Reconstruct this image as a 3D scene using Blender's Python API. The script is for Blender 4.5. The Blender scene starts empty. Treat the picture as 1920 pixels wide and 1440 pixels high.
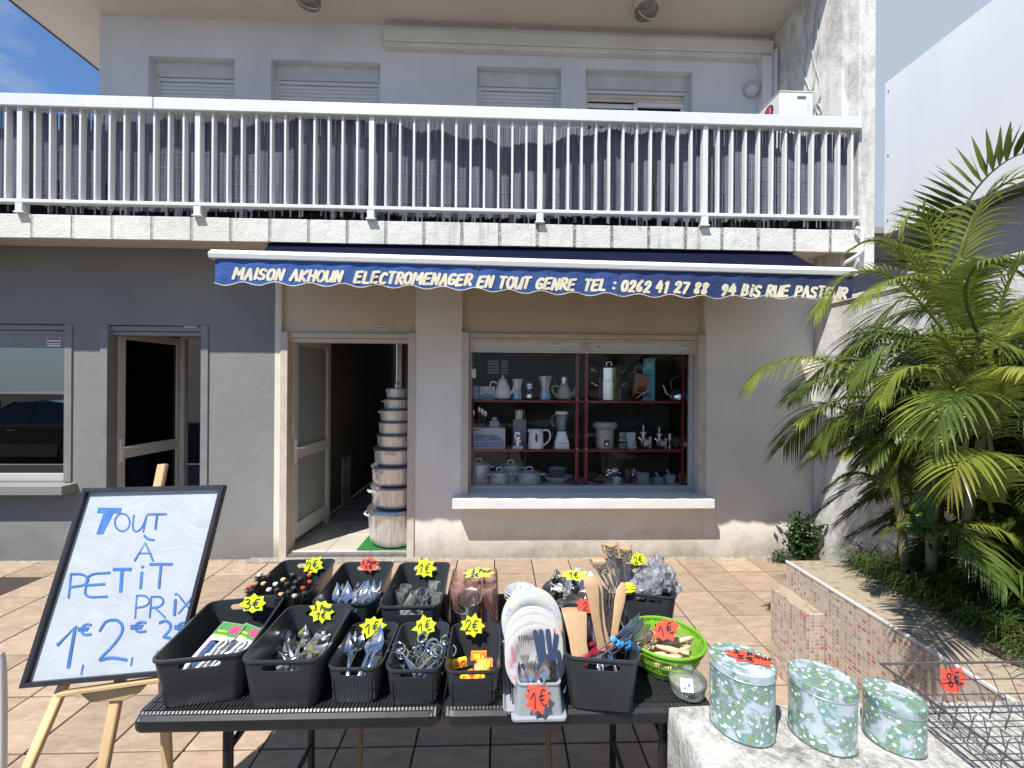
import bpy, math, random, bmesh
from mathutils import Vector, Matrix, noise
R=random.Random(7)
sc=bpy.context.scene
COL=sc.collection
# ---------------------------------------------------------------- camera
FPX=780.0; CAM=Vector((0,-3.876,1.62)); YAW=math.radians(1.8); ROLL=math.radians(.42); PITCH=0.0
Fw=Vector((math.sin(YAW),math.cos(YAW),0)); R0=Vector((math.cos(YAW),-math.sin(YAW),0)); U0=Vector((0,0,1))
Rt=R0*math.cos(ROLL)+U0*math.sin(ROLL); Up=U0*math.cos(ROLL)-R0*math.sin(ROLL)
cd=bpy.data.cameras.new('camera'); cam=bpy.data.objects.new('camera',cd); COL.objects.link(cam); sc.camera=cam
cd.sensor_width=36; cd.lens=FPX/1920*36; cd.clip_start=.05; cd.clip_end=2000
m=Matrix((Rt,Up,-Fw)).transposed().to_4x4(); m.translation=CAM; cam.matrix_world=m
def ray(px,py): return Fw+Rt*((px-960)/FPX)+Up*((720-py)/FPX)
def atY(px,py,Y=0.0):
    d=ray(px,py); return CAM+d*((Y-CAM.y)/d.y)
def atZ(px,py,Z=0.0):
    d=ray(px,py); return CAM+d*((Z-CAM.z)/d.z)
def atX(px,py,X):
    d=ray(px,py); return CAM+d*((X-CAM.x)/d.x)
# ---------------------------------------------------------------- world and sun
SUN=Vector((-.85,-1.0,2.1)).normalized()
EL=math.asin(SUN.z); AZ=math.atan2(SUN.x,SUN.y)
w=bpy.data.worlds.new("World"); sc.world=w; w.use_nodes=True
nt=w.node_tree; nt.nodes.clear(); L=nt.links.new
wo=nt.nodes.new('ShaderNodeOutputWorld'); bg=nt.nodes.new('ShaderNodeBackground'); sky=nt.nodes.new('ShaderNodeTexSky')
sky.sky_type='NISHITA'; sky.sun_disc=False; sky.sun_elevation=EL; sky.sun_rotation=AZ%(2*math.pi); sky.altitude=50
sky.air_density=1.0; sky.dust_density=.15; sky.ozone_density=3.5
tc=nt.nodes.new('ShaderNodeTexCoord'); mp=nt.nodes.new('ShaderNodeMapping'); mp.inputs['Scale'].default_value=(1.6,1.6,3.4)
nz=nt.nodes.new('ShaderNodeTexNoise'); nz.inputs['Scale'].default_value=1.9; nz.inputs['Detail'].default_value=9; nz.inputs['Roughness'].default_value=.6; nz.inputs['Distortion'].default_value=.5
L(tc.outputs['Generated'],mp.inputs['Vector']); L(mp.outputs['Vector'],nz.inputs['Vector'])
sx=nt.nodes.new('ShaderNodeSeparateXYZ'); L(tc.outputs['Generated'],sx.inputs[0])
gr=nt.nodes.new('ShaderNodeMapRange'); gr.inputs['From Min'].default_value=.0; gr.inputs['From Max'].default_value=.6; gr.inputs['To Min'].default_value=0; gr.inputs['To Max'].default_value=.5
L(sx.outputs['X'],gr.inputs['Value'])
ad=nt.nodes.new('ShaderNodeMath'); ad.operation='ADD'; L(nz.outputs['Fac'],ad.inputs[0]); L(gr.outputs[0],ad.inputs[1])
cr=nt.nodes.new('ShaderNodeValToRGB'); cr.color_ramp.elements[0].position=.56; cr.color_ramp.elements[1].position=.86
cr.color_ramp.elements[0].color=(0,0,0,1); cr.color_ramp.elements[1].color=(1,1,1,1); L(ad.outputs[0],cr.inputs[0])
mx=nt.nodes.new('ShaderNodeMix'); mx.data_type='RGBA'; L(cr.outputs[0],mx.inputs['Factor']); tn=nt.nodes.new('ShaderNodeMix'); tn.data_type='RGBA'; tn.blend_type='MULTIPLY'; tn.inputs['Factor'].default_value=1; tn.inputs['B'].default_value=(.74,.90,1.08,1); L(sky.outputs[0],tn.inputs['A']); L(tn.outputs['Result'],mx.inputs['A']); mx.inputs['B'].default_value=(3.3,3.8,4.6,1)
hz=nt.nodes.new('ShaderNodeMapRange'); hz.inputs['From Min'].default_value=.0; hz.inputs['From Max'].default_value=.26; hz.inputs['To Min'].default_value=.85; hz.inputs['To Max'].default_value=0; L(sx.outputs['Z'],hz.inputs['Value'])
mx2=nt.nodes.new('ShaderNodeMix'); mx2.data_type='RGBA'; L(hz.outputs[0],mx2.inputs['Factor']); L(mx.outputs['Result'],mx2.inputs['A']); mx2.inputs['B'].default_value=(3.4,3.8,4.3,1)
L(mx2.outputs['Result'],bg.inputs[0]); bg.inputs[1].default_value=.098; L(bg.outputs[0],wo.inputs[0])
sl=bpy.data.lights.new('sun','SUN'); sl.energy=5.0; sl.angle=math.radians(.5); sl.color=(1,.965,.9)
so=bpy.data.objects.new('sun',sl); COL.objects.link(so); so.rotation_euler=SUN.to_track_quat('Z','Y').to_euler(); so.location=(-8,-6,12)
vs=sc.view_settings; vs.view_transform='Standard'; vs.look='None'; vs.exposure=.62; vs.gamma=1; vs.use_curve_mapping=False
sc.render.resolution_x=1024; sc.render.resolution_y=768
sc.cycles.max_bounces=8; sc.cycles.transparent_max_bounces=16
# ---------------------------------------------------------------- materials
def lin(c): return tuple((x/12.92 if x<=.04045 else ((x+.055)/1.055)**2.4) for x in c)
def newmat(name):
    m=bpy.data.materials.new(name); m.use_nodes=True; n=m.node_tree; b=n.nodes['Principled BSDF']; return m,n,b
def posn(n):
    g=n.nodes.new('ShaderNodeNewGeometry'); return g.outputs['Position']
def noisen(n,scale,detail=4,vec=None,sc3=None,rough=.55,dist=0):
    t=n.nodes.new('ShaderNodeTexNoise'); t.inputs['Scale'].default_value=scale; t.inputs['Detail'].default_value=detail; t.inputs['Roughness'].default_value=rough; t.inputs['Distortion'].default_value=dist
    v=vec or posn(n)
    if sc3:
        q=n.nodes.new('ShaderNodeMapping'); q.inputs['Scale'].default_value=sc3; n.links.new(v,q.inputs['Vector']); v=q.outputs['Vector']
    n.links.new(v,t.inputs['Vector']); return t.outputs['Fac']
def mixc(n,f,a,b,mode='MIX'):
    x=n.nodes.new('ShaderNodeMix'); x.data_type='RGBA'; x.blend_type=mode
    for k,v in (('Factor',f),('A',a),('B',b)):
        if isinstance(v,(tuple,list)): x.inputs[k].default_value=(*v,1)
        elif isinstance(v,(int,float)): x.inputs[k].default_value=v
        else: n.links.new(v,x.inputs[k])
    return x.outputs['Result']
def rampn(n,f,a,b,ca=0.0,cb=1.0):
    r=n.nodes.new('ShaderNodeMapRange'); r.clamp=True
    for k,v in (('From Min',a),('From Max',b),('To Min',ca),('To Max',cb)): r.inputs[k].default_value=v
    n.links.new(f,r.inputs['Value']); return r.outputs[0]
def mth(n,op,a,b=None):
    x=n.nodes.new('ShaderNodeMath'); x.operation=op
    for i,v in enumerate((a,b)):
        if v is None: continue
        if isinstance(v,(int,float)): x.inputs[i].default_value=v
        else: n.links.new(v,x.inputs[i])
    return x.outputs[0]
def bumpn(n,b,h,strength=.3,dist=.01):
    x=n.nodes.new('ShaderNodeBump'); x.inputs['Strength'].default_value=strength; x.inputs['Distance'].default_value=dist
    n.links.new(h,x.inputs['Height']); n.links.new(x.outputs[0],b.inputs['Normal'])
_c={}
def P(name,col,rough=.5,metal=0,var=.12,scale=6,bump=0,bscale=60,spec=.5,sc3=None,rnd=0,coat=0):
    if name in _c: return _c[name]
    m,n,b=newmat(name)
    b.inputs['Roughness'].default_value=rough; b.inputs['Metallic'].default_value=metal; b.inputs['Specular IOR Level'].default_value=spec
    b.inputs['Coat Weight'].default_value=coat
    c=col
    if var:
        f=noisen(n,scale,5,sc3=sc3)
        c=mixc(n,rampn(n,f,.3,.7),tuple(x*(1-var) for x in col),tuple(min(1,x*(1+var)) for x in col))
        rr=rampn(n,f,.3,.7,max(0,rough-.06),min(1,rough+.08)); n.links.new(rr,b.inputs['Roughness'])
    if rnd:
        oi=n.nodes.new('ShaderNodeObjectInfo'); hs=n.nodes.new('ShaderNodeHueSaturation')
        n.links.new(rampn(n,oi.outputs['Random'],0,1,1-rnd,1+rnd),hs.inputs['Value'])
        if isinstance(c,tuple): hs.inputs['Color'].default_value=(*c,1)
        else: n.links.new(c,hs.inputs['Color'])
        c=hs.outputs[0]
    if isinstance(c,tuple): b.inputs['Base Color'].default_value=(*c,1)
    else: n.links.new(c,b.inputs['Base Color'])
    if bump: bumpn(n,b,noisen(n,bscale,4),bump,.01)
    _c[name]=m; return m
def plaster(name,col,dirtcol=(.12,.115,.1),dirt=.25,streak=.3,base=0.0,rough=.85,bump=.25,streakx=None):
    m,n,b=newmat(name); p=posn(n)
    f1=noisen(n,1.3,6); c=mixc(n,rampn(n,f1,.3,.7),tuple(x*.9 for x in col),tuple(min(.9,x*1.06) for x in col))
    f2=noisen(n,9,8,rough=.7); c=mixc(n,rampn(n,f2,.62,.8,0,dirt),c,dirtcol)
    if streak:
        f3=noisen(n,1.0,6,sc3=(11,11,.9),rough=.65)
        f4=noisen(n,1.6,3)
        s=mth(n,'MULTIPLY',rampn(n,f3,.52,.75,0,streak),rampn(n,f4,.38,.6))
        if streakx:
            sp=n.nodes.new('ShaderNodeSeparateXYZ'); n.links.new(p,sp.inputs[0]); s=mth(n,'MULTIPLY',s,rampn(n,sp.outputs['X'],streakx[0],streakx[1],streakx[2],1))
        c=mixc(n,s,c,dirtcol)
    if base:
        sp=n.nodes.new('ShaderNodeSeparateXYZ'); n.links.new(p,sp.inputs[0])
        f5=noisen(n,5,7,rough=.75); z=mth(n,'ADD',sp.outputs['Z'],mth(n,'MULTIPLY',f5,-.5))
        c=mixc(n,rampn(n,z,-.27,.02,base,0),c,dirtcol)
        f6=noisen(n,60,4); f7=noisen(n,2.2,3)
        z2=mth(n,'MULTIPLY',rampn(n,sp.outputs['Z'],.05,.6,1,0),mth(n,'MULTIPLY',rampn(n,f6,.5,.62),rampn(n,f7,.5,.62)))
        c=mixc(n,mth(n,'MULTIPLY',z2,base*.7),c,dirtcol)
    n.links.new(c,b.inputs['Base Color']); b.inputs['Roughness'].default_value=rough; b.inputs['Specular IOR Level'].default_value=.25
    h=mth(n,'ADD',noisen(n,70,4),mth(n,'MULTIPLY',noisen(n,9,4),2.0)); bumpn(n,b,h,bump,.008)
    return m
def glassm(name,tint=(.9,.93,.92),fres=1.5,rough=.0,haze=0.0,hazecol=(.3,.3,.3)):
    m=bpy.data.materials.new(name); m.use_nodes=True; n=m.node_tree; n.nodes.clear()
    o=n.nodes.new('ShaderNodeOutputMaterial'); t=n.nodes.new('ShaderNodeBsdfTransparent'); g=n.nodes.new('ShaderNodeBsdfGlossy'); f=n.nodes.new('ShaderNodeFresnel'); x=n.nodes.new('ShaderNodeMixShader')
    t.inputs[0].default_value=(*tint,1); g.inputs['Roughness'].default_value=rough; g.inputs[0].default_value=(.9,.95,.95,1); f.inputs[0].default_value=fres
    n.links.new(f.outputs[0],x.inputs[0]); n.links.new(t.outputs[0],x.inputs[1]); n.links.new(g.outputs[0],x.inputs[2])
    out=x.outputs[0]
    if haze:
        d=n.nodes.new('ShaderNodeBsdfDiffuse'); d.inputs[0].default_value=(*hazecol,1); y=n.nodes.new('ShaderNodeMixShader'); y.inputs[0].default_value=haze
        n.links.new(out,y.inputs[1]); n.links.new(d.outputs[0],y.inputs[2]); out=y.outputs[0]
    n.links.new(out,o.inputs[0]); return m
# ---------------------------------------------------------------- mesh helpers
class MB:
    def __init__(s): s.v=[]; s.f=[]; s.mi=[]; s.cur=0
    def add(s,vs,fs):
        k=len(s.v); s.v+= [tuple(v) for v in vs]; s.f+=[tuple(i+k for i in f) for f in fs]; s.mi+=[s.cur]*len(fs); return s
    def box(s,x0,x1,y0,y1,z0,z1):
        if x0>x1:x0,x1=x1,x0
        if y0>y1:y0,y1=y1,y0
        if z0>z1:z0,z1=z1,z0
        return s.add([(x0,y0,z0),(x1,y0,z0),(x1,y1,z0),(x0,y1,z0),(x0,y0,z1),(x1,y0,z1),(x1,y1,z1),(x0,y1,z1)],
          [(0,3,2,1),(4,5,6,7),(0,1,5,4),(1,2,6,5),(2,3,7,6),(3,0,4,7)])
    def obox(s,c,ax,ay,az):   # centre and three half axes
        c=Vector(c);ax=Vector(ax);ay=Vector(ay);az=Vector(az)
        vs=[c+ax*i+ay*j+az*k for k in(-1,1) for (i,j) in((-1,-1),(1,-1),(1,1),(-1,1))]
        return s.add(vs,[(0,3,2,1),(4,5,6,7),(0,1,5,4),(1,2,6,5),(2,3,7,6),(3,0,4,7)])
    def beam(s,a,b,w,h,up=(0,0,1)):
        a=Vector(a);b=Vector(b);d=(b-a); l=d.length/2; d.normalize(); u=Vector(up); sd=d.cross(u)
        if sd.length<1e-4: sd=d.cross(Vector((0,1,0)))
        sd.normalize(); u=sd.cross(d); return s.obox((a+b)/2,d*l,sd*w/2,u*h/2)
    def loft(s,rings,cap0=True,cap1=True,close=True):
        n=len(rings[0]); k=len(s.v); fs=[]
        for r in rings: s.v+=[tuple(p) for p in r]
        for i in range(len(rings)-1):
            for j in range(n if close else n-1):
                a=k+i*n+j; b=k+i*n+(j+1)%n; fs.append((a,b,b+n,a+n))
        if cap0: fs.append(tuple(k+j for j in range(n))[::-1])
        if cap1: fs.append(tuple(k+(len(rings)-1)*n+j for j in range(n)))
        s.f+=fs; s.mi+=[s.cur]*len(fs); return s
    def lathe(s,prof,n=24,c=(0,0,0),sx=1,sy=1,cap0=True,cap1=True,M=None,ph=0):
        rings=[]
        for r,z in prof:
            ring=[Vector((r*sx*math.cos(2*math.pi*i/n+ph),r*sy*math.sin(2*math.pi*i/n+ph),z)) for i in range(n)]
            if M: ring=[M@p for p in ring]
            rings.append([p+Vector(c) for p in ring])
        return s.loft(rings,cap0,cap1)
    def tube(s,pts,r,n=8,cap=True,flat=1.0,closed=False):
        pts=[Vector(p) for p in pts]; rings=[]; N=len(pts); pu=None
        for i,p in enumerate(pts):
            if closed: d=pts[(i+1)%N]-pts[i-1]
            else: d=(pts[min(i+1,N-1)]-pts[max(i-1,0)])
            if d.length<1e-9: d=Vector((0,0,1))
            d.normalize()
            if pu is None:
                u=d.orthogonal().normalized()
            else:
                u=(pu-d*pu.dot(d)); u=u.normalized() if u.length>1e-6 else d.orthogonal().normalized()
            pu=u; w_=d.cross(u); rr=r[i] if isinstance(r,(list,tuple)) else r
            rings.append([p+(u*math.cos(2*math.pi*j/n)+w_*math.sin(2*math.pi*j/n)*flat)*rr for j in range(n)])
        if closed: rings.append(rings[0]); cap=False
        return s.loft(rings,cap,cap)
    def poly(s,pts,d):          # flat polygon extruded by vector d
        pts=[Vector(p) for p in pts]; d=Vector(d); n=len(pts)
        return s.add([*pts,*[p+d for p in pts]],[tuple(range(n))[::-1],tuple(range(n,2*n))]+[(i,(i+1)%n,n+(i+1)%n,n+i) for i in range(n)])
    def build(s,name,mat,parent=None,smooth=False,bevel=0,loc=None,rot=None,mats=None,seg=1):
        me=bpy.data.meshes.new(name); me.from_pydata(s.v,[],s.f)
        bm=bmesh.new(); bm.from_mesh(me)
        if bevel:
            bmesh.ops.bevel(bm,geom=[e for e in bm.edges],offset=bevel,segments=seg,affect='EDGES',clamp_overlap=True)
        bmesh.ops.recalc_face_normals(bm,faces=bm.faces); bm.to_mesh(me); bm.free()
        for q in (mats or [mat]): me.materials.append(q)
        if mats:
            for p,i in zip(me.polygons,s.mi): p.material_index=i
        if smooth:
            for p in me.polygons: p.use_smooth=True
            try: me.set_sharp_from_angle(angle=math.radians(smooth if smooth>1 else 40))
            except Exception: pass
        return link(name,me,parent,loc,rot)
def link(name,me,parent=None,loc=None,rot=None):
    o=bpy.data.objects.new(name,me); COL.objects.link(o)
    if parent: o.parent=parent
    if loc is not None: o.location=loc
    if rot is not None: o.rotation_euler=rot
    return o
def tag(o,label,cat,group=None,kind=None):
    if label: o['label']=label
    if cat: o['category']=cat
    if group: o['group']=group
    if kind: o['kind']=kind
    return o
def thing(name,label,cat,loc=(0,0,0),rot=(0,0,0),group=None):
    o=bpy.data.objects.new(name,None); COL.objects.link(o); o.location=loc; o.rotation_euler=rot; o.empty_display_size=.05
    return tag(o,label,cat,group)
def copytree(o,parent=None,loc=None,rot=None,label=None,name=None):
    c=o.copy(); COL.objects.link(c)
    if parent: c.parent=parent
    if loc is not None: c.location=loc
    if rot is not None: c.rotation_euler=rot
    if label: c['label']=label
    for ch in list(o.children): copytree(ch,c)
    return c
def rrect(w,l,z,r,n=4,cx=0,cy=0):
    pts=[]
    for (sx_,sy_,a0) in ((1,1,0),(-1,1,90),(-1,-1,180),(1,-1,270)):
        for i in range(n+1):
            a=math.radians(a0+90*i/n); pts.append(Vector((cx+sx_*(w/2-r)+r*math.cos(a),cy+sy_*(l/2-r)+r*math.sin(a),z)))
    return pts
def circ(c,r,n,axis='z',a0=0,a1=2*math.pi):
    out=[]
    for i in range(n):
        a=a0+(a1-a0)*i/(n if abs(a1-a0-2*math.pi)<1e-6 else n-1)
        u,v=r*math.cos(a),r*math.sin(a)
        out.append(Vector(c)+Vector({'z':(u,v,0),'y':(u,0,v),'x':(0,u,v)}[axis]))
    return out
def smoothp(pts,it=2):
    pts=[Vector(p) for p in pts]
    for _ in range(it):
        if len(pts)<3: break
        q=[pts[0]]
        for a,b in zip(pts,pts[1:]): q+= [a*.75+b*.25,a*.25+b*.75]
        q.append(pts[-1]); pts=q
    return pts
def spline(pts,n=8):
    pts=[Vector(p) for p in pts]; out=[]
    for i in range(len(pts)-1):
        p0=pts[max(i-1,0)];p1=pts[i];p2=pts[i+1];p3=pts[min(i+2,len(pts)-1)]
        for k in range(n):
            t=k/n; out.append(.5*((2*p1)+(p2-p0)*t+(2*p0-5*p1+4*p2-p3)*t*t+(3*p1-p0-3*p2+p3)*t**3))
    out.append(pts[-1]); return out
# handwriting strokes in a unit box (u right, v up)
def arc(cx,cy,rx,ry,a0,a1,n=10): return [(cx+rx*math.cos(math.radians(a0+(a1-a0)*i/n)),cy+ry*math.sin(math.radians(a0+(a1-a0)*i/n))) for i in range(n+1)]
G={'T':[[(0,1),(1,1)],[(.5,1),(.4,0)]],'O':[arc(.5,.5,.5,.5,100,460,16)],'U':[[(0,1),(.02,.35),(.2,.02),(.55,.02),(.85,.35),(1,1)],[(1,1),(.92,0)]],
'A':[[(0,0),(.55,1),(.95,0)],[(.2,.4),(.85,.4)]],'P':[[(.1,0),(.2,1)],[(.2,.98),(.7,1),(1,.78),(.8,.52),(.15,.45)]],
'E':[[(1,1),(.15,.95),(.05,.5),(0,0),(.9,.05)],[(.1,.5),(.8,.55)]],'I':[[(.5,.72),(.4,0)],[(.5,.95),(.6,1)]],
'R':[[(.1,0),(.2,1)],[(.2,.98),(.75,1),(.95,.75),(.7,.5),(.15,.45)],[(.4,.48),(1,0)]],'X':[[(0,1),(.9,0)],[(1,1),(0,0)]],
'1':[[(.0,.55),(.75,1),(.45,0)]],'l':[[(.2,.82),(.6,1),(.45,0)]],'2':[[(.1,.72),(.3,.98),(.75,1),(.92,.75),(.6,.4),(.15,.08),(.08,.0),(.45,.09),(1,.02)]],
'3':[[(.1,.92),(.55,1),(.85,.8),(.35,.55)],[(.35,.55),(.9,.5),(.85,.12),(.4,0),(.0,.15)]],
'€':[[(1,.9),(.65,1),(.3,.75),(.25,.3),(.5,.02),(1,.12)],[(.0,.6),(.8,.65)],[(.0,.4),(.7,.43)]],
'o':[arc(.5,.3,.4,.3,90,450,12)],'u':[[(.05,.6),(.1,.1),(.45,0),(.75,.2),(.85,.6)],[(.85,.6),(.9,.05)]],'r':[[(.1,.6),(.15,0)],[(.15,.4),(.45,.6),(.9,.55)]],
'6':[[(.8,1),(.3,.7),(.1,.3),(.4,0),(.85,.15),(.7,.45),(.2,.35)]],'5':[[(.95,1),(.3,1),(.2,.6),(.7,.6),(.9,.25),(.5,0),(.05,.1)]],
'8':[[(.9,.9),(.5,1),(.2,.8),(.5,.5),(.85,.2),(.5,0),(.15,.2),(.5,.5),(.85,.75),(.9,.9)]],',':[[(.6,1),(.3,0)]],'`':[[(0,1),(.4,.4),(1,.2)]],'|':[[(.5,1),(.5,0)]]}
G.update({'M':[[(0,0),(.14,1),(.5,.38),(.95,1),(.95,0)]],'S':[[(.95,.85),(.6,1),(.15,.85),(.2,.58),(.8,.42),(.85,.12),(.4,0),(0,.15)]],'N':[[(0,0),(.15,1),(.8,0),(.95,1)]],
'K':[[(.12,1),(.05,0)],[(.95,1),(.12,.45),(.9,0)]],'H':[[(.12,1),(.05,0)],[(.95,1),(.85,0)],[(.1,.5),(.9,.5)]],'L':[[(.15,1),(.05,.03),(.9,.03)]],'C':[[(.95,.82),(.6,1),(.15,.75),(.05,.3),(.35,0),(.9,.12)]],
'G':[[(.95,.85),(.55,1),(.1,.7),(.05,.25),(.4,0),(.88,.1),(.92,.42),(.55,.45)]],'B':[[(.15,1),(.05,0)],[(.1,.97),(.75,.95),(.8,.65),(.15,.52)],[(.15,.52),(.9,.45),(.85,.08),(.05,.02)]],
'0':[arc(.5,.5,.42,.48,100,460,14)],'4':[[(.55,1),(.02,.38),(.95,.38)],[(.75,.75),(.65,0)]],'7':[[(.05,.97),(.95,.97),(.35,0)]],'9':[[(.85,.7),(.5,.45),(.12,.68),(.4,1),(.88,.85),(.75,.3),(.4,0)]],
'D':[[(.1,0),(.15,1),(.9,.6),(.6,.05),(.1,0)]],'i':[[(.5,.70),(.4,0)],[(.55,.93),(.57,1.0)]],':':[[(.45,.22),(.47,.28)],[(.52,.72),(.54,.78)]],'J':[[(.55,1),(.42,0)]]})
def ribbon(mb,pts,w,nrm,lift):
    pts=[Vector(p)+nrm*lift for p in pts]; n=len(pts); L_=[];R_=[]
    for i in range(n):
        d=(pts[min(i+1,n-1)]-pts[max(i-1,0)]).normalized(); s=nrm.cross(d)*(w/2); L_.append(pts[i]+s); R_.append(pts[i]-s)
    d=(pts[0]-pts[1]).normalized()*w*.25; L_[0]=L_[0]+d;R_[0]=R_[0]+d; d=(pts[-1]-pts[-2]).normalized()*w*.25; L_[-1]=L_[-1]+d;R_[-1]=R_[-1]+d
    mb.add(L_+R_,[(i,i+1,n+i+1,n+i) for i in range(n-1)])
def write(mb,s,x,y,cw,ch,w,fn,nrm,sp=1.25,lift0=.0006):
    k=0
    for c in s:
        if c!=' ':
            cc=.35 if c in "|" else 1
            for st in G[c]:
                pts=[fn(x+u*cw,y+v*ch) for u,v in (smoothp([(a,b,0) for a,b in st],2) and [(q.x,q.y) for q in smoothp([(a,b,0) for a,b in st],2)])]
                ribbon(mb,pts,w,nrm,lift0+.00015*(k%9)); k+=1
        x+=cw*sp
# ================================================================ STRUCTURE
alu=P('alu_frame',(.52,.50,.46),.42,.0,var=.06,spec=.5)
alu_dark=P('alu_dark',(.30,.29,.275),.45,0,var=.06)
tanmetal=P('tan_metal',(.52,.45,.38),.5,0,var=.12,scale=9)
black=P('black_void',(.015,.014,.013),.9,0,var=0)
white_paint=P('white_paint',(.66,.67,.66),.38,0,var=.03,scale=3)
m_grey=plaster('grey_wall_paint',(.22,.219,.21),(.1,.095,.09),dirt=.5,streak=.12,base=.35,bump=.3)
m_beige=plaster('beige_wall_paint',(.70,.64,.54),(.2,.18,.14),dirt=.12,streak=.12,base=.75,bump=.18)
m_pier=plaster('pier_wall_paint',(.74,.69,.62),(.22,.19,.15),dirt=.1,streak=.1,base=.7,bump=.16)
m_tan=plaster('tan_lintel_paint',(.60,.50,.37),(.2,.16,.1),dirt=.1,streak=.1,bump=.15)
m_upper=plaster('upper_wall_paint',(.58,.59,.63),(.25,.24,.22),dirt=.08,streak=.12,bump=.15)
m_ceil=plaster('ceiling_paint',(.56,.51,.46),(.2,.14,.09),dirt=.25,streak=0,bump=.3)
m_fin=plaster('stained_wall',(.66,.65,.63),(.17,.165,.15),dirt=.8,streak=.85,base=.5,bump=.45)
m_fascia=plaster('stained_fascia',(.66,.65,.60),(.06,.06,.05),dirt=.5,streak=.95,bump=.5,streakx=(-3.0,2.2,.12))
n=m_fascia.node_tree; b=n.nodes['Principled BSDF']; src=b.inputs['Base Color'].links[0].from_socket; sp=n.nodes.new('ShaderNodeSeparateXYZ'); n.links.new(posn(n),sp.inputs[0])
fr_=mth(n,'FRACT',mth(n,'DIVIDE',mth(n,'ADD',sp.outputs['X'],12.2+.0),.3125)); fr_=mth(n,'ADD',fr_,0.0); dj=mth(n,'ABSOLUTE',mth(n,'SUBTRACT',mth(n,'FRACT',mth(n,'ADD',fr_,.46)),.5))
nj=mth(n,'MULTIPLY',rampn(n,dj,.06,.0),rampn(n,noisen(n,40,6,rough=.8),.36,.52)); xr=rampn(n,mth(n,'ADD',sp.outputs['X'],mth(n,'MULTIPLY',noisen(n,.9,2),3)),-2.6,2.6,.35,1)
c=mixc(n,mth(n,'MULTIPLY',nj,xr),src,(.035,.035,.03)); c=mixc(n,mth(n,'MULTIPLY',mth(n,'MULTIPLY',rampn(n,noisen(n,70,5,rough=.8),.55,.66),rampn(n,noisen(n,5,3),.42,.56)),mth(n,'MULTIPLY',xr,rampn(n,sp.outputs['Z'],2.78,2.95,.2,1))),c,(.05,.05,.04)); n.links.new(c,b.inputs['Base Color'])
n=m_fin.node_tree; b=n.nodes['Principled BSDF']; src=b.inputs['Base Color'].links[0].from_socket
c=mixc(n,mth(n,'MULTIPLY',rampn(n,noisen(n,2.2,8,sc3=(2,2,.9),rough=.72,dist=.5),.46,.62,0,.75),rampn(n,noisen(n,14,6,rough=.8),.35,.6,.35,1)),src,(.26,.25,.24)); n.links.new(c,b.inputs['Base Color'])
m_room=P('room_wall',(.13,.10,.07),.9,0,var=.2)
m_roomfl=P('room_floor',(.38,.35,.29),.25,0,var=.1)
paneglass=glassm('window_glass',(.62,.68,.68),1.45)
tintglass=glassm('tinted_glass',(.10,.13,.13),1.62)
mirrorglass=glassm('reflective_glass',(.06,.08,.08),3.2)
shopglass=glassm('shop_glass',(1,1,1),1.24)
frost=glassm('door_glass',(.55,.6,.6),1.45,haze=.65,hazecol=(.42,.43,.43))

ground=MB().box(-60,60,-4.2,.0,-.35,-.012).build('ground',P('mortar',(.045,.033,.025),.95,bump=.3),None); ground['kind']='structure'
# paving tiles
def tilemat():
    m,n,b=newmat('terracotta_tile'); p=posn(n)
    oi=n.nodes.new('ShaderNodeObjectInfo')
    mp_=n.nodes.new('ShaderNodeMapping'); mp_.inputs['Scale'].default_value=(1,2.6,1); n.links.new(p,mp_.inputs['Vector'])
    av=n.nodes.new('ShaderNodeVectorMath'); av.operation='ADD'; n.links.new(mp_.outputs[0],av.inputs[0])
    cx=n.nodes.new('ShaderNodeCombineXYZ'); n.links.new(mth(n,'MULTIPLY',oi.outputs['Random'],40),cx.inputs['Z']); n.links.new(cx.outputs[0],av.inputs[1])
    f=noisen(n,9,7,vec=av.outputs[0],rough=.65,dist=.6)
    c=mixc(n,rampn(n,f,.3,.7),(.245,.175,.128),(.40,.315,.235))
    f2=noisen(n,2.5,3); c=mixc(n,rampn(n,f2,.35,.7,0,.35),c,(.42,.30,.20))
    hs=n.nodes.new('ShaderNodeHueSaturation'); n.links.new(c,hs.inputs['Color']); n.links.new(rampn(n,oi.outputs['Random'],0,1,.86,1.1),hs.inputs['Value']); c=hs.outputs[0]
    f3=noisen(n,75,3); c=mixc(n,rampn(n,f3,.66,.74,0,.55),c,(.10,.07,.05))
    n.links.new(c,b.inputs['Base Color']); b.inputs['Roughness'].default_value=.62; b.inputs['Specular IOR Level'].default_value=.3
    bumpn(n,b,f,.35,.006); return m
tm=tilemat(); TP=.3375; j=.0045
tb=MB().box(-TP/2+j,TP/2-j,-TP/2+j,TP/2-j,-.012,0); tme=tb.build('tile',tm,ground,bevel=.0025); tmesh=tme.data; bpy.data.objects.remove(tme)
for iy in range(0,9):
    yc=-.317+TP/2-iy*TP
    if iy==0: continue
    for ix in range(-16,9):
        xc=1.661+TP/2+ix*TP- .0
        if abs(xc)>.35+(yc+3.876)*1.42: continue
        if xc>1.75 and yc<-1.6: continue
        o=link('tile',tmesh,ground,(xc,yc,R.uniform(-.0012,.0012)),(R.uniform(-.003,.003),R.uniform(-.003,.003),0))
# first row against the wall is a cut row
tb=MB().box(-TP/2+j,TP/2-j,-.317+j,-.035,-.012,0); t0=tb.build('tile',tm,ground,bevel=.0025); cm=t0.data; bpy.data.objects.remove(t0)
for ix in range(-18,5): link('tile',cm,ground,(1.661+TP/2+ix*TP,0,R.uniform(-.001,.001)))
MB().box(-5,3,-.035,0,-.02,-.001).build('wall_foot_mortar',P('rough_mortar',(.27,.24,.2),.95,var=.4,scale=25,bump=1,bscale=30),ground)
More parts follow.
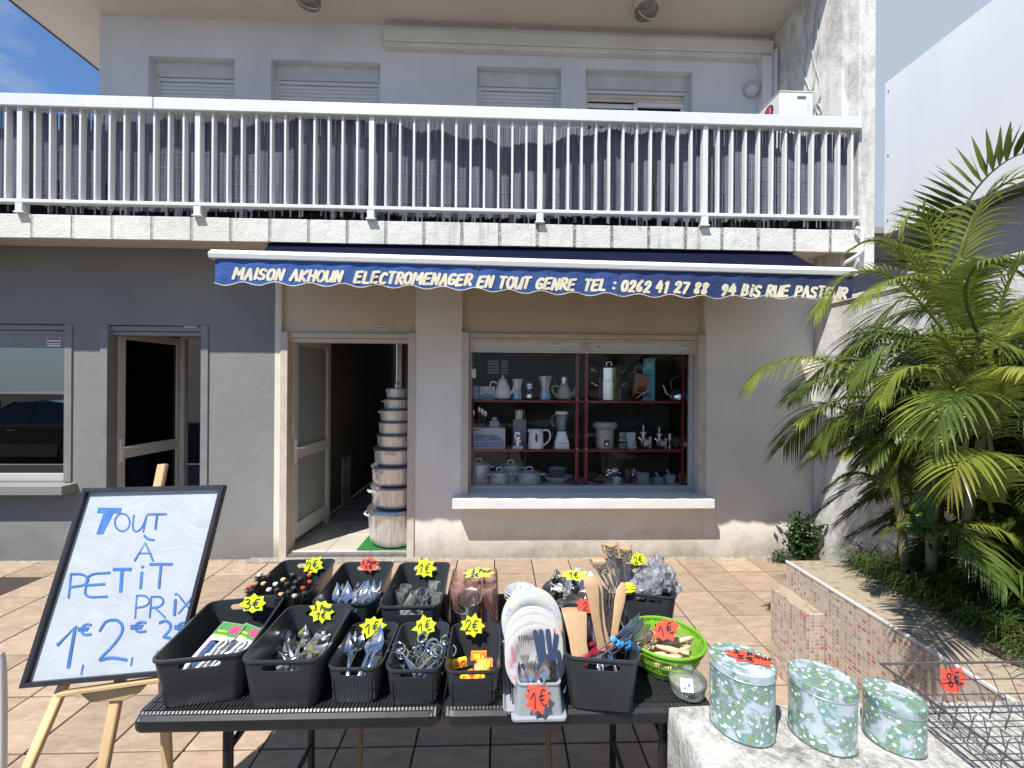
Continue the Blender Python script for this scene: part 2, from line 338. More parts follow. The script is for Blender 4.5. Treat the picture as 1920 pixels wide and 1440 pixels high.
# ---- building
bld=thing('building','two storey shop building with grey and beige ground floor walls and a deep balcony above','building')
def wallsect(x0,x1,z0,z1,y0,y1,ops,mat,names=('pier','lintel','apron_wall'),mats=None):
    ops=sorted(ops); x=x0
    for (a,b,c,d) in ops:
        if a>x+.001: MB().box(x,a,y0,y1,z0,z1).build(names[0],mat,bld)
        if d<z1: MB().box(a,b,y0,y1,d,z1).build(names[1],mat,bld)
        if c>z0: MB().box(a,b,y0,y1,z0,c).build(names[2],mat,bld)
        x=b
    if x<x1-.001: MB().box(x,x1,y0,y1,z0,z1).build(names[0],mat,bld)
ZS=2.83
G1=-2.053
wallsect(-9,G1,-.02,ZS,0,.25,[(-6.2,-3.844,.72,2.13),(-3.597,-2.644,-.02,2.13)],m_grey)
# beige front: strip, door, pier, window, right wall
MB().box(G1,-1.998,.0,.25,-.02,ZS).build('pier',m_beige,bld)
MB().box(-1.998,-.775,.045,.25,2.085,ZS).build('lintel',m_tan,bld)
MB().box(-.775,-.345,0,.25,-.02,ZS).build('pier',m_pier,bld)
MB().box(-.345,1.953,.045,.25,2.10,ZS).build('lintel',m_tan,bld)
MB().box(-.345,1.953,.0,.25,-.02,.50).build('apron_wall',m_beige,bld)
MB().box(1.953,3.0,0,.25,-.02,ZS).build('pier',m_pier,bld)
sill=MB(); sill.add([],[])
SX0,SX1=-.407,1.966
sill.box(SX0,SX1,-.165,.11,.503,.585)
s_=sill.build('window_sill',plaster('white_sill_paint',(.70,.69,.67),(.4,.35,.28),dirt=.25,streak=.1,bump=.3),bld,bevel=.004,seg=2)
MB().box(-6.4,-3.80,-.13,.10,.62,.70).build('window_sill',m_grey,bld,bevel=.004)
# slab, soffit, fascia panels
MB().box(-9,3.0,-.40,3.2,ZS,2.945).build('balcony_slab',m_ceil,bld)
MB().box(-9,3.0,-.40,-.37,2.77,ZS).build('drip_edge',m_ceil,bld)
fx=3.055; pit=.3125
i=0
while fx>-7:
    w_=.255 if i==0 else pit
    MB().box(fx-w_+.003,fx,-.42+R.uniform(-.001,.001),-.401,2.765+R.uniform(-.002,.002),2.955+R.uniform(-.002,.002)).build('fascia_panel',m_fascia,bld,bevel=.003)
    fx-=w_; i+=1
# upper floor
ZC=5.48
def up(px,py): return atY(px,py,.65)
ow=[]
for (a,b,t) in ((278,440,107),(508,713,114),(894,1052,126),(1098,1298,132)):
    ow.append((up(a,160).x,up(b,160).x,2.95,up((a+b)/2,t).z))
XW0=-4.24
wallsect(XW0,2.99,2.95,ZC,.65,.83,ow,m_upper,names=('upper_wall','upper_lintel','upper_apron'))
MB().box(XW0,XW0+.2,.83,5,2.95,ZC).build('upper_side_wall',m_upper,bld)
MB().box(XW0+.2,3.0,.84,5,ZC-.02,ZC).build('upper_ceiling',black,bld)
MB().box(XW0+.2,3.0,1.35,1.4,2.95,ZC-.02).build('upper_back_wall',m_room,bld)
m_eave=m_ceil
MB().box(-4.98,3.22,-.27,6,ZC,ZC+.16).build('roof_slab',m_ceil,bld)
MB().box(-5.0,-4.985,-.3,6,ZC-.01,ZC+.17).build('roof_edge_trim',P('dark_trim',(.06,.055,.05),.6),bld)
# windows of the upper floor with roller shutters
m_sh=P('shutter_white',(.55,.57,.59),.5,0,var=.04)
for k,(a,b,c,d) in enumerate(ow):
    y=.74
    f=MB().box(a,a+.045,y,y+.05,c,d-.16).box(b-.045,b,y,y+.05,c,d-.16).box(a+.045,b-.045,y,y+.05,d-.20,d-.165)
    fo=f.build('window_frame',m_sh,bld)
    MB().box(a,b,y-.01,y+.06,d-.16,d).build('shutter_box',P('shutter_box',(.47,.49,.49),.5),fo)
    if k<3:
        sh=MB(); z=d-.205; n_=0
        while z>3.3:
            sh.loft([[Vector((x,y+.012+dy,z-dz)) for dy,dz in ((0,0),(-.006,.012),(-.007,.026),(-.0,.038),(.006,.038),(.006,0))] for x in (a+.046,b-.046)]); z-=.041
        o=sh.build('roller_shutter',m_sh,fo); o['kind']='stuff'
    else:
        sh=MB(); z=d-.205
        for q in range(2):
            sh.loft([[Vector((x,y+.012+dy,z-dz)) for dy,dz in ((0,0),(-.006,.012),(-.007,.026),(-.0,.038),(.006,.038),(.006,0))] for x in (a+.046,b-.046)]); z-=.041
        o=sh.build('roller_shutter',P('shutter_cream',(.55,.48,.40),.5),fo); o['kind']='stuff'
        mid=a+(b-a)*.5
        MB().box(a+.046,mid,y+.04,y+.07,z-.05,z).box(mid-.02,mid+.02,y+.02,y+.06,c,z).box(mid+.021,b-.046,y+.01,y+.035,z-.045,z).box(b-.08,b-.046,y+.01,y+.035,c,z-.046).build('sash',white_paint,fo)
        MB().box(a+.046,b-.046,y+.05,y+.055,c,z-.051).build('pane',tintglass,fo)
# trunking and conduits on the upper wall
def tr(p,q): return atY(p,q,.62)
a=tr(722,80); b=tr(1445,106)
MB().box(a.x,b.x,.57,.649,b.z-.0,b.z+.135).build('cable_trunking',P('trunk_white',(.56,.55,.52),.5,var=.08,scale=2),bld,bevel=.003)
MB().box(a.x,b.x,.585,.649,b.z-.05,b.z-.002).build('cable_trunking',P('trunk_white',(.5,.5,.5)),bld,bevel=.003)
MB().tube([(tr(963,60).x,.63,b.z+.137),(tr(963,60).x,.63,ZC-.002)],.014,8).build('conduit',m_upper,bld,smooth=True)
MB().box(up(1420,180).x,up(1437,180).x,.55,.649,2.95,b.z-.052).build('corner_duct',white_paint,bld,bevel=.003)
MB().box(up(1438,180).x,2.98,.51,.649,2.95,b.z-.002).build('corner_duct',m_upper,bld,bevel=.003)
# fin wall beside the balcony and the lower side wall
MB().box(3.06,3.20,-.42,6,2.62,5.70).build('fin_wall',m_fin,bld,bevel=.004)
MB().box(3.0,3.059,-.30,6,2.62,ZC-.002).build('fin_wall_lining',m_fin,bld)
MB().poly([(3.06,-.42,2.619),(3.20,-.42,2.619),(3.2,0,2.45),(3.06,0,2.45)],(0,.02,.0)) 
MB().box(3.001,3.19,.0,6,-.02,2.619).build('fin_wall_foot',m_fin,bld)
sd=MB().box(3.001,3.15,-2.6,-.001,-.02,2.36).build('side_wall',m_fin,bld,bevel=.004)
MB().box(2.985,3.17,-2.62,-.002,2.361,2.40).build('wall_coping',m_beige,bld,bevel=.004)
# rooms
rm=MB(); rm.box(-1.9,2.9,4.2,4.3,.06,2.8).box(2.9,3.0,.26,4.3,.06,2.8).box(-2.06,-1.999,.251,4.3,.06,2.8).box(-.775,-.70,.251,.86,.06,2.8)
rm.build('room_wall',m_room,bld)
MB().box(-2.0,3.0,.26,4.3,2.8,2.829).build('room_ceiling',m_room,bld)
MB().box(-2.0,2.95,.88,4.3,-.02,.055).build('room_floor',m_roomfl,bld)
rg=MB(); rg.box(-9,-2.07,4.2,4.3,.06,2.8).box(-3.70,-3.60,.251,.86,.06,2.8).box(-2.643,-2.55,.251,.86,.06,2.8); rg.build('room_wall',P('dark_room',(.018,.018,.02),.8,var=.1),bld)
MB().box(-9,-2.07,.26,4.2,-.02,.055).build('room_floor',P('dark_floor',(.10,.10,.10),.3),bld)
# inner frames above the doors' inner side
for (x0,x1,fx0) in ((-1.998,-.775,-1.94),(-3.597,-2.644,-3.50)):
    grey=x0<-3
    mm=alu
    MB().box(x0,fx0,.86,.92,.06,2.8).box(x1-.32 if not grey else x1-.06,x1,.86,.92,.06,2.8).box(fx0,x1-(.32 if not grey else .06),.86,.92,2.12,2.8).build('partition_wall',m_room,bld)
    e=x1-.31 if not grey else x1-.05
    MB().box(fx0,fx0+.05,.80,.86,.06,2.15).box(e-.055,e,.80,.86,.06,2.15).box(fx0+.05,e-.055,.80,.86,2.09,2.15).build('door_frame',mm,bld,bevel=.003)
    MB().box(x0,x1,.25,.86,2.2,2.24).build('reveal_ceiling',m_tan if not grey else m_grey,bld)
# threshold of the shop door: light floor tiles and kerb
flm=P('cream_floor_tile',(.46,.43,.36),.3,var=.05,rnd=.04)
MB().box(-2.0,-.775,.0,.88,-.02,.045).build('threshold',P('threshold_grey',(.16,.15,.15),.6,var=.2,scale=20,bump=.3),bld)
for ix in range(3):
    for iy in range(2):
        x0_=-1.995+ix*.41; MB().box(x0_,x0_+.406,.03+iy*.42,.03+iy*.42+.416,.0455,.06).build('floor_tile',flm,bld,bevel=.0015)
MB().box(-3.597,-2.644,.0,.88,-.02,.05).build('threshold',P('threshold_grey',(.16,.15,.15)),bld)
MB().box(-2.25,-.70,-.09,-.0,-.01,.018).build('threshold_mortar',P('rough_mortar',(.27,.24,.2)),bld,bevel=.006)
# roller shutter guides, heads
def guides(x0,x1,z0,z1,mat,head=.09,w=.065,y=-.012):
    MB().box(x0,x0+w,y,.05,z0,z1).box(x0+.028,x0+w-.003,.051,.16,z0,z1-.002).build('shutter_guide',mat,bld,bevel=.002)
    MB().box(x1-w,x1,y,.05,z0,z1).box(x1-w+.003,x1-.028,.051,.16,z0,z1-.002).build('shutter_guide',mat,bld,bevel=.002)
    MB().box(x0+w,x1-w,.02,.10,z1-head*.55,z1-.004).box(x0+w,x1-w,.035,.12,z1-head,z1-head*.55-.004).build('shutter_head',mat,bld,bevel=.002)
guides(-1.998,-.775,.0,2.084,tanmetal)
guides(-.345,1.953,.586,2.099,tanmetal)
guides(-3.597,-2.644,.0,2.128,P('grey_metal',(.2,.2,.2),.5,var=.1))
guides(-6.2,-3.844,.71,2.128,P('grey_metal',(.2,.2,.2)))
# door leaves opened outwards, hinge far, handle near
def door(x,ztop,zbot,tilt,dark):
    y0,y1=.10,.84
    L_=y1-y0
    f=MB(); t=.045
    f.box(-t/2,t/2,0,.075,0,ztop-zbot).box(-t/2,t/2,L_-.075,L_,0,ztop-zbot)
    zm=(1.0-zbot)
    f.box(-t/2+.001,t/2-.001,.076,L_-.076,ztop-zbot-.075,ztop-zbot).box(-t/2+.001,t/2-.001,.076,L_-.076,0,.15 if not dark else .30).box(-t/2+.001,t/2-.001,.076,L_-.076,zm-.11,zm)
    d=f.build('door',alu,bld,bevel=.003,loc=(x,y0,zbot),rot=(0,0,tilt))
    MB().box(-.004,.004,.077,L_-.077,.15 if not dark else .30,zm-.111).build('door_glass',frost if not dark else tintglass,d)
    MB().box(-.004,.004,.077,L_-.077,zm+.001,ztop-zbot-.076).build('door_glass',frost if not dark else tintglass,d)
    h=MB(); zz=zm-.03
    h.box(t/2,t/2+.008,.02,.052,zz-.11,zz+.11).tube(spline([(t/2+.005,.035,zz+.03),(t/2+.05,.035,zz+.03),(t/2+.06,.06,zz+.03),(t/2+.06,.15,zz+.02)],4),.009,8)
    h.box(-t/2-.008,-t/2,.02,.052,zz-.11,zz+.11).tube(spline([(-t/2-.005,.035,zz+.03),(-t/2-.05,.035,zz+.03),(-t/2-.06,.06,zz+.03),(-t/2-.06,.15,zz+.02)],4),.009,8)
    h.build('handle',P('handle_white',(.72,.70,.66),.35),d,smooth=True)
    MB().box(-.011,.011,-.003,-.0005,zz-.13,zz+.13).build('lock_plate',P('lock_rust',(.16,.11,.09),.6,var=.3,scale=40),d)
    return d
door(-1.945,2.06,.13,math.radians(-3.5),False)
door(-3.555,2.09,.10,math.radians(-3.0),True)
# frame posts seen beside each door leaf
MB().box(-1.93+.0,-1.925,.2,.8,.07,.075).build('floor_track',alu,bld)
for x in (-1.925,-3.52):
    MB().box(x-.075,x-.03,.70,.78,.06,2.1).build('door_post',alu_dark,bld,bevel=.002)
# left window
a=-6.2;b=-3.844
lf=MB().box(a+.065,b-.066,.11,.15,.70,.76).box(b-.10,b-.066,.11,.15,.761,1.95).box(a+.065,b-.066,.06,.14,1.93,2.04)
lf=lf.build('window_frame',P('grey_alu',(.42,.43,.43),.4,var=.05),bld,bevel=.002)
MB().box(a+.065,b-.1,.125,.131,.761,1.929).build('pane',mirrorglass,lf)
MB().box(a+.065,b-.066,.04,.10,1.94,2.04).build('roller_shutter',P('grey_metal',(.2,.2,.2)),lf)
# shop window: rolled up shutter, pane and rail
sw=MB().box(-.28,1.888,.10,.14,.586,.645).box(-.28,1.888,.085,.155,.586,.612).box(1.845,1.888,.10,.14,.646,1.93).box(-.28,-.262,.10,.14,.646,1.93)
sw=sw.build('window_frame',P('steel_frame',(.42,.41,.39),.6,0,var=.06,spec=.2),bld,bevel=.002)
MB().box(-.262,1.845,.118,.124,.646,1.93).build('pane',shopglass,sw)
rs=MB().box(-.28,1.888,.05,.068,1.935,2.03).box(-.28,1.888,.046,.074,1.918,1.934).build('roller_shutter',P('shutter_beige',(.56,.52,.47),.45,var=.08),sw,bevel=.002)
pt=atY(1097,648,.04); MB().box(pt.x-.035,pt.x+.035,.03,.05,1.965,2.0).box(pt.x-.012,pt.x+.012,.025,.05,1.925,1.964).build('shutter_lock',P('tan_metal',(.44,.375,.31)),rs,bevel=.003)
MB().lathe([(.009,0),(.009,.004)],12,M=Matrix.Rotation(math.radians(90),4,'X'),c=(atY(1122,648,.05).x,.049,1.982)).build('keyhole',black,rs)
# wall stickers
def sticker(px,py,wd,hd,Y,parent,cols):
    c=atY(px,py,Y); o=MB().box(c.x-wd/2,c.x+wd/2,Y-.0015,Y,c.z-hd/2,c.z+hd/2).build('sticker',P('sticker_white',(.7,.7,.68),.5,var=.1,scale=60),parent)
    z=c.z+hd/2
    for i,(h,cc) in enumerate(cols):
        if cc: MB().box(c.x-wd*.46,c.x+wd*.46,Y-.0025,Y-.0016,z-h*hd+.001,z-.001).build('print_band',P('print_'+str(cc[0])[:4]+str(cc[2])[:4],cc,.5,var=0),o)
        z-=h*hd
red=(.45,.06,.07);dk=(.10,.10,.12)
sticker(1043,641,.10,.075,.049,rs,[(.25,red),(.15,None),(.2,dk),(.12,None),(.12,dk)])
sticker(1069,640,.075,.06,.049,rs,[(.1,None),(.7,(.3,.29,.27))])
sticker(1283,647,.095,.075,.049,rs,[(.08,None),(.1,dk),(.1,None),(.1,dk),(.1,None),(.1,dk),(.1,None),(.1,dk)])
sticker(101,642,.115,.075,.039,lf,[(.25,red),(.15,None),(.2,dk),(.12,None),(.12,dk)])
sticker(357,611,.115,.03,.018,bld,[(.3,None),(.4,dk)])
sticker(718,615,.12,.03,.018,bld,[(.3,None),(.4,dk)])
sticker(885,700,.075,.085,.116,sw,[])
# rain pipe at slab end
pp=atY(1608,440,-.45)
MB().tube(spline([(pp.x-.02,-.45,2.96),(pp.x+.02,-.47,2.93),(pp.x+.02,-.47,2.80),(pp.x+.01,-.46,2.74),(pp.x-.05,-.36,2.68)],5),.016,10).build('drain_pipe',white_paint,bld,smooth=True)
# ---------------------------------------------------------------- railing
rail=thing('balcony_railing','long white balcony railing of upright flat bars with a broad handrail','railing',(0,-.42,2.955))
def rl(b,name,mat=white_paint,**k): return b.build(name,mat,rail,**k)
Z0=-2.955
rb=[(-9,-4.6),(-4.598,-2.78),(-2.777,3.05)]
for a,b in rb: rl(MB().box(a,b,-.045,.03,3.795+Z0,3.895+Z0),'handrail',bevel=.006)
rl(MB().box(-9,3.05,-.03,.02,3.035+Z0,3.065+Z0),'bottom_rail',bevel=.004)
bp=.1155; px0=atY(697,400,-.42).x; posts=[px0+1.385*k for k in (-4,-3,-2,-1,0,1,2)]
bm_=MB().box(-.0088,.0088,-.022,.024,3.066+Z0,3.794+Z0).build('baluster',white_paint,rail,bevel=.0015); bme=bm_.data; bpy.data.objects.remove(bm_)
bm_=MB().box(-.021,.021,-.026,.028,3.066+Z0,3.794+Z0).build('post',white_paint,rail,bevel=.002); pme=bm_.data; bpy.data.objects.remove(bm_)
fm=MB().box(-.03,.03,-.03,.03,0.0,.0805).box(-.04,.04,-.035,.04,-.002,.012).build('post_foot',white_paint,rail,bevel=.004); fme=fm.data; bpy.data.objects.remove(fm)
for p0 in posts:
    for k in range(12):
        x=p0+k*1.385/12
        if x>3.04 : break
        link('post' if k==0 else 'baluster',pme if k==0 else bme,rail,(x+R.uniform(-.002,.002),0,0),(0,R.uniform(-.002,.002),0))
    link('post_foot',fme,rail,(p0,0,.0))
# reed screen behind it
m,n,b=newmat('reed_slate'); f=noisen(n,40,3,sc3=(1,1,.05)); f2=noisen(n,3,3)
c=mixc(n,rampn(n,f,.3,.7),(.045,.05,.066),(.18,.19,.24)); c=mixc(n,rampn(n,f2,.3,.7,0,.5),c,(.12,.13,.17)); n.links.new(c,b.inputs['Base Color']); b.inputs['Roughness'].default_value=.45
scr=thing('reed_screen','dark slate coloured reed screen hung behind the white balcony railing','screen',(0,-.3,2.97))
cs=MB(); x=-7.0
def sy(x):
    return .016*math.sin(x*1.9+.5)+.010*math.sin(x*5.3)+.007*math.sin(x*17+1)+.05*math.exp(-((x+.15)/.6)**2)
while x<3.02:
    y=-.345+sy(x)+R.uniform(-.003,.003); zt=3.83+R.uniform(-.01,.02)-.02*math.sin(x*3); zb=3.045+R.uniform(-.012,.012)+(.015*math.sin(x*2.7)) - (.06 if R.random()<.25 else 0); ln=R.uniform(-.004,.004)
    wd=R.uniform(.0066,.0076)
    if R.random()>.02:
        cs.add([(x-wd,y,zb),(x,y-.004,zb),(x+wd,y,zb),(x-wd+ln,y,zt),(x+ln,y-.004,zt),(x+wd+ln,y,zt)],[(0,1,4,3),(1,2,5,4)])
    x+=.0118
MB().box(-7,3.04,-.14,-.135,2.956,3.80).build('shade_backing',P('shade_black',(.016,.017,.02),.95,var=.3,scale=30),scr,loc=(0,.3,-2.97))  # added black sheet standing in for the deep shade behind the reeds
o=cs.build('reed',m,scr,loc=(0,.3,-2.97)); o['kind']='stuff'
for z in (3.15,3.27,3.39,3.51,3.63):
    MB().tube([(-7+i*.04,-.350+sy(-7+i*.04),z+.004*math.sin(i)) for i in range(250)],.0012,4).build('binding_wire',P('wire_grey',(.3,.3,.32),.4),scr,loc=(0,.3,-2.97))
# ---------------------------------------------------------------- awning
awn=thing('awning','faded blue shop awning with cream lettering and a scalloped valance under the balcony','awning',(0,-.42,2.6))
AO=Vector((0,-.42,2.6))
A0=atY(400,470,-.89); A1=atY(1597,504,-.89)
bz=lambda x: A0.z+(A1.z-A0.z)*(x-A0.x)/(A1.x-A0.x)
def shf(b): b.v=[tuple(Vector(v)-AO) for v in b.v]; return b
bar=MB(); sec=[(-.022,.002),(-.052,-.026),(-.056,-.032),(-.050,-.060),(-.044,-.064),(.02,-.064),(.028,-.03),(.015,-.002)]
bar.loft([[Vector((x,-.89+a,bz(x)+b)) for a,b in sec] for x in (A0.x,A0.x+.004,A1.x-.004,A1.x)])
shf(bar).build('front_bar',white_paint,awn,smooth=30)
m_can,n,b=newmat('awning_canvas'); p=posn(n); sp=n.nodes.new('ShaderNodeSeparateXYZ'); n.links.new(p,sp.inputs[0])
nf=noisen(n,1.4,5,sc3=(1,1,3)); xs=mth(n,'ADD',sp.outputs['X'],mth(n,'MULTIPLY',nf,1.6))
c=mixc(n,rampn(n,xs,.3,3.0),(.022,.085,.30),(.018,.024,.075))
nf2=noisen(n,6,6,sc3=(1,1,2.5),rough=.7); c=mixc(n,rampn(n,nf2,.5,.75,0,.5),c,(.03,.05,.11)); n.links.new(c,b.inputs['Base Color']); b.inputs['Roughness'].default_value=.8
bumpn(n,b,noisen(n,9,6,sc3=(1,1,1.5)),.5,.02)
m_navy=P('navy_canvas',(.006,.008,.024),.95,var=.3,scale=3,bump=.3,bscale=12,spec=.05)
VH=.172
def vy(x,t): return -.925+.004*math.sin(x*13+.7)*t+.0025*math.sin(x*31+2*t)*(1-t*.5)+.006*t*t*math.sin(x*5.1)+.0014*math.sin(x*67+5*t)*t
def vz(x,t):
    hh=VH+.012*(math.cos(2*math.pi*(x+.05)/.232)); hh+=.01*math.sin(x*1.7)
    return bz(x)-.064-hh*t
seams=[A0.x+.03,-.155,.845,1.75,A1.x-.02]
for s0,s1 in zip(seams,seams[1:]):
    g=MB(); nx=int((s1-s0)/.014); nz_=8
    pts=[(s0+.002+(s1-s0-.004)*i/nx,t/nz_) for t in range(nz_+1) for i in range(nx+1)]
    g.add([(x,vy(x,t)+.004*abs(x-s0<.03),vz(x,t)) for x,t in pts],[(t*(nx+1)+i,t*(nx+1)+i+1,(t+1)*(nx+1)+i+1,(t+1)*(nx+1)+i) for t in range(nz_) for i in range(nx)])
    vo=shf(g).build('valance',m_can,awn,smooth=60)
    g=MB(); g.tube([(x,vy(x,1),vz(x,1)) for x in [s0+.002+(s1-s0-.004)*i/nx for i in range(nx+1)]],.0035,5)
    shf(g).build('trim',P('cream_trim',(.5,.47,.38),.7,var=.3,scale=10),vo)
# canopy from roller to bar
rz=2.74
g=MB(); nx=120
def cz(x,t):
    sag=-.03*math.sin(math.pi*t)*(1+.4*math.sin(x*2.2))-.006*math.sin(x*23)*math.sin(math.pi*t)
    return (bz(x)-.005)*(t)+rz*(1-t)+sag
vv=[];ff=[]
for t in range(7):
    for i in range(nx+1):
        x=A0.x+.13+(A1.x-A0.x-.2)*i/nx; tt=t/6; vv.append((x,-.40-.492*tt,cz(x,tt)-.02*tt))
for t in range(6):
    for i in range(nx): k=t*(nx+1)+i; ff.append((k,k+1,k+nx+2,k+nx+1))
g.add(vv,ff); shf(g).build('canopy',m_navy,awn,smooth=60)
shf(MB().tube([(A0.x+.12,-.355,rz-.0),(A1.x-.1,-.355,rz-.0)],.042,14)).build('roller_tube',m_navy,awn,smooth=True)
for x in (A0.x+.10,.2,A1.x-.08):
    shf(MB().box(x-.02,x+.02,-.36,-.30,rz-.02,ZS-.002).box(x-.02,x+.02,-.39,-.36,rz-.06,rz-.01)).build('bracket',P('steel_dark',(.05,.05,.055),.5,.5),awn)
for x,x2 in ((-1.4,-.9),(1.9,1.3)):
    b_=MB(); b_.beam((x,-.32,rz-.08),(x2,-.58,bz(x2)-.015),.035,.03).beam((x2,-.58,bz(x2)-.015),(x,-.85,bz(x)-.03),.03,.025); shf(b_).build('folding_arm',P('arm_grey',(.4,.4,.4),.4),awn,bevel=.003)
# lettering
m_let=P('cream_lettering',(.66,.60,.44),.7,var=.14,scale=22)
def ftext(body,x0,x1,px0_,zc_px,hh,off=.018):
    c=bpy.data.curves.new('t','FONT'); c.body=body; c.size=1; c.shear=.22; c.offset=off; c.space_character=1.03; c.resolution_u=4
    o=bpy.data.objects.new('t',c); COL.objects.link(o); dg=bpy.context.evaluated_depsgraph_get(); me=bpy.data.meshes.new_from_object(o.evaluated_get(dg)); bpy.data.objects.remove(o)
    xs_=[v.co.x for v in me.vertices]; ys_=[v.co.y for v in me.vertices]; a,b_,c_,d=min(xs_),max(xs_),min(ys_),max(ys_)
    bm=bmesh.new(); bm.from_mesh(me); bmesh.ops.triangulate(bm,faces=bm.faces); bmesh.ops.subdivide_edges(bm,edges=[e for e in bm.edges if e.calc_length()>.25],cuts=2,use_grid_fill=True); bm.to_mesh(me); bm.free()
    return me,(a,b_,c_,d)
def awntext(body,p0,p1,pyc,hpx=21):
    P0=atY(p0,pyc,-.93); P1=atY(p1,pyc+(p1-p0)*.028,-.93); H=hpx*2.95/780; b=MB(); k=0
    adv={'l':.8,'J':.5,'i':.55,':':.6,' ':.62,'1':.8,'M':1.35}
    tot=sum(adv.get(c,1.0) for c in body); unit=(P1.x-P0.x)/tot; x=P0.x; W=.019*hpx/21
    for c in body:
        a=adv.get(c,1.0)*unit
        if c!=' ':
            cw=a*.76
            if c in 'Ji': cw=a*.9
            sts=G[c]
            if c in 'AMNKHLTEX147l': sts=[s_[q:q+2] for s_ in G[c] for q in range(len(s_)-1)]
            for st in sts:
                ps=smoothp([(u,v,0) for u,v in st],1 if len(st)<6 else 2)
                pts=[]
                for q0,q1 in zip(ps,ps[1:]):
                    for t in range(3): pts.append(q0.lerp(q1,t/3))
                pts.append(ps[-1]); P_=[]
                for q in pts:
                    xx=x+cw*q.x+H*.20*(q.y-.5); z=P0.z+(P1.z-P0.z)*(xx-P0.x)/(P1.x-P0.x)+(q.y-.5)*H*.93+.003*math.sin(x*47)
                    t=max(0,min(1,(bz(xx)-.064-z)/VH)); P_.append(Vector((xx,vy(xx,t),z))-AO)
                d0=(P_[0]-P_[1]).normalized(); d1=(P_[-1]-P_[-2]).normalized(); P_=[P_[0]+d0*W*.35]+P_+[P_[-1]+d1*W*.35]
                n_=len(P_); nr=Vector((0,-1,0)); L_=[];R_=[]
                for i_ in range(n_):
                    d=(P_[min(i_+1,n_-1)]-P_[max(i_-1,0)]).normalized(); w2=W/2*(.55 if i_ in (0,n_-1) else 1)*(1.12 if abs(d.z)>.6 else .88); sd=nr.cross(d)*w2; o_=nr*(.0025+.0003*(k%5)); L_.append(P_[i_]+sd+o_); R_.append(P_[i_]-sd+o_)
                b.add(L_+R_,[(q,q+1,n_+q+1,n_+q) for q in range(n_-1)]); k+=1
        x+=a
    b.build('lettering',m_let,awn)
awntext('MAJSON AKHOUN',438,645,513)
awntext('ELECTROMENAGER',666,888,519,22)
awntext('EN TOUT GENRE',897,1082,528,22)
awntext('TEL : 0262 4l 27 88',1097,1331,534,22)
awntext('94 BiS RUE PASTEUR',1354,1592,543,22)
# ================================================================ TABLE AND GOODS
TZ=.74
m_blk=P('black_plastic',(.016,.0165,.018),.42,0,var=.15,scale=30)
m_bin=None
m,n,b=newmat('anthracite_plastic'); p=posn(n); f=noisen(n,4,4); n.links.new(mixc(n,rampn(n,f,.3,.7),(.025,.029,.035),(.038,.043,.05)),b.inputs['Base Color']); b.inputs['Roughness'].default_value=.34; bumpn(n,b,noisen(n,350,2),.12,.001); m_bin=m
steel=P('polished_steel',(.70,.70,.71),.16,1,var=.1,scale=40)
steel2=P('brushed_steel',(.60,.60,.61),.28,1,var=.12,scale=30)
chrome=P('chrome',(.8,.8,.81),.07,1,var=0)
tx0,tx1,ty0,ty1=-.965,.60,-2.755,-2.115
tbl=thing('folding_table','black plastic rattan look folding table carrying the bins of kitchenware','table',((tx0+tx1)/2,(ty0+ty1)/2,0))
TO=-Vector(tbl.location)
def tp(b,name,mat,par=None,**k): 
    b.v=[tuple(Vector(v)+TO) for v in b.v]; return b.build(name,mat,par or tbl,**k)
top=MB(); mid=.0
for (a,b_) in ((tx0,-.152),(-.148,tx1)):
    cx=(a+b_)/2; w_=b_-a; cy_=(ty0+ty1)/2; l_=ty1-ty0
    top=MB().loft([rrect(w_-.006,l_-.006,TZ-.045,.03,5,cx,cy_),rrect(w_,l_,TZ-.038,.032,5,cx,cy_),rrect(w_,l_,TZ-.014,.032,5,cx,cy_),rrect(w_-.016,l_-.016,TZ-.0045,.028,5,cx,cy_)])
    tt=tp(top,'tabletop',m_blk,smooth=30)
    # woven relief: raised slats over the top, sloping lip at the front edge
    wv=MB(); x=a+.012
    while x<b_-.014:
        wv.add([(x,ty0+.001,TZ-.013),(x+.0052,ty0+.001,TZ-.013),(x+.0052,ty0+.018,TZ-.0005),(x,ty0+.018,TZ-.0005)],[(0,1,2,3)])
        x+=.0098
    x=a+.02; k=0
    while x<b_-.02:
        for yi in range(21):
            y=ty0+.024+yi*.0285; 
            wv.box(x,x+.0062,y,y+.024,TZ-.0044,TZ-.0008 if (yi+k)%2 else TZ-.0018)
        x+=.0098; k+=1
    o=tp(wv,'woven_slat',P('black_plastic_slat',(.020,.021,.023),.36,0,var=.15,scale=50)); o['kind']='stuff'
m_leg=P('black_tube_steel',(.02,.02,.022),.4,.3,var=.1)
for sx_ in (0,1):
    X=(tx0+.22) if sx_==0 else (tx1-.12)
    for Y in (ty0+.06,ty1-.06):
        tp(MB().tube([(X,Y,TZ-.046),(X,Y,.0)],.0135,10),'leg',m_leg,smooth=True)
    tp(MB().tube([(X,ty0+.074,.16),(X,ty1-.074,.16)],.010,8),'stretcher',m_leg,smooth=True)
    tp(MB().tube([(X,ty0+.074,.60),(X,ty1-.074,.60)],.010,8),'stretcher',m_leg,smooth=True)
    s=1 if sx_==0 else -1; Y=(ty0+ty1)/2
    tp(MB().beam((X+s*.0,Y,.57),(X+s*.34,Y,TZ-.05),.012,.02),'brace',m_leg,smooth=True)
    tp(MB().tube(spline([(X+s*.28,Y-.1,TZ-.05),(X+s*.26,Y-.1,.60),(X+s*.31,Y-.1,.52),(X+s*.30,Y-.1,.30)],5),.009,8),'spring_bar',P('brown_steel',(.14,.10,.07),.45,.4,var=.2,scale=30),smooth=True)
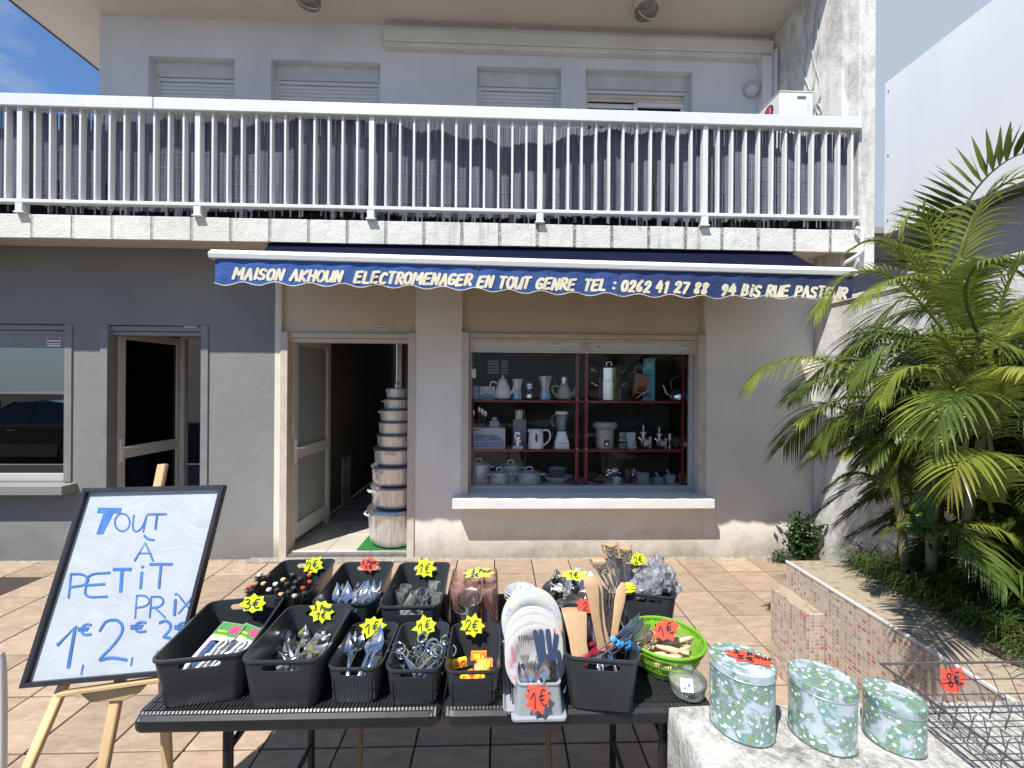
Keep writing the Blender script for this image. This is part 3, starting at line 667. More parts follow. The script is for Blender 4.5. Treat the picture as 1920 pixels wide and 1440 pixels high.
# --- bins
def bool_apply(o,cut):
    md=o.modifiers.new('b','BOOLEAN'); md.operation='DIFFERENCE'; md.solver='EXACT'; md.object=cut
    dg=bpy.context.evaluated_depsgraph_get(); me=bpy.data.meshes.new_from_object(o.evaluated_get(dg)); o.modifiers.clear(); old=o.data; o.data=me; 
    cm=cut.data; bpy.data.objects.remove(cut); me.name='bin_body'
    for p in me.polygons: p.use_smooth=True
    me.set_sharp_from_angle(angle=math.radians(35))
def binn(label,fl,fr,bl,br,h,yaw=None,ribs=False,bw=.80):
    z=TZ+h; q=[atZ(*p,z) for p in (fl,fr,bl,br)]
    w_=((q[1]-q[0]).length+(q[3]-q[2]).length)/2; l_=((q[2]-q[0]).length+(q[3]-q[1]).length)/2; c=(q[0]+q[1]+q[2]+q[3])/4
    w_*=1.0
    d=((q[2]+q[3])-(q[0]+q[1])); ya=-math.atan2(d.x,d.y) if yaw is None else yaw
    t=thing('storage_bin',label,'bin',(c.x,c.y,TZ+.0005),(0,0,ya),'dark grey plastic bins on the folding table')
    s0=MB(); r=.028
    A=[rrect(w_*bw,l_*.86,0,r*.8,5),rrect(w_*(bw+.02),l_*.87,.004,r*.8,5),rrect(w_*.965,l_*.975,h-.008,r,5),rrect(w_,l_,h-.006,r+.003,5),rrect(w_,l_,h,r+.003,5),rrect(w_*.95,l_*.965,h,r,5),rrect(w_*(bw-.01),l_*.85,.005,r*.7,5)]
    s0.loft(A); o=s0.build('bin_body',m_bin,t)
    cut=MB(); hw=w_*.17; hh=h*.065; zc=h*.83
    prof=[]
    for i in range(9): a_=math.radians(-90+180*i/8); prof.append((hw+hh*math.cos(a_)*1.3,zc+hh*math.sin(a_)))
    for i in range(9): a_=math.radians(90+180*i/8); prof.append((-hw+hh*math.cos(a_)*1.3,zc+hh*math.sin(a_)))
    cut.loft([[Vector((x,y,zz)) for x,zz in prof] for y in (-l_,l_)]); co=cut.build('cut',m_bin,t)
    bool_apply(o,co)
    if ribs or True:
        rb_=MB(); n_=13 if w_<.2 else 17
        if ribs:
            for i in range(n_):
                u=(i-(n_-1)/2)/n_*w_*bw*1.0
                for k in range(2):
                    z0=h*(.12+.3*k); z1=z0+h*.24; 
                    yy=lambda zz:-(l_*.87/2+(l_*.975-l_*.87)/2*(zz-.004)/(h-.012))-.0008
                    rb_.add([(u-.0022,yy(z0),z0),(u+.0022,yy(z0),z0),(u+.0034,yy(z1),z1),(u-.001,yy(z1),z1),(u,yy(z0)+.004,z0),(u,yy(z1)+.004,z1)],[(0,1,2,3),(0,3,5,4),(1,4,5,2)])
            o2=rb_.build('rib_pattern',m_bin,t); o2['kind']='stuff'
    return t,w_,l_,c,ya
def place(t,x,y,z): return t.matrix_world
def T(b,x,y,z): # local point in bin frame to world
    t,w_,l_,c,ya=b; return Vector((c.x+x*math.cos(ya)-y*math.sin(ya),c.y+x*math.sin(ya)+y*math.cos(ya),TZ+z))
B1=binn('large dark bin with packs of blister cards, at the left front of the table',(292,1231),(450,1236),(400,1120),(533,1122),.14)
B2=binn('large dark bin heaped with loose small cutlery, second from the left at the front',(445,1240),(600,1239),(545,1133),(662,1136),.14)
B3=binn('small dark bin with big shiny serving spoons standing in it',(603,1253),(718,1253),(668,1166),(746,1167),.105,ribs=True)
B4=binn('small dark bin full of chrome bottle openers',(718,1256),(830,1257),(755,1166),(843,1166),.105,ribs=True)
B5=binn('small dark bin holding orange and yellow packets',(830,1260),(941,1258),(850,1167),(936,1167),.105,ribs=True)
B6=binn('dark bin of black brushes with coloured caps at the back left of the table',(462,1112),(574,1121),(536,1047),(628,1050),.14)
B7=binn('dark bin of tablespoons in the back row under a red tag',(577,1132),(704,1134),(650,1052),(736,1054),.14)
B8=binn('dark bin of small shot glasses in the back row',(706,1140),(826,1135),(752,1053),(845,1055),.14)
B9=binn('large dark bin bristling with wooden spatulas and steel forks',(1058,1234),(1202,1240),(1052,1132),(1172,1135),.15)
B10=binn('dark bin of plastic wrapped utensils at the back right of the table',(1165,1118),(1267,1113),(1165,1062),(1248,1058),.14)
# --- cutlery meshes (lying along +Y, bowl at +Y)
def spoon_bm(L_=.2,bw_=.042,bl=.065,hw=.007,dep=.009):
    b=MB(); st=[]; 
    N1,N2=10,16
    for i in range(N1):
        t=i/N1; y=t*(L_-bl); w2=hw*(1.35-1.0*math.sin(t*math.pi/2)*.75); z=.010*math.sin(t*math.pi)*1.0; st.append((y,w2,z,0))
    for i in range(N2+1):
        t=i/N2; y=L_-bl+bl*t; w2=max(.0018,bw_/2*math.sin(math.pi*min(1,max(0,(.07+.93*t)))**.5)); z=.0; st.append((y,w2,z+ .004*t,dep*math.sin(math.pi*t)))
    rings=[]
    for (y,w2,z,dp) in st:
        up_=[Vector((w2*u,y,z-dp*(1-u*u)+.0012*(1-u*u)*(dp==0))) for u in (-1,-.6,0,.6,1)]
        dn=[Vector((w2*u,y,z-dp*(1-u*u)-.0016)) for u in (1,.6,0,-.6,-1)]
        rings.append(up_+dn)
    return b.loft(rings)
def fork_bm(L_=.2,w_=.026,tl=.055,hw=.0065,nt_=4):
    b=MB(); st=[]
    for i in range(11):
        t=i/10; y=t*(L_-tl-.02); w2=hw*(1.3-.8*math.sin(t*math.pi/2)); st.append((y,w2,.008*math.sin(t*math.pi)))
    st+= [(L_-tl-.008,w_*.42,-.001),(L_-tl+.002,w_*.5,-.002)]
    b.loft([[Vector((-w2,y,z)),Vector((0,y,z+.0008)),Vector((w2,y,z)),Vector((w2,y,z-.0018)),Vector((-w2,y,z-.0018))] for y,w2,z in st])
    for k in range(nt_):
        x=(k-(nt_-1)/2)*w_/nt_*1.06; tw=w_/nt_*.27
        b.loft([[Vector((x-s*tw,y,z)) for s in (1,-1)]+[Vector((x+s*tw,y,z-.0016)) for s in (1,-1)] for y,z,s_ in ((L_-tl,-.002,1),(L_-tl*.4,-.004,1),(L_,.002,.6))])
    return b
def knife_bm(L_=.2,hw=.009,blade=.105):
    b=MB(); b.poly([(-hw*.8,0,0),(hw*.8,0,0),(hw,L_-blade,0),(-hw,L_-blade,0)],(0,0,.009)); return b
me_sp=spoon_bm().build('x',steel,None,smooth=60); sp_big=me_sp.data; bpy.data.objects.remove(me_sp)
o=spoon_bm(.15,.032,.048,.005,.006).build('x',steel2,None,smooth=60); sp_sm=o.data; bpy.data.objects.remove(o)
o=fork_bm().build('x',steel,None,smooth=60); fk=o.data; bpy.data.objects.remove(o)
o=fork_bm(.15,.022,.038,.005,4).build('x',steel2,None,smooth=60); fks=o.data; bpy.data.objects.remove(o)
def opener_bm():
    b=MB(); b.tube([(0,y,.002*math.sin(y*40)) for y in (0,.02,.05,.085)],[.0062,.0075,.006,.0045],8,flat=.5)
    b.tube([(.017*math.cos(a),.107+.022*math.sin(a),0) for a in [2*math.pi*i/18 for i in range(18)]],.0042,7,closed=True)
    b.box(-.009,.009,.096,.1,-.0015,.0015); return b
o=opener_bm().build('x',chrome,None,smooth=60); op=o.data; bpy.data.objects.remove(o)
def item(name,me,label,cat,group,loc,rot): 
    o=link(name,me,None,loc,rot); return tag(o,label,cat,group)
rad=math.radians
# bin 3: big spoons leaning, bowls up towards the back
for i,(x,rz_,rx) in enumerate(((-.012,4,33),(.006,-10,31),(.033,-16,36),(.046,-8,30),(.022,-14,26),(-.03,-2,26),(.05,-12,38),(-.05,-14,22))):
    item('serving_spoon',sp_big,'big polished serving spoon standing in the small bin under a 1€ tag','spoon','serving spoons in the small bin',T(B3,x*.75-.012,-.085+.004*i,.012),(rad(rx),rad(R.uniform(-14,14)),rad(rz_+8))).scale=(.86,.86,.86)
for i in range(13):
    x=-.055+.010*i+R.uniform(-.004,.004)
    item('tablespoon',sp_big,'polished tablespoon standing in the back bin under a red tag','spoon','tablespoons in the back bin',T(B7,x+.015,-.14+R.uniform(-.01,.01),.012),(rad(38+R.uniform(-6,6)),rad(R.uniform(-35,35)),rad(R.uniform(-14,10))))
# bin 2: loose small cutlery
for i in range(34):
    s=R.choice(('s','f','s','f','k')); l=T(B2,R.uniform(-.045,.045),R.uniform(-.10,.0),.010+.0019*i)
    rot=(rad(R.uniform(-9,14)),rad(R.uniform(-40,40)),rad(R.uniform(-55,55)))
    item('small_spoon' if s!='f' else 'small_fork',sp_sm if s!='f' else fks,{'f':'short steel fork','s':'short steel spoon','k':'small steel teaspoon'}[s]+' lying loose in the heap of the second front bin','cutlery','loose cutlery in the second front bin',l,rot)
for i in range(26):
    l=T(B4,R.uniform(-.02,.02),R.uniform(-.085,-.02),.010+.0024*i)
    item('bottle_opener',op,'chrome ring ended bottle opener in the pile of the small bin','bottle opener','bottle openers in the small bin',l,(rad(R.uniform(-12,16)),rad(R.uniform(-40,40)),rad(R.uniform(-42,42))))
# bin 5: packets
ora=P('orange_card',(.85,.27,.03),.45,var=.05); yel=P('yellow_card',(.85,.66,.03),.45,var=.05); redc=P('red_card',(.6,.07,.03),.45)
pk=[(-.048,.02,.05,80,20,yel),(.012,.03,.065,75,0,ora),(.030,.008,.055,40,4,ora),(.024,-.01,.05,50,-10,ora),(-.022,-.03,.045,20,30,ora),(.0,-.045,.04,35,95,redc),(.018,-.045,.05,50,80,yel),(.038,-.03,.05,60,75,yel),(-.03,-.06,.045,15,70,yel),(.02,-.07,.03,10,0,yel),(-.01,-.01,.02,0,20,yel),(.04,-.07,.03,0,90,yel),(-.01,-.078,.05,50,85,yel),(.035,-.05,.03,12,20,ora)]
for i,(x,y,z,rx,rz_,mm) in enumerate(pk):
    t=thing('packet','small orange and yellow card packet in the small bin','packet',T(B5,x,y,z-.012),(rad(rx),0,rad(rz_)),'card packets in the small bin')
    MB().box(-.024,.024,-.012,.012,-.006,.006).build('box',mm,t,bevel=.0008)
    MB().box(-.016,.016,-.006,.006,.0061,.0066).build('print',yel if mm is not yel else ora,t)
    MB().tube(circ((.012,0,.0075),.007,12),.0012,5,closed=True).build('ring_mark',redc,t)
# bin 6: brushes
def brush(cap):
    t=thing('round_brush','','brush'); 
    bb=MB()
    for k in range(190):
        a=R.uniform(0,2*math.pi); z=R.uniform(.07,.143); r=R.uniform(.017,.028); d=Vector((math.cos(a),math.sin(a),R.uniform(-.1,.25))); s=Vector((-math.sin(a),math.cos(a),0))*.0012; p=Vector((0,0,z)); q=p+d*r
        bb.add([p-s*1.6,p+s*1.6,q],[(0,1,2)]); bb.add([p-Vector((0,0,.0016)),p+Vector((0,0,.0016)),q],[(0,1,2)])
    o=bb.build('bristles',P('bristle_black',(.012,.011,.011),.6,var=0),t)
    MB().lathe([(.0045,0),(.0055,.03),(.006,.05),(.0075,.055),(.0075,.138)],10).build('handle',P('handle_black',(.02,.02,.02),.3),t,smooth=True)
    MB().lathe([(.0065,.138),(.0085,.140),(.0085,.146),(.0065,.148)],12).build('end_cap',cap,t,smooth=40)
    return t
caps=[P('cap_red',(.55,.07,.03),.35),P('cap_white',(.8,.76,.72),.35),P('cap_wood',(.62,.42,.2),.4),P('cap_dark',(.05,.045,.05),.35),P('cap_pink',(.6,.45,.45),.35)]
names=['red','white','pale wood','black','pinkish']
bsrc=[brush(c) for c in caps]; used=set()
spots=[(905,375,0),(985,270,1),(1028,345,2),(1078,400,1),(1135,350,1),(1205,310,2),(1188,440,2),(1310,455,4),(1385,385,0),(1445,330,0),(1440,270,0),(1302,385,3),(1290,265,3),(1240,345,3),(1070,275,3),(1360,300,3),(920,405,3),(1150,400,3),(1255,420,3),(1400,430,3),(1320,330,3)]
for (cx_,cy_,k) in spots:
    px=280+cx_/4.8; py=1020+cy_/4.8; q=atZ(px,py,TZ+.150+.02*(1-(cy_-265)/175.))
    dx,dy=R.uniform(-.02,.02),R.uniform(-.02,.02)
    lean=(rad((T(B6,0,0,0).y-q.y)*90*-1+R.uniform(-6,6)),rad((q.x-T(B6,0,0,0).x)*110+R.uniform(-5,5)),0)
    Rm=Matrix.Rotation(lean[1],3,'Y')@Matrix.Rotation(lean[0],3,'X'); e=Rm.to_euler()
    base=q-Rm@Vector((0,0,.147)); base.z=max(base.z,TZ+.004)
    lab='black bristle round brush with a %s end cap in the back left bin'%names[k]
    if k in used: c=copytree(bsrc[k],None,base,e,lab)
    else: c=bsrc[k]; c.location=base; c.rotation_euler=e; c['label']=lab; used.add(k)
    c['group']='brushes with %s caps'%names[k]
# bin 8: shot glasses
glassy=glassm('clear_glass',(.97,.98,.975),1.5,.0,haze=.16,hazecol=(.62,.63,.61))
def cup_bm(r0,r1,h,t=.002,n_=20): return MB().lathe([(r0*.9,0),(r0,.003),(r1,h),(r1-t,h),(r0-t,.008),(.0005,.006)],n_,cap1=True)
o=cup_bm(.019,.023,.055).build('x',glassy,None,smooth=50); shot=o.data; bpy.data.objects.remove(o)
for i,(px,py,z,rx,ry) in enumerate(((748,1122,.045,12,-4),(763,1124,.05,20,30),(780,1103,.08,50,40),(790,1118,.055,15,0),(806,1126,.05,30,-25),(811,1105,.075,15,10),(771,1130,.04,80,10),(787,1132,.035,60,-50),(818,1128,.05,10,5),(742,1134,.03,70,70),(757,1112,.055,10,0),(800,1112,.06,25,60))):
    q=atZ(px,py,TZ+z+.03); item('shot_glass',shot,'small clear shot glass tumbled in the back row bin','glass','shot glasses in the back bin',(q.x,q.y,TZ+z),(rad(rx),rad(ry),R.uniform(0,3)))
for i in range(8): item('shot_glass',shot,'small clear shot glass tumbled in the back row bin','glass','shot glasses in the back bin',T(B8,R.uniform(-.06,.06),R.uniform(-.11,0),.02),(rad(R.uniform(-80,80)),rad(R.uniform(-60,60)),R.uniform(0,3)))
# bin 1: blister cards
wc=P('card_white',(.50,.49,.50),.4,var=.06,scale=40); gc=P('card_green',(.05,.22,.05),.4); pc=P('card_pink',(.42,.05,.13),.4); gy=P('card_grey',(.4,.41,.42),.35,var=.2,scale=60); dkc=P('card_dark',(.04,.05,.035),.4)
blist=glassm('blister_plastic',(.93,.93,.94),1.45,.03)
def tri(px,py,z): return atZ(px,py,TZ+z)
cardn=iter(['front left white and green blister card in the left front bin','front right white and green blister card in the left front bin','grey and dark blister card slanting behind the white ones','blister card mostly hidden under the front right one','lowest blister card seen through the handle hole'])
def card(loc,rot,w_,h_,variant):
    t=thing('blister_card',next(cardn),'package',loc,rot,'blister cards in the left front bin')
    MB().box(-w_/2,w_/2,0,h_,0,.0015).build('backing_card',wc if variant!=2 else gy,t)
    MB().box(-w_/2+.001,w_/2-.001,h_*.74,h_-.001,.0016,.002).build('header',gc if variant!=2 else dkc,t)
    tx=MB(); 
    for (u0,u1,v) in ((-.4,.0,.82),(-.42,.12,.74)): tx.box(w_*u0,w_*u1,h_*v-.002,h_*v+.003,.0021,.0024)
    tx.build('header_print',P('print_yellow',(.42,.5,.04),.4),t)
    MB().poly([(w_*.08+.0*i,0,0) for i in range(0)] or [(w_*.05,h_*.80,.0022),(w_*.45,h_*.80,.0022),(w_*.45,h_*.95,.0022),(w_*.05,h_*.95,.0022)],(0,0,.0004)).build('badge',pc,t)
    tx=MB()
    for v in (.62,.58,.48,.44,.40): tx.box(-w_*.44,-w_*R.uniform(.0,.12),h_*v-.001,h_*v+.001,.0016,.0019)
    tx.build('small_print',P('print_magenta',(.5,.12,.25),.5),t)
    MB().tube(spline([(w_*.28,h_*.5,.006),(w_*.38,h_*.6,.007),(w_*.25,h_*.68,.007),(w_*.12,h_*.55,.007),(w_*.15,h_*.3,.006),(w_*.05,h_*.1,.006)],5),.0035,7).build('tool',P('tool_white',(.75,.72,.70),.3),t,smooth=True)
    MB().tube(spline([(w_*.05,h_*.4,.005),(-w_*.05,h_*.3,.005),(w_*.0,h_*.15,.005)],5),.003,6).build('tool_tip',steel,t,smooth=True)
    MB().loft([rrect(w_*.7,h_*.62,.002,.006,3,w_*.08,h_*.34),rrect(w_*.62,h_*.56,.011,.006,3,w_*.08,h_*.34)]).build('blister',blist,t,smooth=30)
card(T(B1,-.05,-.105,.055),(rad(24),rad(0),rad(-14)),.085,.165,0)
card(T(B1,.0,-.105,.062),(rad(22),rad(4),rad(-22)),.08,.15,1)
card(T(B1,.01,-.05,.055),(rad(18),rad(-6),rad(-44)),.09,.15,2)
card(T(B1,.03,-.11,.02),(rad(20),rad(3),rad(-30)),.07,.13,1)
card(T(B1,-.03,-.118,.01),(rad(12),0,rad(-5)),.08,.14,0)
# bin 9: spatulas, forks
wood=P('beech_wood',(.46,.30,.165),.55,var=.16,scale=9,sc3=(1,1,.25),bump=.1,bscale=40)
wood2=P('pine_wood',(.50,.35,.18),.55,var=.2,scale=7,sc3=(1,1,.2),bump=.1,bscale=40)
def wpt(px,py,Y): return atY(px,py,Y)
def flatstick(name,label,cat,group,pts,th,mat,Y0,Y1,nrm=None):
    """pts: list of (px,py,halfwidth_px); the blade leans from depth Y0 (bottom) to Y1 (top)"""
    n_=len(pts); ring=[]
    for i,(px,py,hw) in enumerate(pts):
        Y=Y0+(Y1-Y0)*i/(n_-1); a=atY(px-hw,py,Y); b_=atY(px+hw,py,Y); d=(b_-a)
        nn=Vector((0,-1,.15)).normalized()*th/2
        ring.append([a+nn*.4,a.lerp(b_,.12)+nn,a.lerp(b_,.88)+nn,b_+nn*.4,b_-nn*.4,b_.lerp(a,.12)-nn,b_.lerp(a,.88)-nn,a-nn*.4])
    base=ring[0][0].copy(); ring=[[p-base for p in r] for r in ring]
    o=MB().loft(ring).build(name,mat,None,loc=base,smooth=30,bevel=0); return tag(o,label,cat,group)
flatstick('wooden_turner','broad wooden turner leaning at the left of the big utensil bin','spatula','wooden turners',[(1092,1232,13),(1088,1205,12),(1085,1175,15),(1082,1152,18),(1079,1143,18),(1077,1139,17)],.006,wood,-2.68,-2.60)
flatstick('wooden_turner','broad wooden turner behind the front one at the left of the utensil bin','spatula','wooden turners',[(1082,1232,10),(1076,1200,9),(1073,1170,13),(1070,1148,16),(1068,1140,16)],.006,wood,-2.66,-2.58)
flatstick('wooden_spatula','tall wooden spatula with a wide slanted head in the utensil bin','spatula','tall wooden spatulas',[(1129,1220,8),(1121,1180,7.5),(1116,1150,8),(1113,1125,10),(1109,1100,13),(1106,1086,13),(1108,1080,7)],.006,wood,-2.68,-2.64)
flatstick('wooden_spatula','tall wooden spatula just behind another one in the utensil bin','spatula','tall wooden spatulas',[(1140,1215,6),(1129,1170,6),(1123,1130,8),(1118,1100,11),(1114,1084,9)],.006,wood,-2.66,-2.62)
flatstick('wooden_paddle','narrow wooden paddle standing right of the tall spatulas','spatula',None,[(1149,1218,7),(1154,1175,6.5),(1158,1150,8),(1162,1125,10),(1165,1105,9),(1168,1092,3)],.006,wood,-2.66,-2.62)
bigfork=fork_bm(.235,.036,.085,.006,4).build('x',steel,None,smooth=60); bf=bigfork.data; bpy.data.objects.remove(bigfork)
for i,(px,py,rx,ry,rz_,Y) in enumerate(((1150,1098,82,10,14,-2.58),(1139,1122,82,-5,0,-2.62),(1122,1160,56,8,14,-2.6),(1112,1165,54,0,30,-2.58),(1130,1152,60,-9,-4,-2.59))):
    tip=atY(px,py,Y); Rm=Matrix.Rotation(rad(rz_*0),3,'Z')@Matrix.Rotation(rad(ry),3,'Y')@Matrix.Rotation(rad(rx),3,'X')
    o=item('serving_fork',bf,'large steel serving fork standing tines up in the utensil bin','fork','serving forks in the utensil bin',tip-Rm@Vector((0,.235,0)),Rm.to_euler())
bigspoon=spoon_bm(.17,.05,.07,.006,.010).build('x',steel,None,smooth=60); bs=bigspoon.data; bpy.data.objects.remove(bigspoon)
for i,(px,py,rx,ry,Y) in enumerate(((1088,1206,62,30,-2.62),(1163,1165,72,-12,-2.58),(1140,1200,66,20,-2.60))):
    tip=atY(px,py,Y); Rm=Matrix.Rotation(rad(ry),3,'Y')@Matrix.Rotation(rad(rx),3,'X')
    item('ladle_spoon',bs,'large steel spoon leaning in the utensil bin','spoon','large spoons in the utensil bin',tip-Rm@Vector((0,.165,0)),Rm.to_euler())
# bundle of whisk like wire forks leaning right out of the bin
blu=P('blue_tie',(.03,.22,.5),.4)
for i in range(7):
    b_=MB(); a=atY(1122+i*9,1222+R.uniform(-6,8),-2.70); e=atY(1205+i*3+R.uniform(-6,6),1160+i*8,-2.66+.01*i)
    t=thing('wire_tongs','dark steel wire utensil tied with blue, leaning right out of the utensil bin','tongs',a,(0,0,0),'wire utensils leaning right')
    d=e-a; s=Vector((0.3,0,1)).normalized()
    for k in (-1.5,-.5,.5,1.5):
        b_.tube([Vector((0,0,0)),d*.45+s*k*.003,d*.62+s*k*.008,d*.95+s*k*.007+Vector((0,0,.008)),d+s*k*.003+Vector((0,0,.012))],.0017,6)
    b_.build('wires',P('dark_steel',(.35,.35,.37),.2,1,var=.1),t,smooth=True)
    MB().tube([d*.30,d*.40],.009,8,flat=.6).build('tie',blu,t,smooth=True)
redp=P('red_handle',(.20,.008,.03),.3)
for i in range(4):
    o=MB().tube(spline([(-.06,0,.0),(-.02,.01*i-.02,.006),(.04,.01,.0),(.08,-.01,.01)],4),.006,8,flat=.6).build('handle',redp,None,smooth=True,loc=T(B9,R.uniform(-.01,.01),R.uniform(-.06,.04),.10+.003*i),rot=(0,rad(R.uniform(-10,10)),rad(R.uniform(-50,50)))); o.name='red_handled_knife'; tag(o,'red handled kitchen knife lying inside the utensil bin','knife','red handled knives in the utensil bin')
# crumpled clear bags
def crumple(name,mat,parent,c,r,seed,amp=.35,sub=4,loc=None,sc_=(1,1,1),freq=3.2):
    bm=bmesh.new(); bmesh.ops.create_icosphere(bm,subdivisions=sub,radius=1)
    for v in bm.verts:
        d=v.co.normalized(); q=d*freq+Vector((seed*7.3,seed,0)); f=abs(noise.noise(q))*1.2+abs(noise.noise(q*2.3))*.7+noise.noise(q*5)*.25
        k=1-amp*f*1.3; v.co=Vector((d.x*sc_[0],d.y*sc_[1],d.z*sc_[2]))*k*r
    me=bpy.data.meshes.new(name); bm.to_mesh(me); bm.free(); me.materials.append(mat); return link(name,me,parent,c)
wrapm=glassm('plastic_wrap',(.95,.95,.96),1.5,.06,haze=.2,hazecol=(.7,.7,.74))
bag_i=[(1215,1090,.062,(1.1,.8,.9)),(1248,1085,.05,(1,.8,1.1)),(1232,1068,.045,(.8,.8,1.3)),(1195,1105,.045,(1.2,.8,.7)),(1262,1102,.04,(1.2,.8,.5))]
for i,(px,py,r,s_) in enumerate(bag_i):
    q=atY(px,py,-2.33+.03*(i%3)); t=thing('wrapped_utensils','crumpled clear plastic bag of grey utensils, '+['largest, in the middle of the bin','right of the largest one','topmost, pointing up','leftmost, low in the bin','rightmost, hanging over the rim'][i],'bag',q,(0,0,i),'clear bags in the back right bin')
    crumple('plastic_bag',wrapm,t,(0,0,0),r*1.15,i+3,.42,3,sc_=s_,freq=2.0)
    for k in range(3): MB().tube([(-r*.5+k*.018,0,-r*.8),(-r*.3+k*.02,.01,r*.75)],.006,7,flat=.5).build('utensil',P('grey_utensil',(.42,.42,.45),.35,var=.2,scale=30) if k else P('lilac',(.3,.28,.4),.4),t,smooth=True)
sleevem=glassm('clear_sleeve',(.98,.98,.985),1.4,.04,haze=.07,hazecol=(.7,.7,.72))
# wrapped wooden brushes rising from the same bin
for i,(bx,by,tx_,ty_,w_) in enumerate(((1152,1110,1127,1060,.05),(1165,1112,1146,1032,.06),(1172,1112,1170,1038,.05),(1160,1112,1158,1050,.05))):
    Y=-2.36+.015*i; a=atY(bx,by,Y); e=atY(tx_,ty_,Y+.02); t=thing('scrub_brush',['leftmost sleeved wooden brush, its bristles turned to the left','tallest sleeved wooden brush with a pale bristle head','rightmost sleeved wooden brush with a pale bristle head','sleeved wooden brush in the middle of the bunch'][i],'brush',a,(0,0,0),'sleeved wooden brushes'); d=e-a
    MB().tube([d*0,d*.85],.007,8,flat=.6).build('handle',P('clear_handle',(.58,.48,.38),.35,var=.2,scale=30),t,smooth=True)
    sd=Vector((1,0,0)); fw_=Vector((0,-1,0)); h=MB(); h.obox(d*1.0,sd*w_*.5,fw_*.014,d.normalized()*.026); h.build('brush_head',wood,t,bevel=.003)
    br=MB()
    for k in range(60):
        p=d*1.0+sd*R.uniform(-.4,.4)*w_+d.normalized()*R.uniform(-.02,.02); q=p+fw_*R.uniform(.018,.026)+Vector((R.uniform(-.02,-.008)*(1 if i<1 else .3),0,.0)); br.tube([p,q],.0011,4)
    br.build('bristles',P('bristle_tan',(.55,.42,.28),.7),t)
    g=MB(); N=8; g.loft([[d*(.15+1.05*k/N)+sd*math.cos(a_)*(.018+.016*k/N)*(1+.25*noise.noise(Vector((a_*2,k,i))))+fw_*math.sin(a_)*(.012+.01*k/N)*(1+.3*noise.noise(Vector((a_*3,k*2,i)))) for a_ in [2*math.pi*j_/14 for j_ in range(14)]] for k in range(N+1)]); g.build('plastic_sleeve',sleevem,t)
o=crumple('yellow_wrapper',P('yellow_foil',(.75,.6,.03),.3),None,atY(1178,1104,-2.41),.03,5,.6,3,sc_=(1.2,.6,.8)); tag(o,'crumpled yellow wrapper at the rim of the back right bin','wrapper')
# round tray of foil packets
tc_=(atZ(1070,1092,TZ+.03)); tc_.z=TZ+.0005
t=thing('round_tray','round steel tray heaped with folded foil and paper packets','tray',(tc_.x,-2.2,TZ+.0005))
MB().lathe([(.09,0),(.128,.035),(.136,.037),(.135,.040),(.125,.038),(.088,.003)],36).build('dish',steel2,t,smooth=40)
foil=[P('foil_black',(.02,.02,.022),.25,var=.1),P('foil_white',(.72,.72,.70),.4,var=.08),P('foil_silver',(.6,.6,.6),.25,.9)]
for i in range(20):
    q=Vector((tc_.x+R.uniform(-.09,.09),-2.2+R.uniform(-.09,.08),TZ+.035+R.uniform(0,.055)))
    b_=MB(); N=5; W=R.uniform(.03,.055); H=R.uniform(.022,.04); vv=[]
    for a in range(N+1):
        for c in range(N+1): vv.append((W*(a/N-.5),H*(c/N-.5),.016*noise.noise(Vector((a*.9+i*3,c*.9,i)))*2))
    b_.add(vv+[(x,y,z-.003) for x,y,z in vv],[(a*(N+1)+c,a*(N+1)+c+1,(a+1)*(N+1)+c+1,(a+1)*(N+1)+c) for a in range(N) for c in range(N)]+[tuple((N+1)**2+k for k in (a*(N+1)+c,(a+1)*(N+1)+c,(a+1)*(N+1)+c+1,a*(N+1)+c+1)) for a in range(N) for c in range(N)])
    o=b_.build('foil_packet',foil[i%3],None,loc=q,rot=(rad(R.uniform(-60,60)),rad(R.uniform(-60,60)),R.uniform(0,6))); tag(o,['glossy black','matt white','silver'][i%3]+' crumpled packet heaped on the round steel tray','packet',['black','white','silver'][i%3]+' packets on the round tray')
# bowls
def china(name,base=(.44,.45,.48),cols=((.10,.16,.45),),rmin=.6,rmax=1.0,R0_=.1,scale=30,th=.56):
    m,n,b=newmat(name); tcn=n.nodes.new('ShaderNodeTexCoord'); oi=n.nodes.new('ShaderNodeObjectInfo')
    q=n.nodes.new('ShaderNodeMapping'); q.inputs['Scale'].default_value=(1,1,.0); n.links.new(tcn.outputs['Object'],q.inputs['Vector'])
    ln=n.nodes.new('ShaderNodeVectorMath'); ln.operation='LENGTH'; n.links.new(q.outputs[0],ln.inputs[0]); r=ln.outputs['Value']
    band=mth(n,'MULTIPLY',rampn(n,r,R0_*rmin,R0_*rmin+.004),rampn(n,r,R0_*rmax-.004,R0_*rmax,1,0)); c=base
    for k,cc in enumerate(cols):
        av=n.nodes.new('ShaderNodeVectorMath'); av.operation='ADD'; n.links.new(tcn.outputs['Object'],av.inputs[0]); cv=n.nodes.new('ShaderNodeCombineXYZ'); n.links.new(mth(n,'MULTIPLY',oi.outputs['Random'],9),cv.inputs[0]); cv.inputs[1].default_value=k*3.3; n.links.new(cv.outputs[0],av.inputs[1])
        f=noisen(n,scale,5,vec=av.outputs[0],rough=.6,dist=1.0); c=mixc(n,mth(n,'MULTIPLY',band,rampn(n,f,th,th+.04,0,.8)),c,cc)
    if isinstance(c,tuple): b.inputs['Base Color'].default_value=(*c,1)
    else: n.links.new(c,b.inputs['Base Color'])
    b.inputs['Roughness'].default_value=.18; b.inputs['Specular IOR Level'].default_value=.5
    return m
bowlm=china('blue_floral_china',rmin=.62,rmax=.97,R0_=.062,scale=75,th=.53)
bq=atZ(975,1112,TZ+.045)
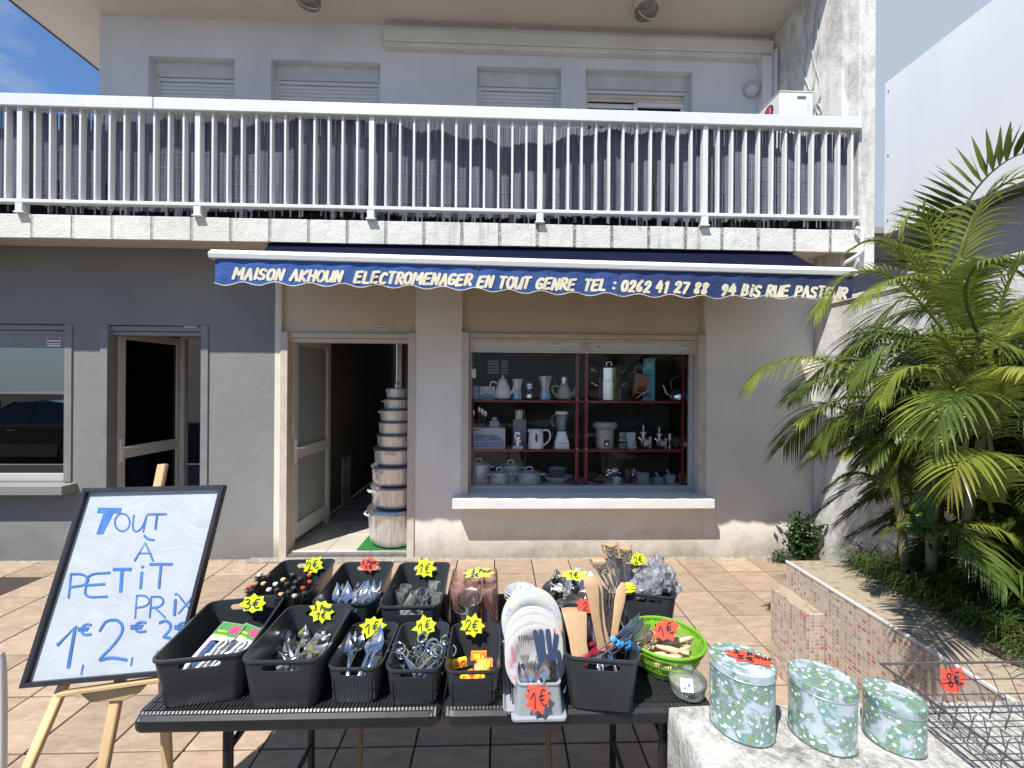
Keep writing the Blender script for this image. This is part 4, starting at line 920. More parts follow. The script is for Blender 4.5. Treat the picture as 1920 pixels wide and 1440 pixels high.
for i in range(3):
    o=MB().lathe([(.028,0),(.030,.0),(.050,.022),(.062,.034),(.0635,.034),(.061,.036),(.048,.024),(.028,.003),(.001,.002)],32).build('china_bowl',bowlm,None,loc=(bq.x+.002*i,bq.y+.001*i,TZ+.0005+.011*i),smooth=50)
    tag(o,['bottom','middle','top'][i]+' white bowl with blue flowers in the stack behind the plates','bowl','stacked flowered bowls')
# cake tins
q=atZ(878,1142,TZ+.05)
for i,(dx,dy,z,rx) in enumerate(((-.010,.0,.001,0),(.003,.0,.045,-14))):
    o=MB().lathe([(.036,0),(.040,.001),(.045,.055),(.048,.056),(.047,.058),(.043,.056),(.038,.003),(.001,.002)],32).build('cake_tin',steel2,None,loc=(q.x+dx,q.y+dy,TZ+z),rot=(rad(-rx),0,0),smooth=50)
    tag(o,['round aluminium cake tin standing below another one','round aluminium cake tin tilted on top of another one'][i],'tin')
# glass pack under shrink wrap
pinkg=glassm('pink_glass',(.995,.975,.97),1.45,.0,haze=.2,hazecol=(1,.6,.5)); deco=P('glass_print',(.65,.13,.07),.35,var=.5,scale=60)
gp=atZ(886,1120,TZ+.1); k=0
gt=MB()
for r_ in range(3):
    for c in range(3):
        x=gp.x-.058+.058*c; y=-2.31+.062*r_
        t=thing('printed_glass','tumbler with red fruit print in the shrink wrapped pack of nine','glass',(x,y,TZ+.004),(0,0,R.uniform(0,6)),'glasses in the wrapped pack')
        MB().lathe([(.022,0),(.025,.003),(.027,.115),(.025,.115),(.023,.01),(.0005,.008)],20).build('tumbler',pinkg,t,smooth=50)
        d=MB()
        for a in range(7): 
            an=a*.9; z=.03+.03*R.random(); d.loft([[Vector((math.cos(an+u)*.0272,math.sin(an+u)*.0272,z+v)) for u,v in ((-.2,-.01),(.2,-.012),(.3,.004),(.1,.014),(-.25,.008))],[Vector((math.cos(an+u)*.0276,math.sin(an+u)*.0276,z+v)) for u,v in ((-.2,-.01),(.2,-.012),(.3,.004),(.1,.014),(-.25,.008))]])
        d.build('fruit_print',deco,t)
wr=MB(); cx_,cy2=gp.x,-2.248
wr.loft([rrect(.19,.20,TZ+.002,.03,5,cx_,cy2),rrect(.188,.198,TZ+.10,.03,5,cx_,cy2),rrect(.18,.19,TZ+.121,.03,5,cx_,cy2)])
o=wr.build('shrink_wrap',glassm('shrink_film',(.985,.97,.965),1.25,.05,haze=.05,hazecol=(.85,.6,.55)),None,smooth=40); tag(o,'clear shrink film around the pack of fruit print tumblers','wrap')
# dish drainer with plates and cutlery caddy
dx_=.10
gpl=P('grey_plastic',(.27,.29,.31),.38,var=.06)
dr=thing('dish_drainer','grey plastic dish drainer tray holding upright plates at the front edge','dish drainer',(dx_,-2.62,TZ+.0008))
MB().loft([rrect(.15,.30,0,.01,3),rrect(.165,.31,.012,.012,3),rrect(.16,.305,.012,.01,3),rrect(.146,.296,.003,.01,3)]).build('tray',gpl,dr,smooth=30)
for s in (-1,1):
    MB().tube([(s*.06,-.13,.02),(s*.06,.14,.02)],.003,6).build('wire_rail',chrome,dr,smooth=True)
cad=thing('cutlery_caddy','grey plastic cutlery caddy with a red 1€ tag on its front','caddy',(.112,-2.80+.012,TZ+.0008))
c0=MB(); c0.loft([rrect(.146,.115,0,.012,4),rrect(.146,.115,.006,.012,4),rrect(.128,.10,.009,.012,4),rrect(.112,.085,.082,.012,4),rrect(.118,.09,.084,.014,4),rrect(.118,.09,.088,.014,4),rrect(.104,.076,.088,.01,4),rrect(.11,.08,.02,.01,4)]); c0.build('body',gpl,cad,smooth=30,loc=(0,.05,0))
MB().box(-.004,.004,-.036,.036,.02,.085).build('divider',gpl,cad,loc=(0,.05,0))
fl1=china('floral_plate',(.46,.47,.48),((.28,.30,.55),(.62,.50,.18),(.35,.5,.35)),.62,1.0,.1,38,.555); fl2=china('pink_line_plate',(.47,.46,.46),((.55,.18,.22),),.45,.9,.1,22,.60); fl3=china('plain_plate',(.47,.47,.47),(),.1,.2)
def plate_bm(r): return MB().lathe([(r*.55,.0),(r*.58,-.002),(r*.66,.008),(r*.98,.016),(r,.018),(r*.98,.0195),(r*.64,.0115),(r*.56,.004),(.001,.0035)],48)
pls=[(995,1188,.098,-2.50,fl1,20),(997,1196,.098,-2.52,fl3,18),(998,1203,.096,-2.54,fl1,17),(999,1212,.088,-2.58,fl3,17),(1000,1216,.088,-2.60,fl2,16),(1001,1222,.088,-2.63,fl3,16),(1002,1226,.088,-2.65,fl2,15),(1003,1229,.088,-2.68,fl2,14)]
for i,(px,py,r,Y,mm,tl) in enumerate(pls):
    z=TZ+.006+r*math.cos(rad(tl)); x=atY(px,py,Y).x
    o=plate_bm(r).build('plate',mm,None,loc=(x,Y,z+.004),rot=(rad(90-tl-4),0,rad(R.uniform(-3,3))),smooth=60); o.rotation_euler=(rad(90-tl),0,rad(R.uniform(-3,3)))
    lab={0:'hindmost plate with a blue and yellow flowered rim in the drainer',7:'foremost plate with thin red flower lines in the drainer',1:'plain white plate just in front of the hindmost plate',2:'second flowered plate counted from the back of the drainer'}.get(i,'white plate packed between the front and the back plates of the drainer'); tag(o,lab,'plate','plates packed in the middle of the drainer' if i in (3,4,5,6) else 'plates in the drainer')
# caddy contents
CX=.112; 
def cad_item(name,me,label,cat,group,tip,Y,L_,ry,rx=82):
    tp_=atY(*tip,Y); Rm=Matrix.Rotation(rad(ry),3,'Y')@Matrix.Rotation(rad(rx),3,'X'); sc_=min(1,(tp_.z-TZ-.012)/(L_*.97)); o=item(name,me,label,cat,group,tp_-Rm@Vector((0,L_*sc_,0)),Rm.to_euler()); o.scale=(sc_,)*3; return o
cad_item('table_fork',fk,'steel table fork standing tines up in the grey caddy','fork',None,(980,1191),-2.755,.2,-6)
kb=P('blue_handle',(.035,.055,.11),.35,var=.05)
for i,(a,e,l) in enumerate((((1018,1262),(1003,1182),'leftmost'),((1024,1262),(1014,1181),'second from the left'),((1036,1262),(1027,1180),'third from the left'),((1034,1268),(1044,1190),'rightmost'))):
    A_=atY(*a,-2.76); E_=atY(*e,-2.73); t=thing('table_knife','blue handled table knife in the grey caddy, '+l,'knife',A_,(0,0,0),'blue handled knives in the caddy'); d=E_-A_
    MB().loft([[d*k+Vector((sx_*w_,-.003,0)) for sx_ in (-1,1)]+[d*k+Vector((sx_*w_,.003,0)) for sx_ in (1,-1)] for k,w_ in ((0,.005),(.3,.0065),(.85,.0075),(.96,.007),(1,.004))]).build('handle',kb,t,smooth=30)
    MB().loft([[d*k+Vector((sx_*w_,-.0006,0)) for sx_ in (-1,1)]+[d*k+Vector((sx_*w_,.0006,0)) for sx_ in (1,-1)] for k,w_ in ((-.5,.004),(-.01,.007))]).build('blade',steel,t)
# black handled knife at right with rivets
t=thing('kitchen_knife','black handled kitchen knife with two rivets in the caddy','knife',atY(1036,1272,-2.775)); d=atY(1042,1180,-2.765)-atY(1036,1272,-2.775); 
MB().loft([[d*k+Vector((sx_*.007,-.004,0)) for sx_ in (-1,1)]+[d*k+Vector((sx_*.007,.004,0)) for sx_ in (1,-1)] for k in (0,.2,.36)]).build('handle',m_blk,t,smooth=30)
for k in (.08,.24): MB().lathe([(.002,0),(.002,.0008)],10,M=Matrix.Rotation(rad(90),4,'X'),c=d*k+Vector((0,-.0042,0))).build('rivet',chrome,t)
MB().poly([d*.36+Vector((-.006,0,0)),d*.36+Vector((.006,0,0)),d*.8+Vector((.006,0,0)),d*1.0+Vector((-.004,0,0))],(0,.001,0)).build('blade',P('blue_blade',(.03,.05,.14),.3),t)
for i,(px,py,ry) in enumerate(((1022,1232,4),(990,1240,-8),(976,1248,-12),(1006,1246,3),(984,1236,10),(1030,1246,14),(972,1240,-20))):
    cad_item('teaspoon',sp_sm,'steel teaspoon standing bowl up in the grey caddy','spoon','teaspoons in the caddy',(px,py),-2.768+.004*i,.15,ry,80)
for i in range(4): cad_item('dessert_fork',fk,'short steel fork low in the grey caddy','fork','short forks in the caddy',(985+i*13,1232+R.uniform(-4,8)),-2.745,.2,R.uniform(-10,10),80)
# green basket
grn=P('lime_plastic',(.15,.36,.025),.35,var=.05)
gb=thing('green_basket','lime green plastic sieve basket of pale wooden pegs with a red 1€ tag','basket',(.527,-2.585,TZ+.0008),(rad(-2),rad(1),0))
def ringpts(r,z,n_): return [Vector((r*math.cos(2*math.pi*i/n_),r*math.sin(2*math.pi*i/n_),z)) for i in range(n_)]
MB().tube(ringpts(.117,.088,48),.0048,8,closed=True).build('rim',grn,gb,smooth=True)
MB().lathe([(.113,.083),(.117,.09),(.115,.072),(.112,.070)],48,cap0=False,cap1=False).build('rim_band',grn,gb,smooth=True)
bk=MB(); nb=96
prof=[(.108,.070),(.100,.045),(.088,.022),(.075,.006)]
for i in range(nb):
    a=2*math.pi*i/nb; wv=.0016 if i%12 else .006
    bk.loft([[Vector(((r+o_)*math.cos(a)-math.sin(a)*s*wv,(r+o_)*math.sin(a)+math.cos(a)*s*wv,z)) for s,o_ in ((-1,0),(1,0),(1,.0018),(-1,.0018))] for r,z in [(.1135,.080)]+prof])
bk.build('side_slats',grn,gb)['kind']='stuff'
for r,z in prof[:3]: MB().tube(ringpts(r+.001,z,48),.0013,6,closed=True).build('hoop',grn,gb,smooth=True)
MB().lathe([(.076,0),(.078,.008),(.074,.008),(.001,.004)],40).build('base',grn,gb,smooth=30)
pegm=P('peg_wood',(.60,.44,.28),.6,var=.15,scale=14,rnd=.12)
pgme=MB().tube([(0,0,0),(.015,0,0),(.035,0,.001),(.06,0,.001),(.07,0,0)],[.003,.0062,.0075,.006,.0025],8).build('x',pegm,None,smooth=True); pg=pgme.data; bpy.data.objects.remove(pgme)
for i in range(64):
    a=R.uniform(0,6.28); r=.075*math.sqrt(R.random()); item('wooden_peg',pg,'short turned wooden peg in the heap of the green basket','peg','wooden pegs in the green basket',(.522+r*math.cos(a)-.03,-2.59+r*math.sin(a),TZ+.014+.0007*i+.012*(1-r/.07)),(0,rad(R.uniform(-14,14)),R.uniform(-.7,.7)+(math.pi if R.random()<.4 else 0)*0))
# glass jar with lid
jq=atZ(1288,1296,TZ)
t=thing('glass_dish','cut glass sugar dish with a lid and a small white 2€ sticker','dish',(jq.x,-2.70,TZ+.0008))
MB().lathe([(.03,0),(.045,.004),(.05,.03),(.045,.034),(.04,.03),(.038,.008),(.001,.006)],28).build('bowl',glassy,t,smooth=50)
MB().lathe([(.050,.034),(.051,.040),(.040,.052),(.012,.058),(.010,.066),(.013,.072),(.001,.074)],28).build('lid',glassy,t,smooth=50)
MB().tube([(.047*math.cos(a),.047*math.sin(a),.036) for a in [2*math.pi*i/30 for i in range(30)]],.004,6,closed=True).build('rim',glassy,t,smooth=True)
# ---------------------------------------------------------------- price tags
tagm={'Y':P('fluo_yellow',(.62,.72,.02),.6,var=.03),'R':P('fluo_red',(.80,.085,.045),.6,var=.03),'W':P('tag_white',(.8,.8,.8),.6)}
ink=P('black_ink',(.02,.02,.03),.6,var=0); blueink=P('blue_ink',(.05,.07,.25),.6)
def ptag(px,py,wpx,hpx,Y,col,lines,label,tilt=0,lean=20,seed=0,yaw=0,lay=None):
    c=atY(px,py,Y) if lay is None else atZ(px,py,lay); dist=(c.y-CAM.y); s=dist/780; W=wpx*s; H=hpx*s
    t=thing('price_tag',label,'price tag',c,(0,0,0)); rr=random.Random(seed*31+5)
    if lay is None: M_=Matrix.Rotation(rad(yaw),3,'Z')@Matrix.Rotation(rad(90-lean),3,'X')@Matrix.Rotation(rad(tilt),3,'Z')
    else: M_=Matrix.Rotation(rad(lean),3,'X')@Matrix.Rotation(rad(tilt),3,'Z')
    t.rotation_euler=M_.to_euler()
    pts=[]; n_=rr.choice((8,9,9))
    if col=='W': pts=[(-W/2,-H/2,0),(W/2,-H/2,0),(W/2,H/2,0),(-W/2,H/2,0)]
    else:
        for i in range(2*n_):
            a=math.pi*i/n_; k=(1.02+rr.uniform(-.04,.30)) if i%2==0 else .84+rr.uniform(-.05,.05); pts.append((W/2*k*math.cos(a),H/2*k*math.sin(a),0))
    # gently bent card made of a fan
    vv=[(0,0,.001)]+[(x,y,-.0) for x,y,_ in pts]; n2=len(pts); bot=[(x,y,z-.0006) for x,y,z in vv]
    b_=MB().add(vv+bot,[(0,1+i,1+(i+1)%n2) for i in range(n2)]+[(n2+1,n2+2+(i+1)%n2,n2+2+i) for i in range(n2)]+[(1+i,n2+2+i,n2+2+(i+1)%n2,1+(i+1)%n2) for i in range(n2)])
    b_.build('card',tagm[col],t)
    lt=MB(); nl=len(lines)
    for li,(s_,chh,x0,y0,cw) in enumerate(lines):
        write(lt,s_,x0*W,y0*H,cw*W,chh*H,W*.045,lambda u,v:Vector((u,v,.0013)),Vector((0,0,1)),1.22)
    lt.build('lettering',ink if col!='W' else blueink,t)
one=[('1€',.55,-.32,-.27,.26)]; two=[('2€',.55,-.33,-.27,.26)]; three=[('3€',.55,-.36,-.27,.28)]
def pour(a,b_): return [(a+' Pour',.26,-.36,.04,.12),(b_,.3,-.2,-.33,.18)]
ptag(587,1060,36,27,T(B6,0,0,0).y+.135,'Y',two,'yellow star shaped 2€ price tag above the bin of brushes',18,15,1)
ptag(475,1132,44,30,T(B1,0,0,0).y+.128,'Y',three,'yellow star shaped 3€ price tag at the left front bin',2,15,2)
ptag(603,1146,40,34,T(B2,0,0,0).y+.13,'Y',pour('3','1€'),'yellow 3 Pour 1€ price tag on the bin of loose cutlery',-3,15,3)
ptag(691,1058,32,23,T(B7,0,0,0).y+.15,'R',pour('3','1€'),'red price tag at the back of the tablespoon bin',4,15,4)
ptag(797,1065,34,31,T(B8,0,0,0).y+.15,'Y',one,'yellow star shaped 1€ price tag on the shot glass bin',-6,15,5)
ptag(699,1176,42,33,T(B3,0,0,0).y+.088,'Y',one,'yellow star shaped 1€ price tag on the serving spoon bin',8,15,6)
ptag(797,1174,40,33,T(B4,0,0,0).y+.088,'Y',one,'yellow star shaped 1€ price tag on the bottle opener bin',14,15,7)
ptag(886,1173,41,34,T(B5,0,0,0).y+.088,'Y',two,'yellow star shaped 2€ price tag on the bin of orange packets',-2,15,8)
ptag(896,1074,52,19,-2.30,'Y',[('6 Pour',.32,-.2,.02,.1),('2€',.34,-.25,-.4,.12)],'wide yellow 6 Pour 2€ price tag lying on the wrapped glasses',0,50,9)
ptag(1077,1078,46,18,-2.24,'Y',[('1€',.6,-.22,-.3,.16)],'wide yellow 1€ price tag on the round tray of packets',-4,40,10)
ptag(1096,1137,30,28,-2.62,'R',[('2',.55,-.12,-.27,.3)],'red price tag reading 2 tucked between the wooden spatulas',-5,12,11)
ptag(1197,1049,28,22,-2.34,'Y',two,'yellow 2€ price tag stuck among the plastic bags',12,10,12)
ptag(1249,1180,50,34,-2.585,'R',one,'red 1€ price tag standing in the green basket',14,25,13)
ptag(1009,1310,46,48,-2.80-.0,'R',[('1€',.62,-.3,-.3,.28)],'red 1€ price tag stuck to the grey cutlery caddy',8,12,14)
ptag(1288,1285,24,22,-2.752,'W',[('2€',.5,-.3,-.25,.28)],'small white square 2€ sticker on the glass dish',-6,30,15)
# ================================================================ EASEL SIGN
es=thing('easel_sign','white paper sign reading TOUT À PETIT PRIX in a black frame on an easel','sign')
bz0,bz1,bx0,bx1=.676,1.246,-1.50,-.995
yb,yt=-2.563,-2.358
bl_,tl_,br_,tr_=Vector((bx0,yb,bz0)),Vector((bx0+.015,yt,bz1)),Vector((bx1-.01,yb,bz0+.0)),Vector((bx1+.005,yt,bz1))
# corners from the photograph, on one leaning plane
o_=Vector((0,yb,bz0)); nrm=Vector((0,-(bz1-bz0),(yt-yb))).normalized()
def onb(px,py):
    d=ray(px,py); return CAM+d*((o_-CAM).dot(nrm)/d.dot(nrm))
TL,TR,BL,BR=onb(163,916),onb(424,910),onb(45,1288),onb(336,1262)
es.location=((BL.x+BR.x)/2,-2.45,0); EO=-Vector(es.location)
def eb(b,name,mat,par=None,**k):
    b.v=[tuple(Vector(v)+EO) for v in b.v]; return b.build(name,mat,par or es,**k)
m_paper,n,b=newmat('sign_paper'); f=noisen(n,5,5,dist=1.5); n.links.new(mixc(n,rampn(n,f,.3,.7),(.37,.40,.44),(.42,.455,.49)),b.inputs['Base Color']); b.inputs['Roughness'].default_value=.5; bumpn(n,b,noisen(n,6,3,dist=2),.35,.01)
fr=MB(); w_=.016
def bil(u,v): return (BL*(1-u)+BR*u)*(1-v)+(TL*(1-u)+TR*u)*v
eb(MB().poly([bil(.02,.015),bil(.98,.015),bil(.98,.985),bil(.02,.985)],-nrm*.004),'paper',m_paper)
fm_=P('black_frame',(.02,.02,.024),.4,var=.1,scale=20)
fr=MB()
for (a,c) in (((0,0),(1,0)),((1,0),(1,1)),((1,1),(0,1)),((0,1),(0,0))):
    A_=bil(*a);C_=bil(*c); ia=lambda uv:bil(.5+(uv[0]-.5)*(1-.052*1),.5+(uv[1]-.5)*(1-.044*1))
    lo=-nrm*.006; hi=nrm*.016
    q=[A_,C_,ia(c),ia(a)]; fr.add([p+lo for p in q]+[p+hi for p in q],[(3,2,1,0),(4,5,6,7),(0,1,5,4),(1,2,6,5),(2,3,7,6),(3,0,4,7)])
eb(fr,'frame',fm_)
eb(MB().poly([bil(.004,.004)-nrm*.0065,bil(.996,.004)-nrm*.0065,bil(.996,.996)-nrm*.0065,bil(.004,.996)-nrm*.0065],-nrm*.005),'backing',P('backing_board',(.3,.2,.12),.8))
bluem=P('blue_marker',(.045,.15,.42),.55,var=.3,scale=25)
lt=MB(); kk=[0]
def sg(ch,quad,wd):
    """quad: photo box of the glyph: left, top, right, bottom, slant (shift of the top)"""
    x0,y0,x1,y1,sl_=quad
    for st in G[ch]:
        pts=[(q.x,q.y) for q in smoothp([(a,c,0) for a,c in st],2)] if len(st)>3 else st
        P_=[onb(x0+(x1-x0)*u+sl_*(v),y1+(y0-y1)*v) for u,v in pts]; ribbon(lt,P_,wd,nrm,.0012+.0003*(kk[0]%6)); kk[0]+=1
s=2.483
def cq(x0,y0,x1,y1,sl_=0): return (x0/s,860+y0/s,x1/s,860+y1/s,sl_/s)
ft=MB(); ft.poly([onb(x/s,860+y/s)+nrm*.001 for x,y in [(453,252),(460,228),(568,230),(560,255),(528,254),(480,350),(450,352),(483,254)]],nrm*.0004)
eb(ft,'lettering',bluem)
sg('O',cq(535,255,605,338),.005); sg('U',cq(612,262,672,340,12),.005); sg('T',cq(690,258,775,328,0),.006)
sg('A',cq(628,390,718,474,0),.005); sg('`',cq(672,358,718,385),.007)
sg('P',cq(310,535,418,648,0),.006); sg('E',cq(395,530,512,646,0),.006); sg('T',cq(530,515,610,618),.010); sg('I',cq(632,500,690,602),.008); sg('T',cq(700,490,802,600),.007)
sg('P',cq(622,635,700,742,0),.005); sg('R',cq(690,640,770,738),.005); sg('I',cq(795,628,840,726),.008); sg('X',cq(832,634,905,720),.005)
sg('1',cq(270,780,380,970),.010); sg('€',cq(366,768,425,822),.006); sg(',',cq(370,960,400,1005),.005)
sg('2',cq(452,748,590,940),.008); sg('€',cq(612,758,680,808),.006); sg(',',cq(605,925,625,962),.005)
sg('3',cq(735,750,815,925),.008); sg('€',cq(815,760,872,808),.006)
eb(lt,'lettering',bluem)
# easel legs
def leg(a,c,w1,w2,name='leg'):
    eb(MB().beam(a,c,w1,w2,up=(0,1,.2)),name,wood2,bevel=.003)
mt=onb(294,868)-nrm*.03; mb=onb(208,1292)-nrm*.03; dirm=(mb-mt).normalized()
leg(mt,mb+dirm*((mb.z)/-dirm.z)*.985,.032,.018,'mast')
lt0=onb(104,1288)-nrm*.028; d1=(atY(52,1440,lt0.y-.12)-lt0).normalized(); up1=lt0-d1*(.62); leg(up1,lt0+d1*(lt0.z/-d1.z)*.985,.03,.018)
rt0=atY(311,1370,-2.45); d2=(atY(303,1440,-2.42)-rt0).normalized(); d2=Vector((.03,.02,-1)).normalized(); leg(rt0+Vector((-.02,-.0,.45)),rt0+d2*(rt0.z/-d2.z)*.985,.03,.018)
lg=(onb(140,1291),onb(300,1268)); 
eb(MB().obox((lg[0]+lg[1])/2-Vector((0,0,.008))+nrm*.004,(lg[1]-lg[0])/2*1.25,nrm*.022,Vector((0,.1,1)).normalized()*.006),'ledge',wood2,bevel=.002)
c_=onb(208,1292); eb(MB().poly([c_+Vector((-.10,-.0,-.004))-nrm*.014,c_+Vector((.10,0,.008))-nrm*.014,c_+Vector((.075,0,-.018))-nrm*.014,c_+Vector((.04,0,-.036))-nrm*.014,c_+Vector((-.06,0,-.04))-nrm*.014,c_+Vector((-.08,0,-.024))-nrm*.014],nrm*.016),'ledge_bracket',wood2,bevel=.002)
bkb=mt-Vector((0,0,.1)); eb(MB().beam(bkb,(bkb.x-.16,-1.78,.01),.03,.018,up=(0,1,.2)),'back_leg',wood2,bevel=.003)
# white metal frame at the left edge of the picture
q=atY(4,1300,-2.45); t=thing('metal_frame','white metal display frame post at the left edge of the picture','display frame',(q.x,-2.45,0))
MB().tube(spline([(-.25,0,0),(-.25,0,.62),(-.20,0,.68),(-.04,0,.69),(.0,0,.65),(.0,0,.0)],5),.011,10).build('tube_frame',white_paint,t,smooth=True)
MB().box(-.24,-.012,-.003,.003,.15,.62).build('panel',P('panel_grey',(.45,.46,.47),.4),t)
# ================================================================ WHITE BLOCK AND TINS
m_block=plaster('weathered_white_block',(.44,.435,.41),(.13,.125,.11),dirt=.75,streak=.0,rough=.9,bump=.8)
n=m_block.node_tree; b=n.nodes['Principled BSDF']; src=b.inputs['Base Color'].links[0].from_socket
f=noisen(n,6,8,rough=.8,dist=.4); f2=noisen(n,55,5,rough=.8); c=mixc(n,mth(n,'MULTIPLY',rampn(n,f,.44,.58),rampn(n,f2,.38,.54)),src,(.12,.115,.10)); n.links.new(mixc(n,rampn(n,noisen(n,2.5,5),.4,.65,0,.45),c,(.40,.39,.37)),b.inputs['Base Color'])
bo=thing('masonry_block','rough weathered white masonry block the floral tins stand on','block',(1.06,-3.0,0))
g=MB(); N1,N2=26,16; X0,X1,Y0,Y1=-.585,.585,-.28,.235
vv=[]; 
def tz(x,y): return .75+.004*noise.noise(Vector((x*9,y*9,0)))+.0015*noise.noise(Vector((x*40,y*40,0)))-.0
for i in range(N1+1):
    for k in range(N2+1): x=X0+(X1-X0)*i/N1; y=Y0+(Y1-Y0)*k/N2; vv.append((x+.004*noise.noise(Vector((y*8,i*.0+1,x*3))),y,tz(x,y)))
g.add(vv,[(i*(N2+1)+k,(i+1)*(N2+1)+k,(i+1)*(N2+1)+k+1,i*(N2+1)+k+1) for i in range(N1) for k in range(N2)])
per=[(i,0) for i in range(N1)]+[(N1,k) for k in range(N2)]+[(N1-i,N2) for i in range(N1)]+[(0,N2-k) for k in range(N2)]
topr=[Vector(vv[i*(N2+1)+k]) for i,k in per]
def outw(p,e,z): 
    c=Vector((p.x,p.y,z)); c.x+=e*(1 if p.x>.5 else -1 if p.x<-.5 else 0); c.y+=e*(1 if p.y>.2 else -1 if p.y<-.25 else 0); return c
g.loft([topr]+[[outw(p,e+.002*noise.noise(Vector((p.x*12,p.y*12,z*12))),z) for p in topr] for e,z in ((.006,.742),(.008,.70),(.009,.5),(.01,.2),(.01,0))],cap0=False)
g.build('body',m_block,bo,smooth=50)
def tinmat():
    m,n,b=newmat('floral_tin'); tcn=n.nodes.new('ShaderNodeTexCoord'); oi=n.nodes.new('ShaderNodeObjectInfo')
    av=n.nodes.new('ShaderNodeVectorMath'); av.operation='ADD'; cv=n.nodes.new('ShaderNodeCombineXYZ'); n.links.new(mth(n,'MULTIPLY',oi.outputs['Random'],3),cv.inputs[2]); n.links.new(tcn.outputs['Object'],av.inputs[0]); n.links.new(cv.outputs[0],av.inputs[1]); V_=av.outputs[0]
    cl=noisen(n,19,4,vec=V_,dist=.8); base=(.5,.6,.66)
    bg_=mixc(n,rampn(n,noisen(n,11,2,vec=V_),.35,.65),(.34,.43,.47),(.52,.56,.64))
    gl=noisen(n,75,5,vec=V_,rough=.7,dist=2); green=mixc(n,rampn(n,gl,.42,.6),(.045,.12,.09),(.22,.31,.09))
    teal=noisen(n,110,3,vec=V_); green=mixc(n,rampn(n,teal,.5,.6,0,.8),green,(.10,.30,.36))
    mask=mth(n,'MULTIPLY',rampn(n,cl,.42,.50),rampn(n,gl,.36,.44,.35,1)); c=mixc(n,mth(n,'MULTIPLY',mask,.85),bg_,green)
    vo=n.nodes.new('ShaderNodeTexVoronoi'); vo.inputs['Scale'].default_value=70; n.links.new(V_,vo.inputs['Vector']); 
    d=vo.outputs['Distance']; fm2=rampn(n,cl,.45,.50)
    pet=mth(n,'ADD',d,mth(n,'MULTIPLY',noisen(n,160,2,vec=V_),.5))
    c=mixc(n,mth(n,'MULTIPLY',fm2,rampn(n,pet,.50,.58,1,0)),c,(.72,.80,.84))
    c=mixc(n,mth(n,'MULTIPLY',fm2,rampn(n,d,.10,.14,1,0)),c,(.35,.22,.18))
    v2=n.nodes.new('ShaderNodeTexVoronoi'); v2.inputs['Scale'].default_value=120; n.links.new(V_,v2.inputs['Vector'])
    fm3=mth(n,'MULTIPLY',rampn(n,cl,.44,.49),rampn(n,cl,.50,.55,1,0)); c=mixc(n,mth(n,'MULTIPLY',fm3,rampn(n,v2.outputs['Distance'],.2,.26,1,0)),c,(.16,.22,.48))
    n.links.new(c,b.inputs['Base Color']); b.inputs['Roughness'].default_value=.22; b.inputs['Coat Weight'].default_value=.4; b.inputs['Coat Roughness'].default_value=.1; b.inputs['Metallic'].default_value=.12; return m
tinm=tinmat(); rimm=P('tin_rim',(.45,.55,.58),.25,.6,var=.1,scale=20)
for (x,y,r,h,yw,lab) in ((.625,-2.832,.071,.172,35,'tallest floral storage tin with a red 3 Pour 5€ tag on its lid'),(.808,-2.866,.067,.148,38,'middle sized floral storage tin between the tallest and the smallest'),(.975,-2.884,.057,.114,42,'smallest floral storage tin next to the wire rack')):
    t=thing('storage_tin',lab,'tin',(x,y,.7515),(0,0,rad(-yw)),'floral storage tins on the white block')
    MB().lathe([(r*.97,0),(r*.99,.002),(r*.985,.004),(r*.985,h-.018)],56,sx=1.06,sy=.90,cap1=False).build('body',tinm,t,smooth=50)
    MB().lathe([(r*.99,.0),(r*1.0,.0015),(r*.99,.003)],56,sx=1.06,sy=.90).build('base_rim',P('tin_edge',(.16,.18,.17),.3,.8),t,smooth=True)
    l=MB().lathe([(r*1.0,h-.021),(r*1.012,h-.020),(r*1.012,h-.002),(r*.985,h),(r*.97,h-.0005),(r*.955,h-.003),(r*.6,h-.0022),(.001,h-.002)],56,sx=1.06,sy=.90,cap0=False).build('lid',tinm,t,smooth=35)
    MB().lathe([(r*1.002,h-.0225),(r*1.016,h-.0215),(r*1.016,h-.0195),(r*1.002,h-.0185)],56,sx=1.06,sy=.90,cap0=False,cap1=False).build('bead',rimm,l,smooth=True)
ptag(1405,1232,74,36,0,'R',[('3 Pour',.30,-.36,.02,.13),('5€',.3,-.3,-.36,.17)],'red 3 Pour 5€ price tag lying on the lid of the tallest tin',-24,2,21,lay=.7515+.174)
# wire rack
wr_=P('rack_wire',(.20,.20,.21),.32,.8,var=.1)
rk=thing('wire_dish_rack','dark wire dish rack with a red 8€ tag on the white block','dish rack',(1.25,-2.95,.752))
def rw(pts,r=.0022,name='wire',closed=False,mat=wr_): return MB().tube([Vector(p)-Vector((1.25,-2.95,.752)) for p in pts],r,6,closed=closed).build(name,mat,rk,smooth=True)
zt=.865; zb_=.775; xa,xb,ya_,yb_=1.045,1.50,-3.16,-2.775
rw([(xa,ya_,zt),(xa,yb_,zt),(xb,yb_,zt),(xb,ya_,zt)],.0036,'rim',True)
rw([(xa+.05,ya_+.03,zb_),(xa+.05,yb_-.04,zb_),(xb,yb_-.04,zb_),(xb,ya_+.03,zb_)],.0028,'base_rim',True)
for i in range(9): 
    x=xa+.04+i*.05; rw([(x,yb_,zt),(x+.004,yb_-.015,zt-.02),(x+.012,yb_-.04,zb_),(x+.012,ya_+.03,zb_)],.0015)
for i in range(8):
    y=yb_-.035-i*.046; rw([(xa,y,zt),(xa+.05,y-.005,zb_),(xb,y-.005,zb_)],.0015)
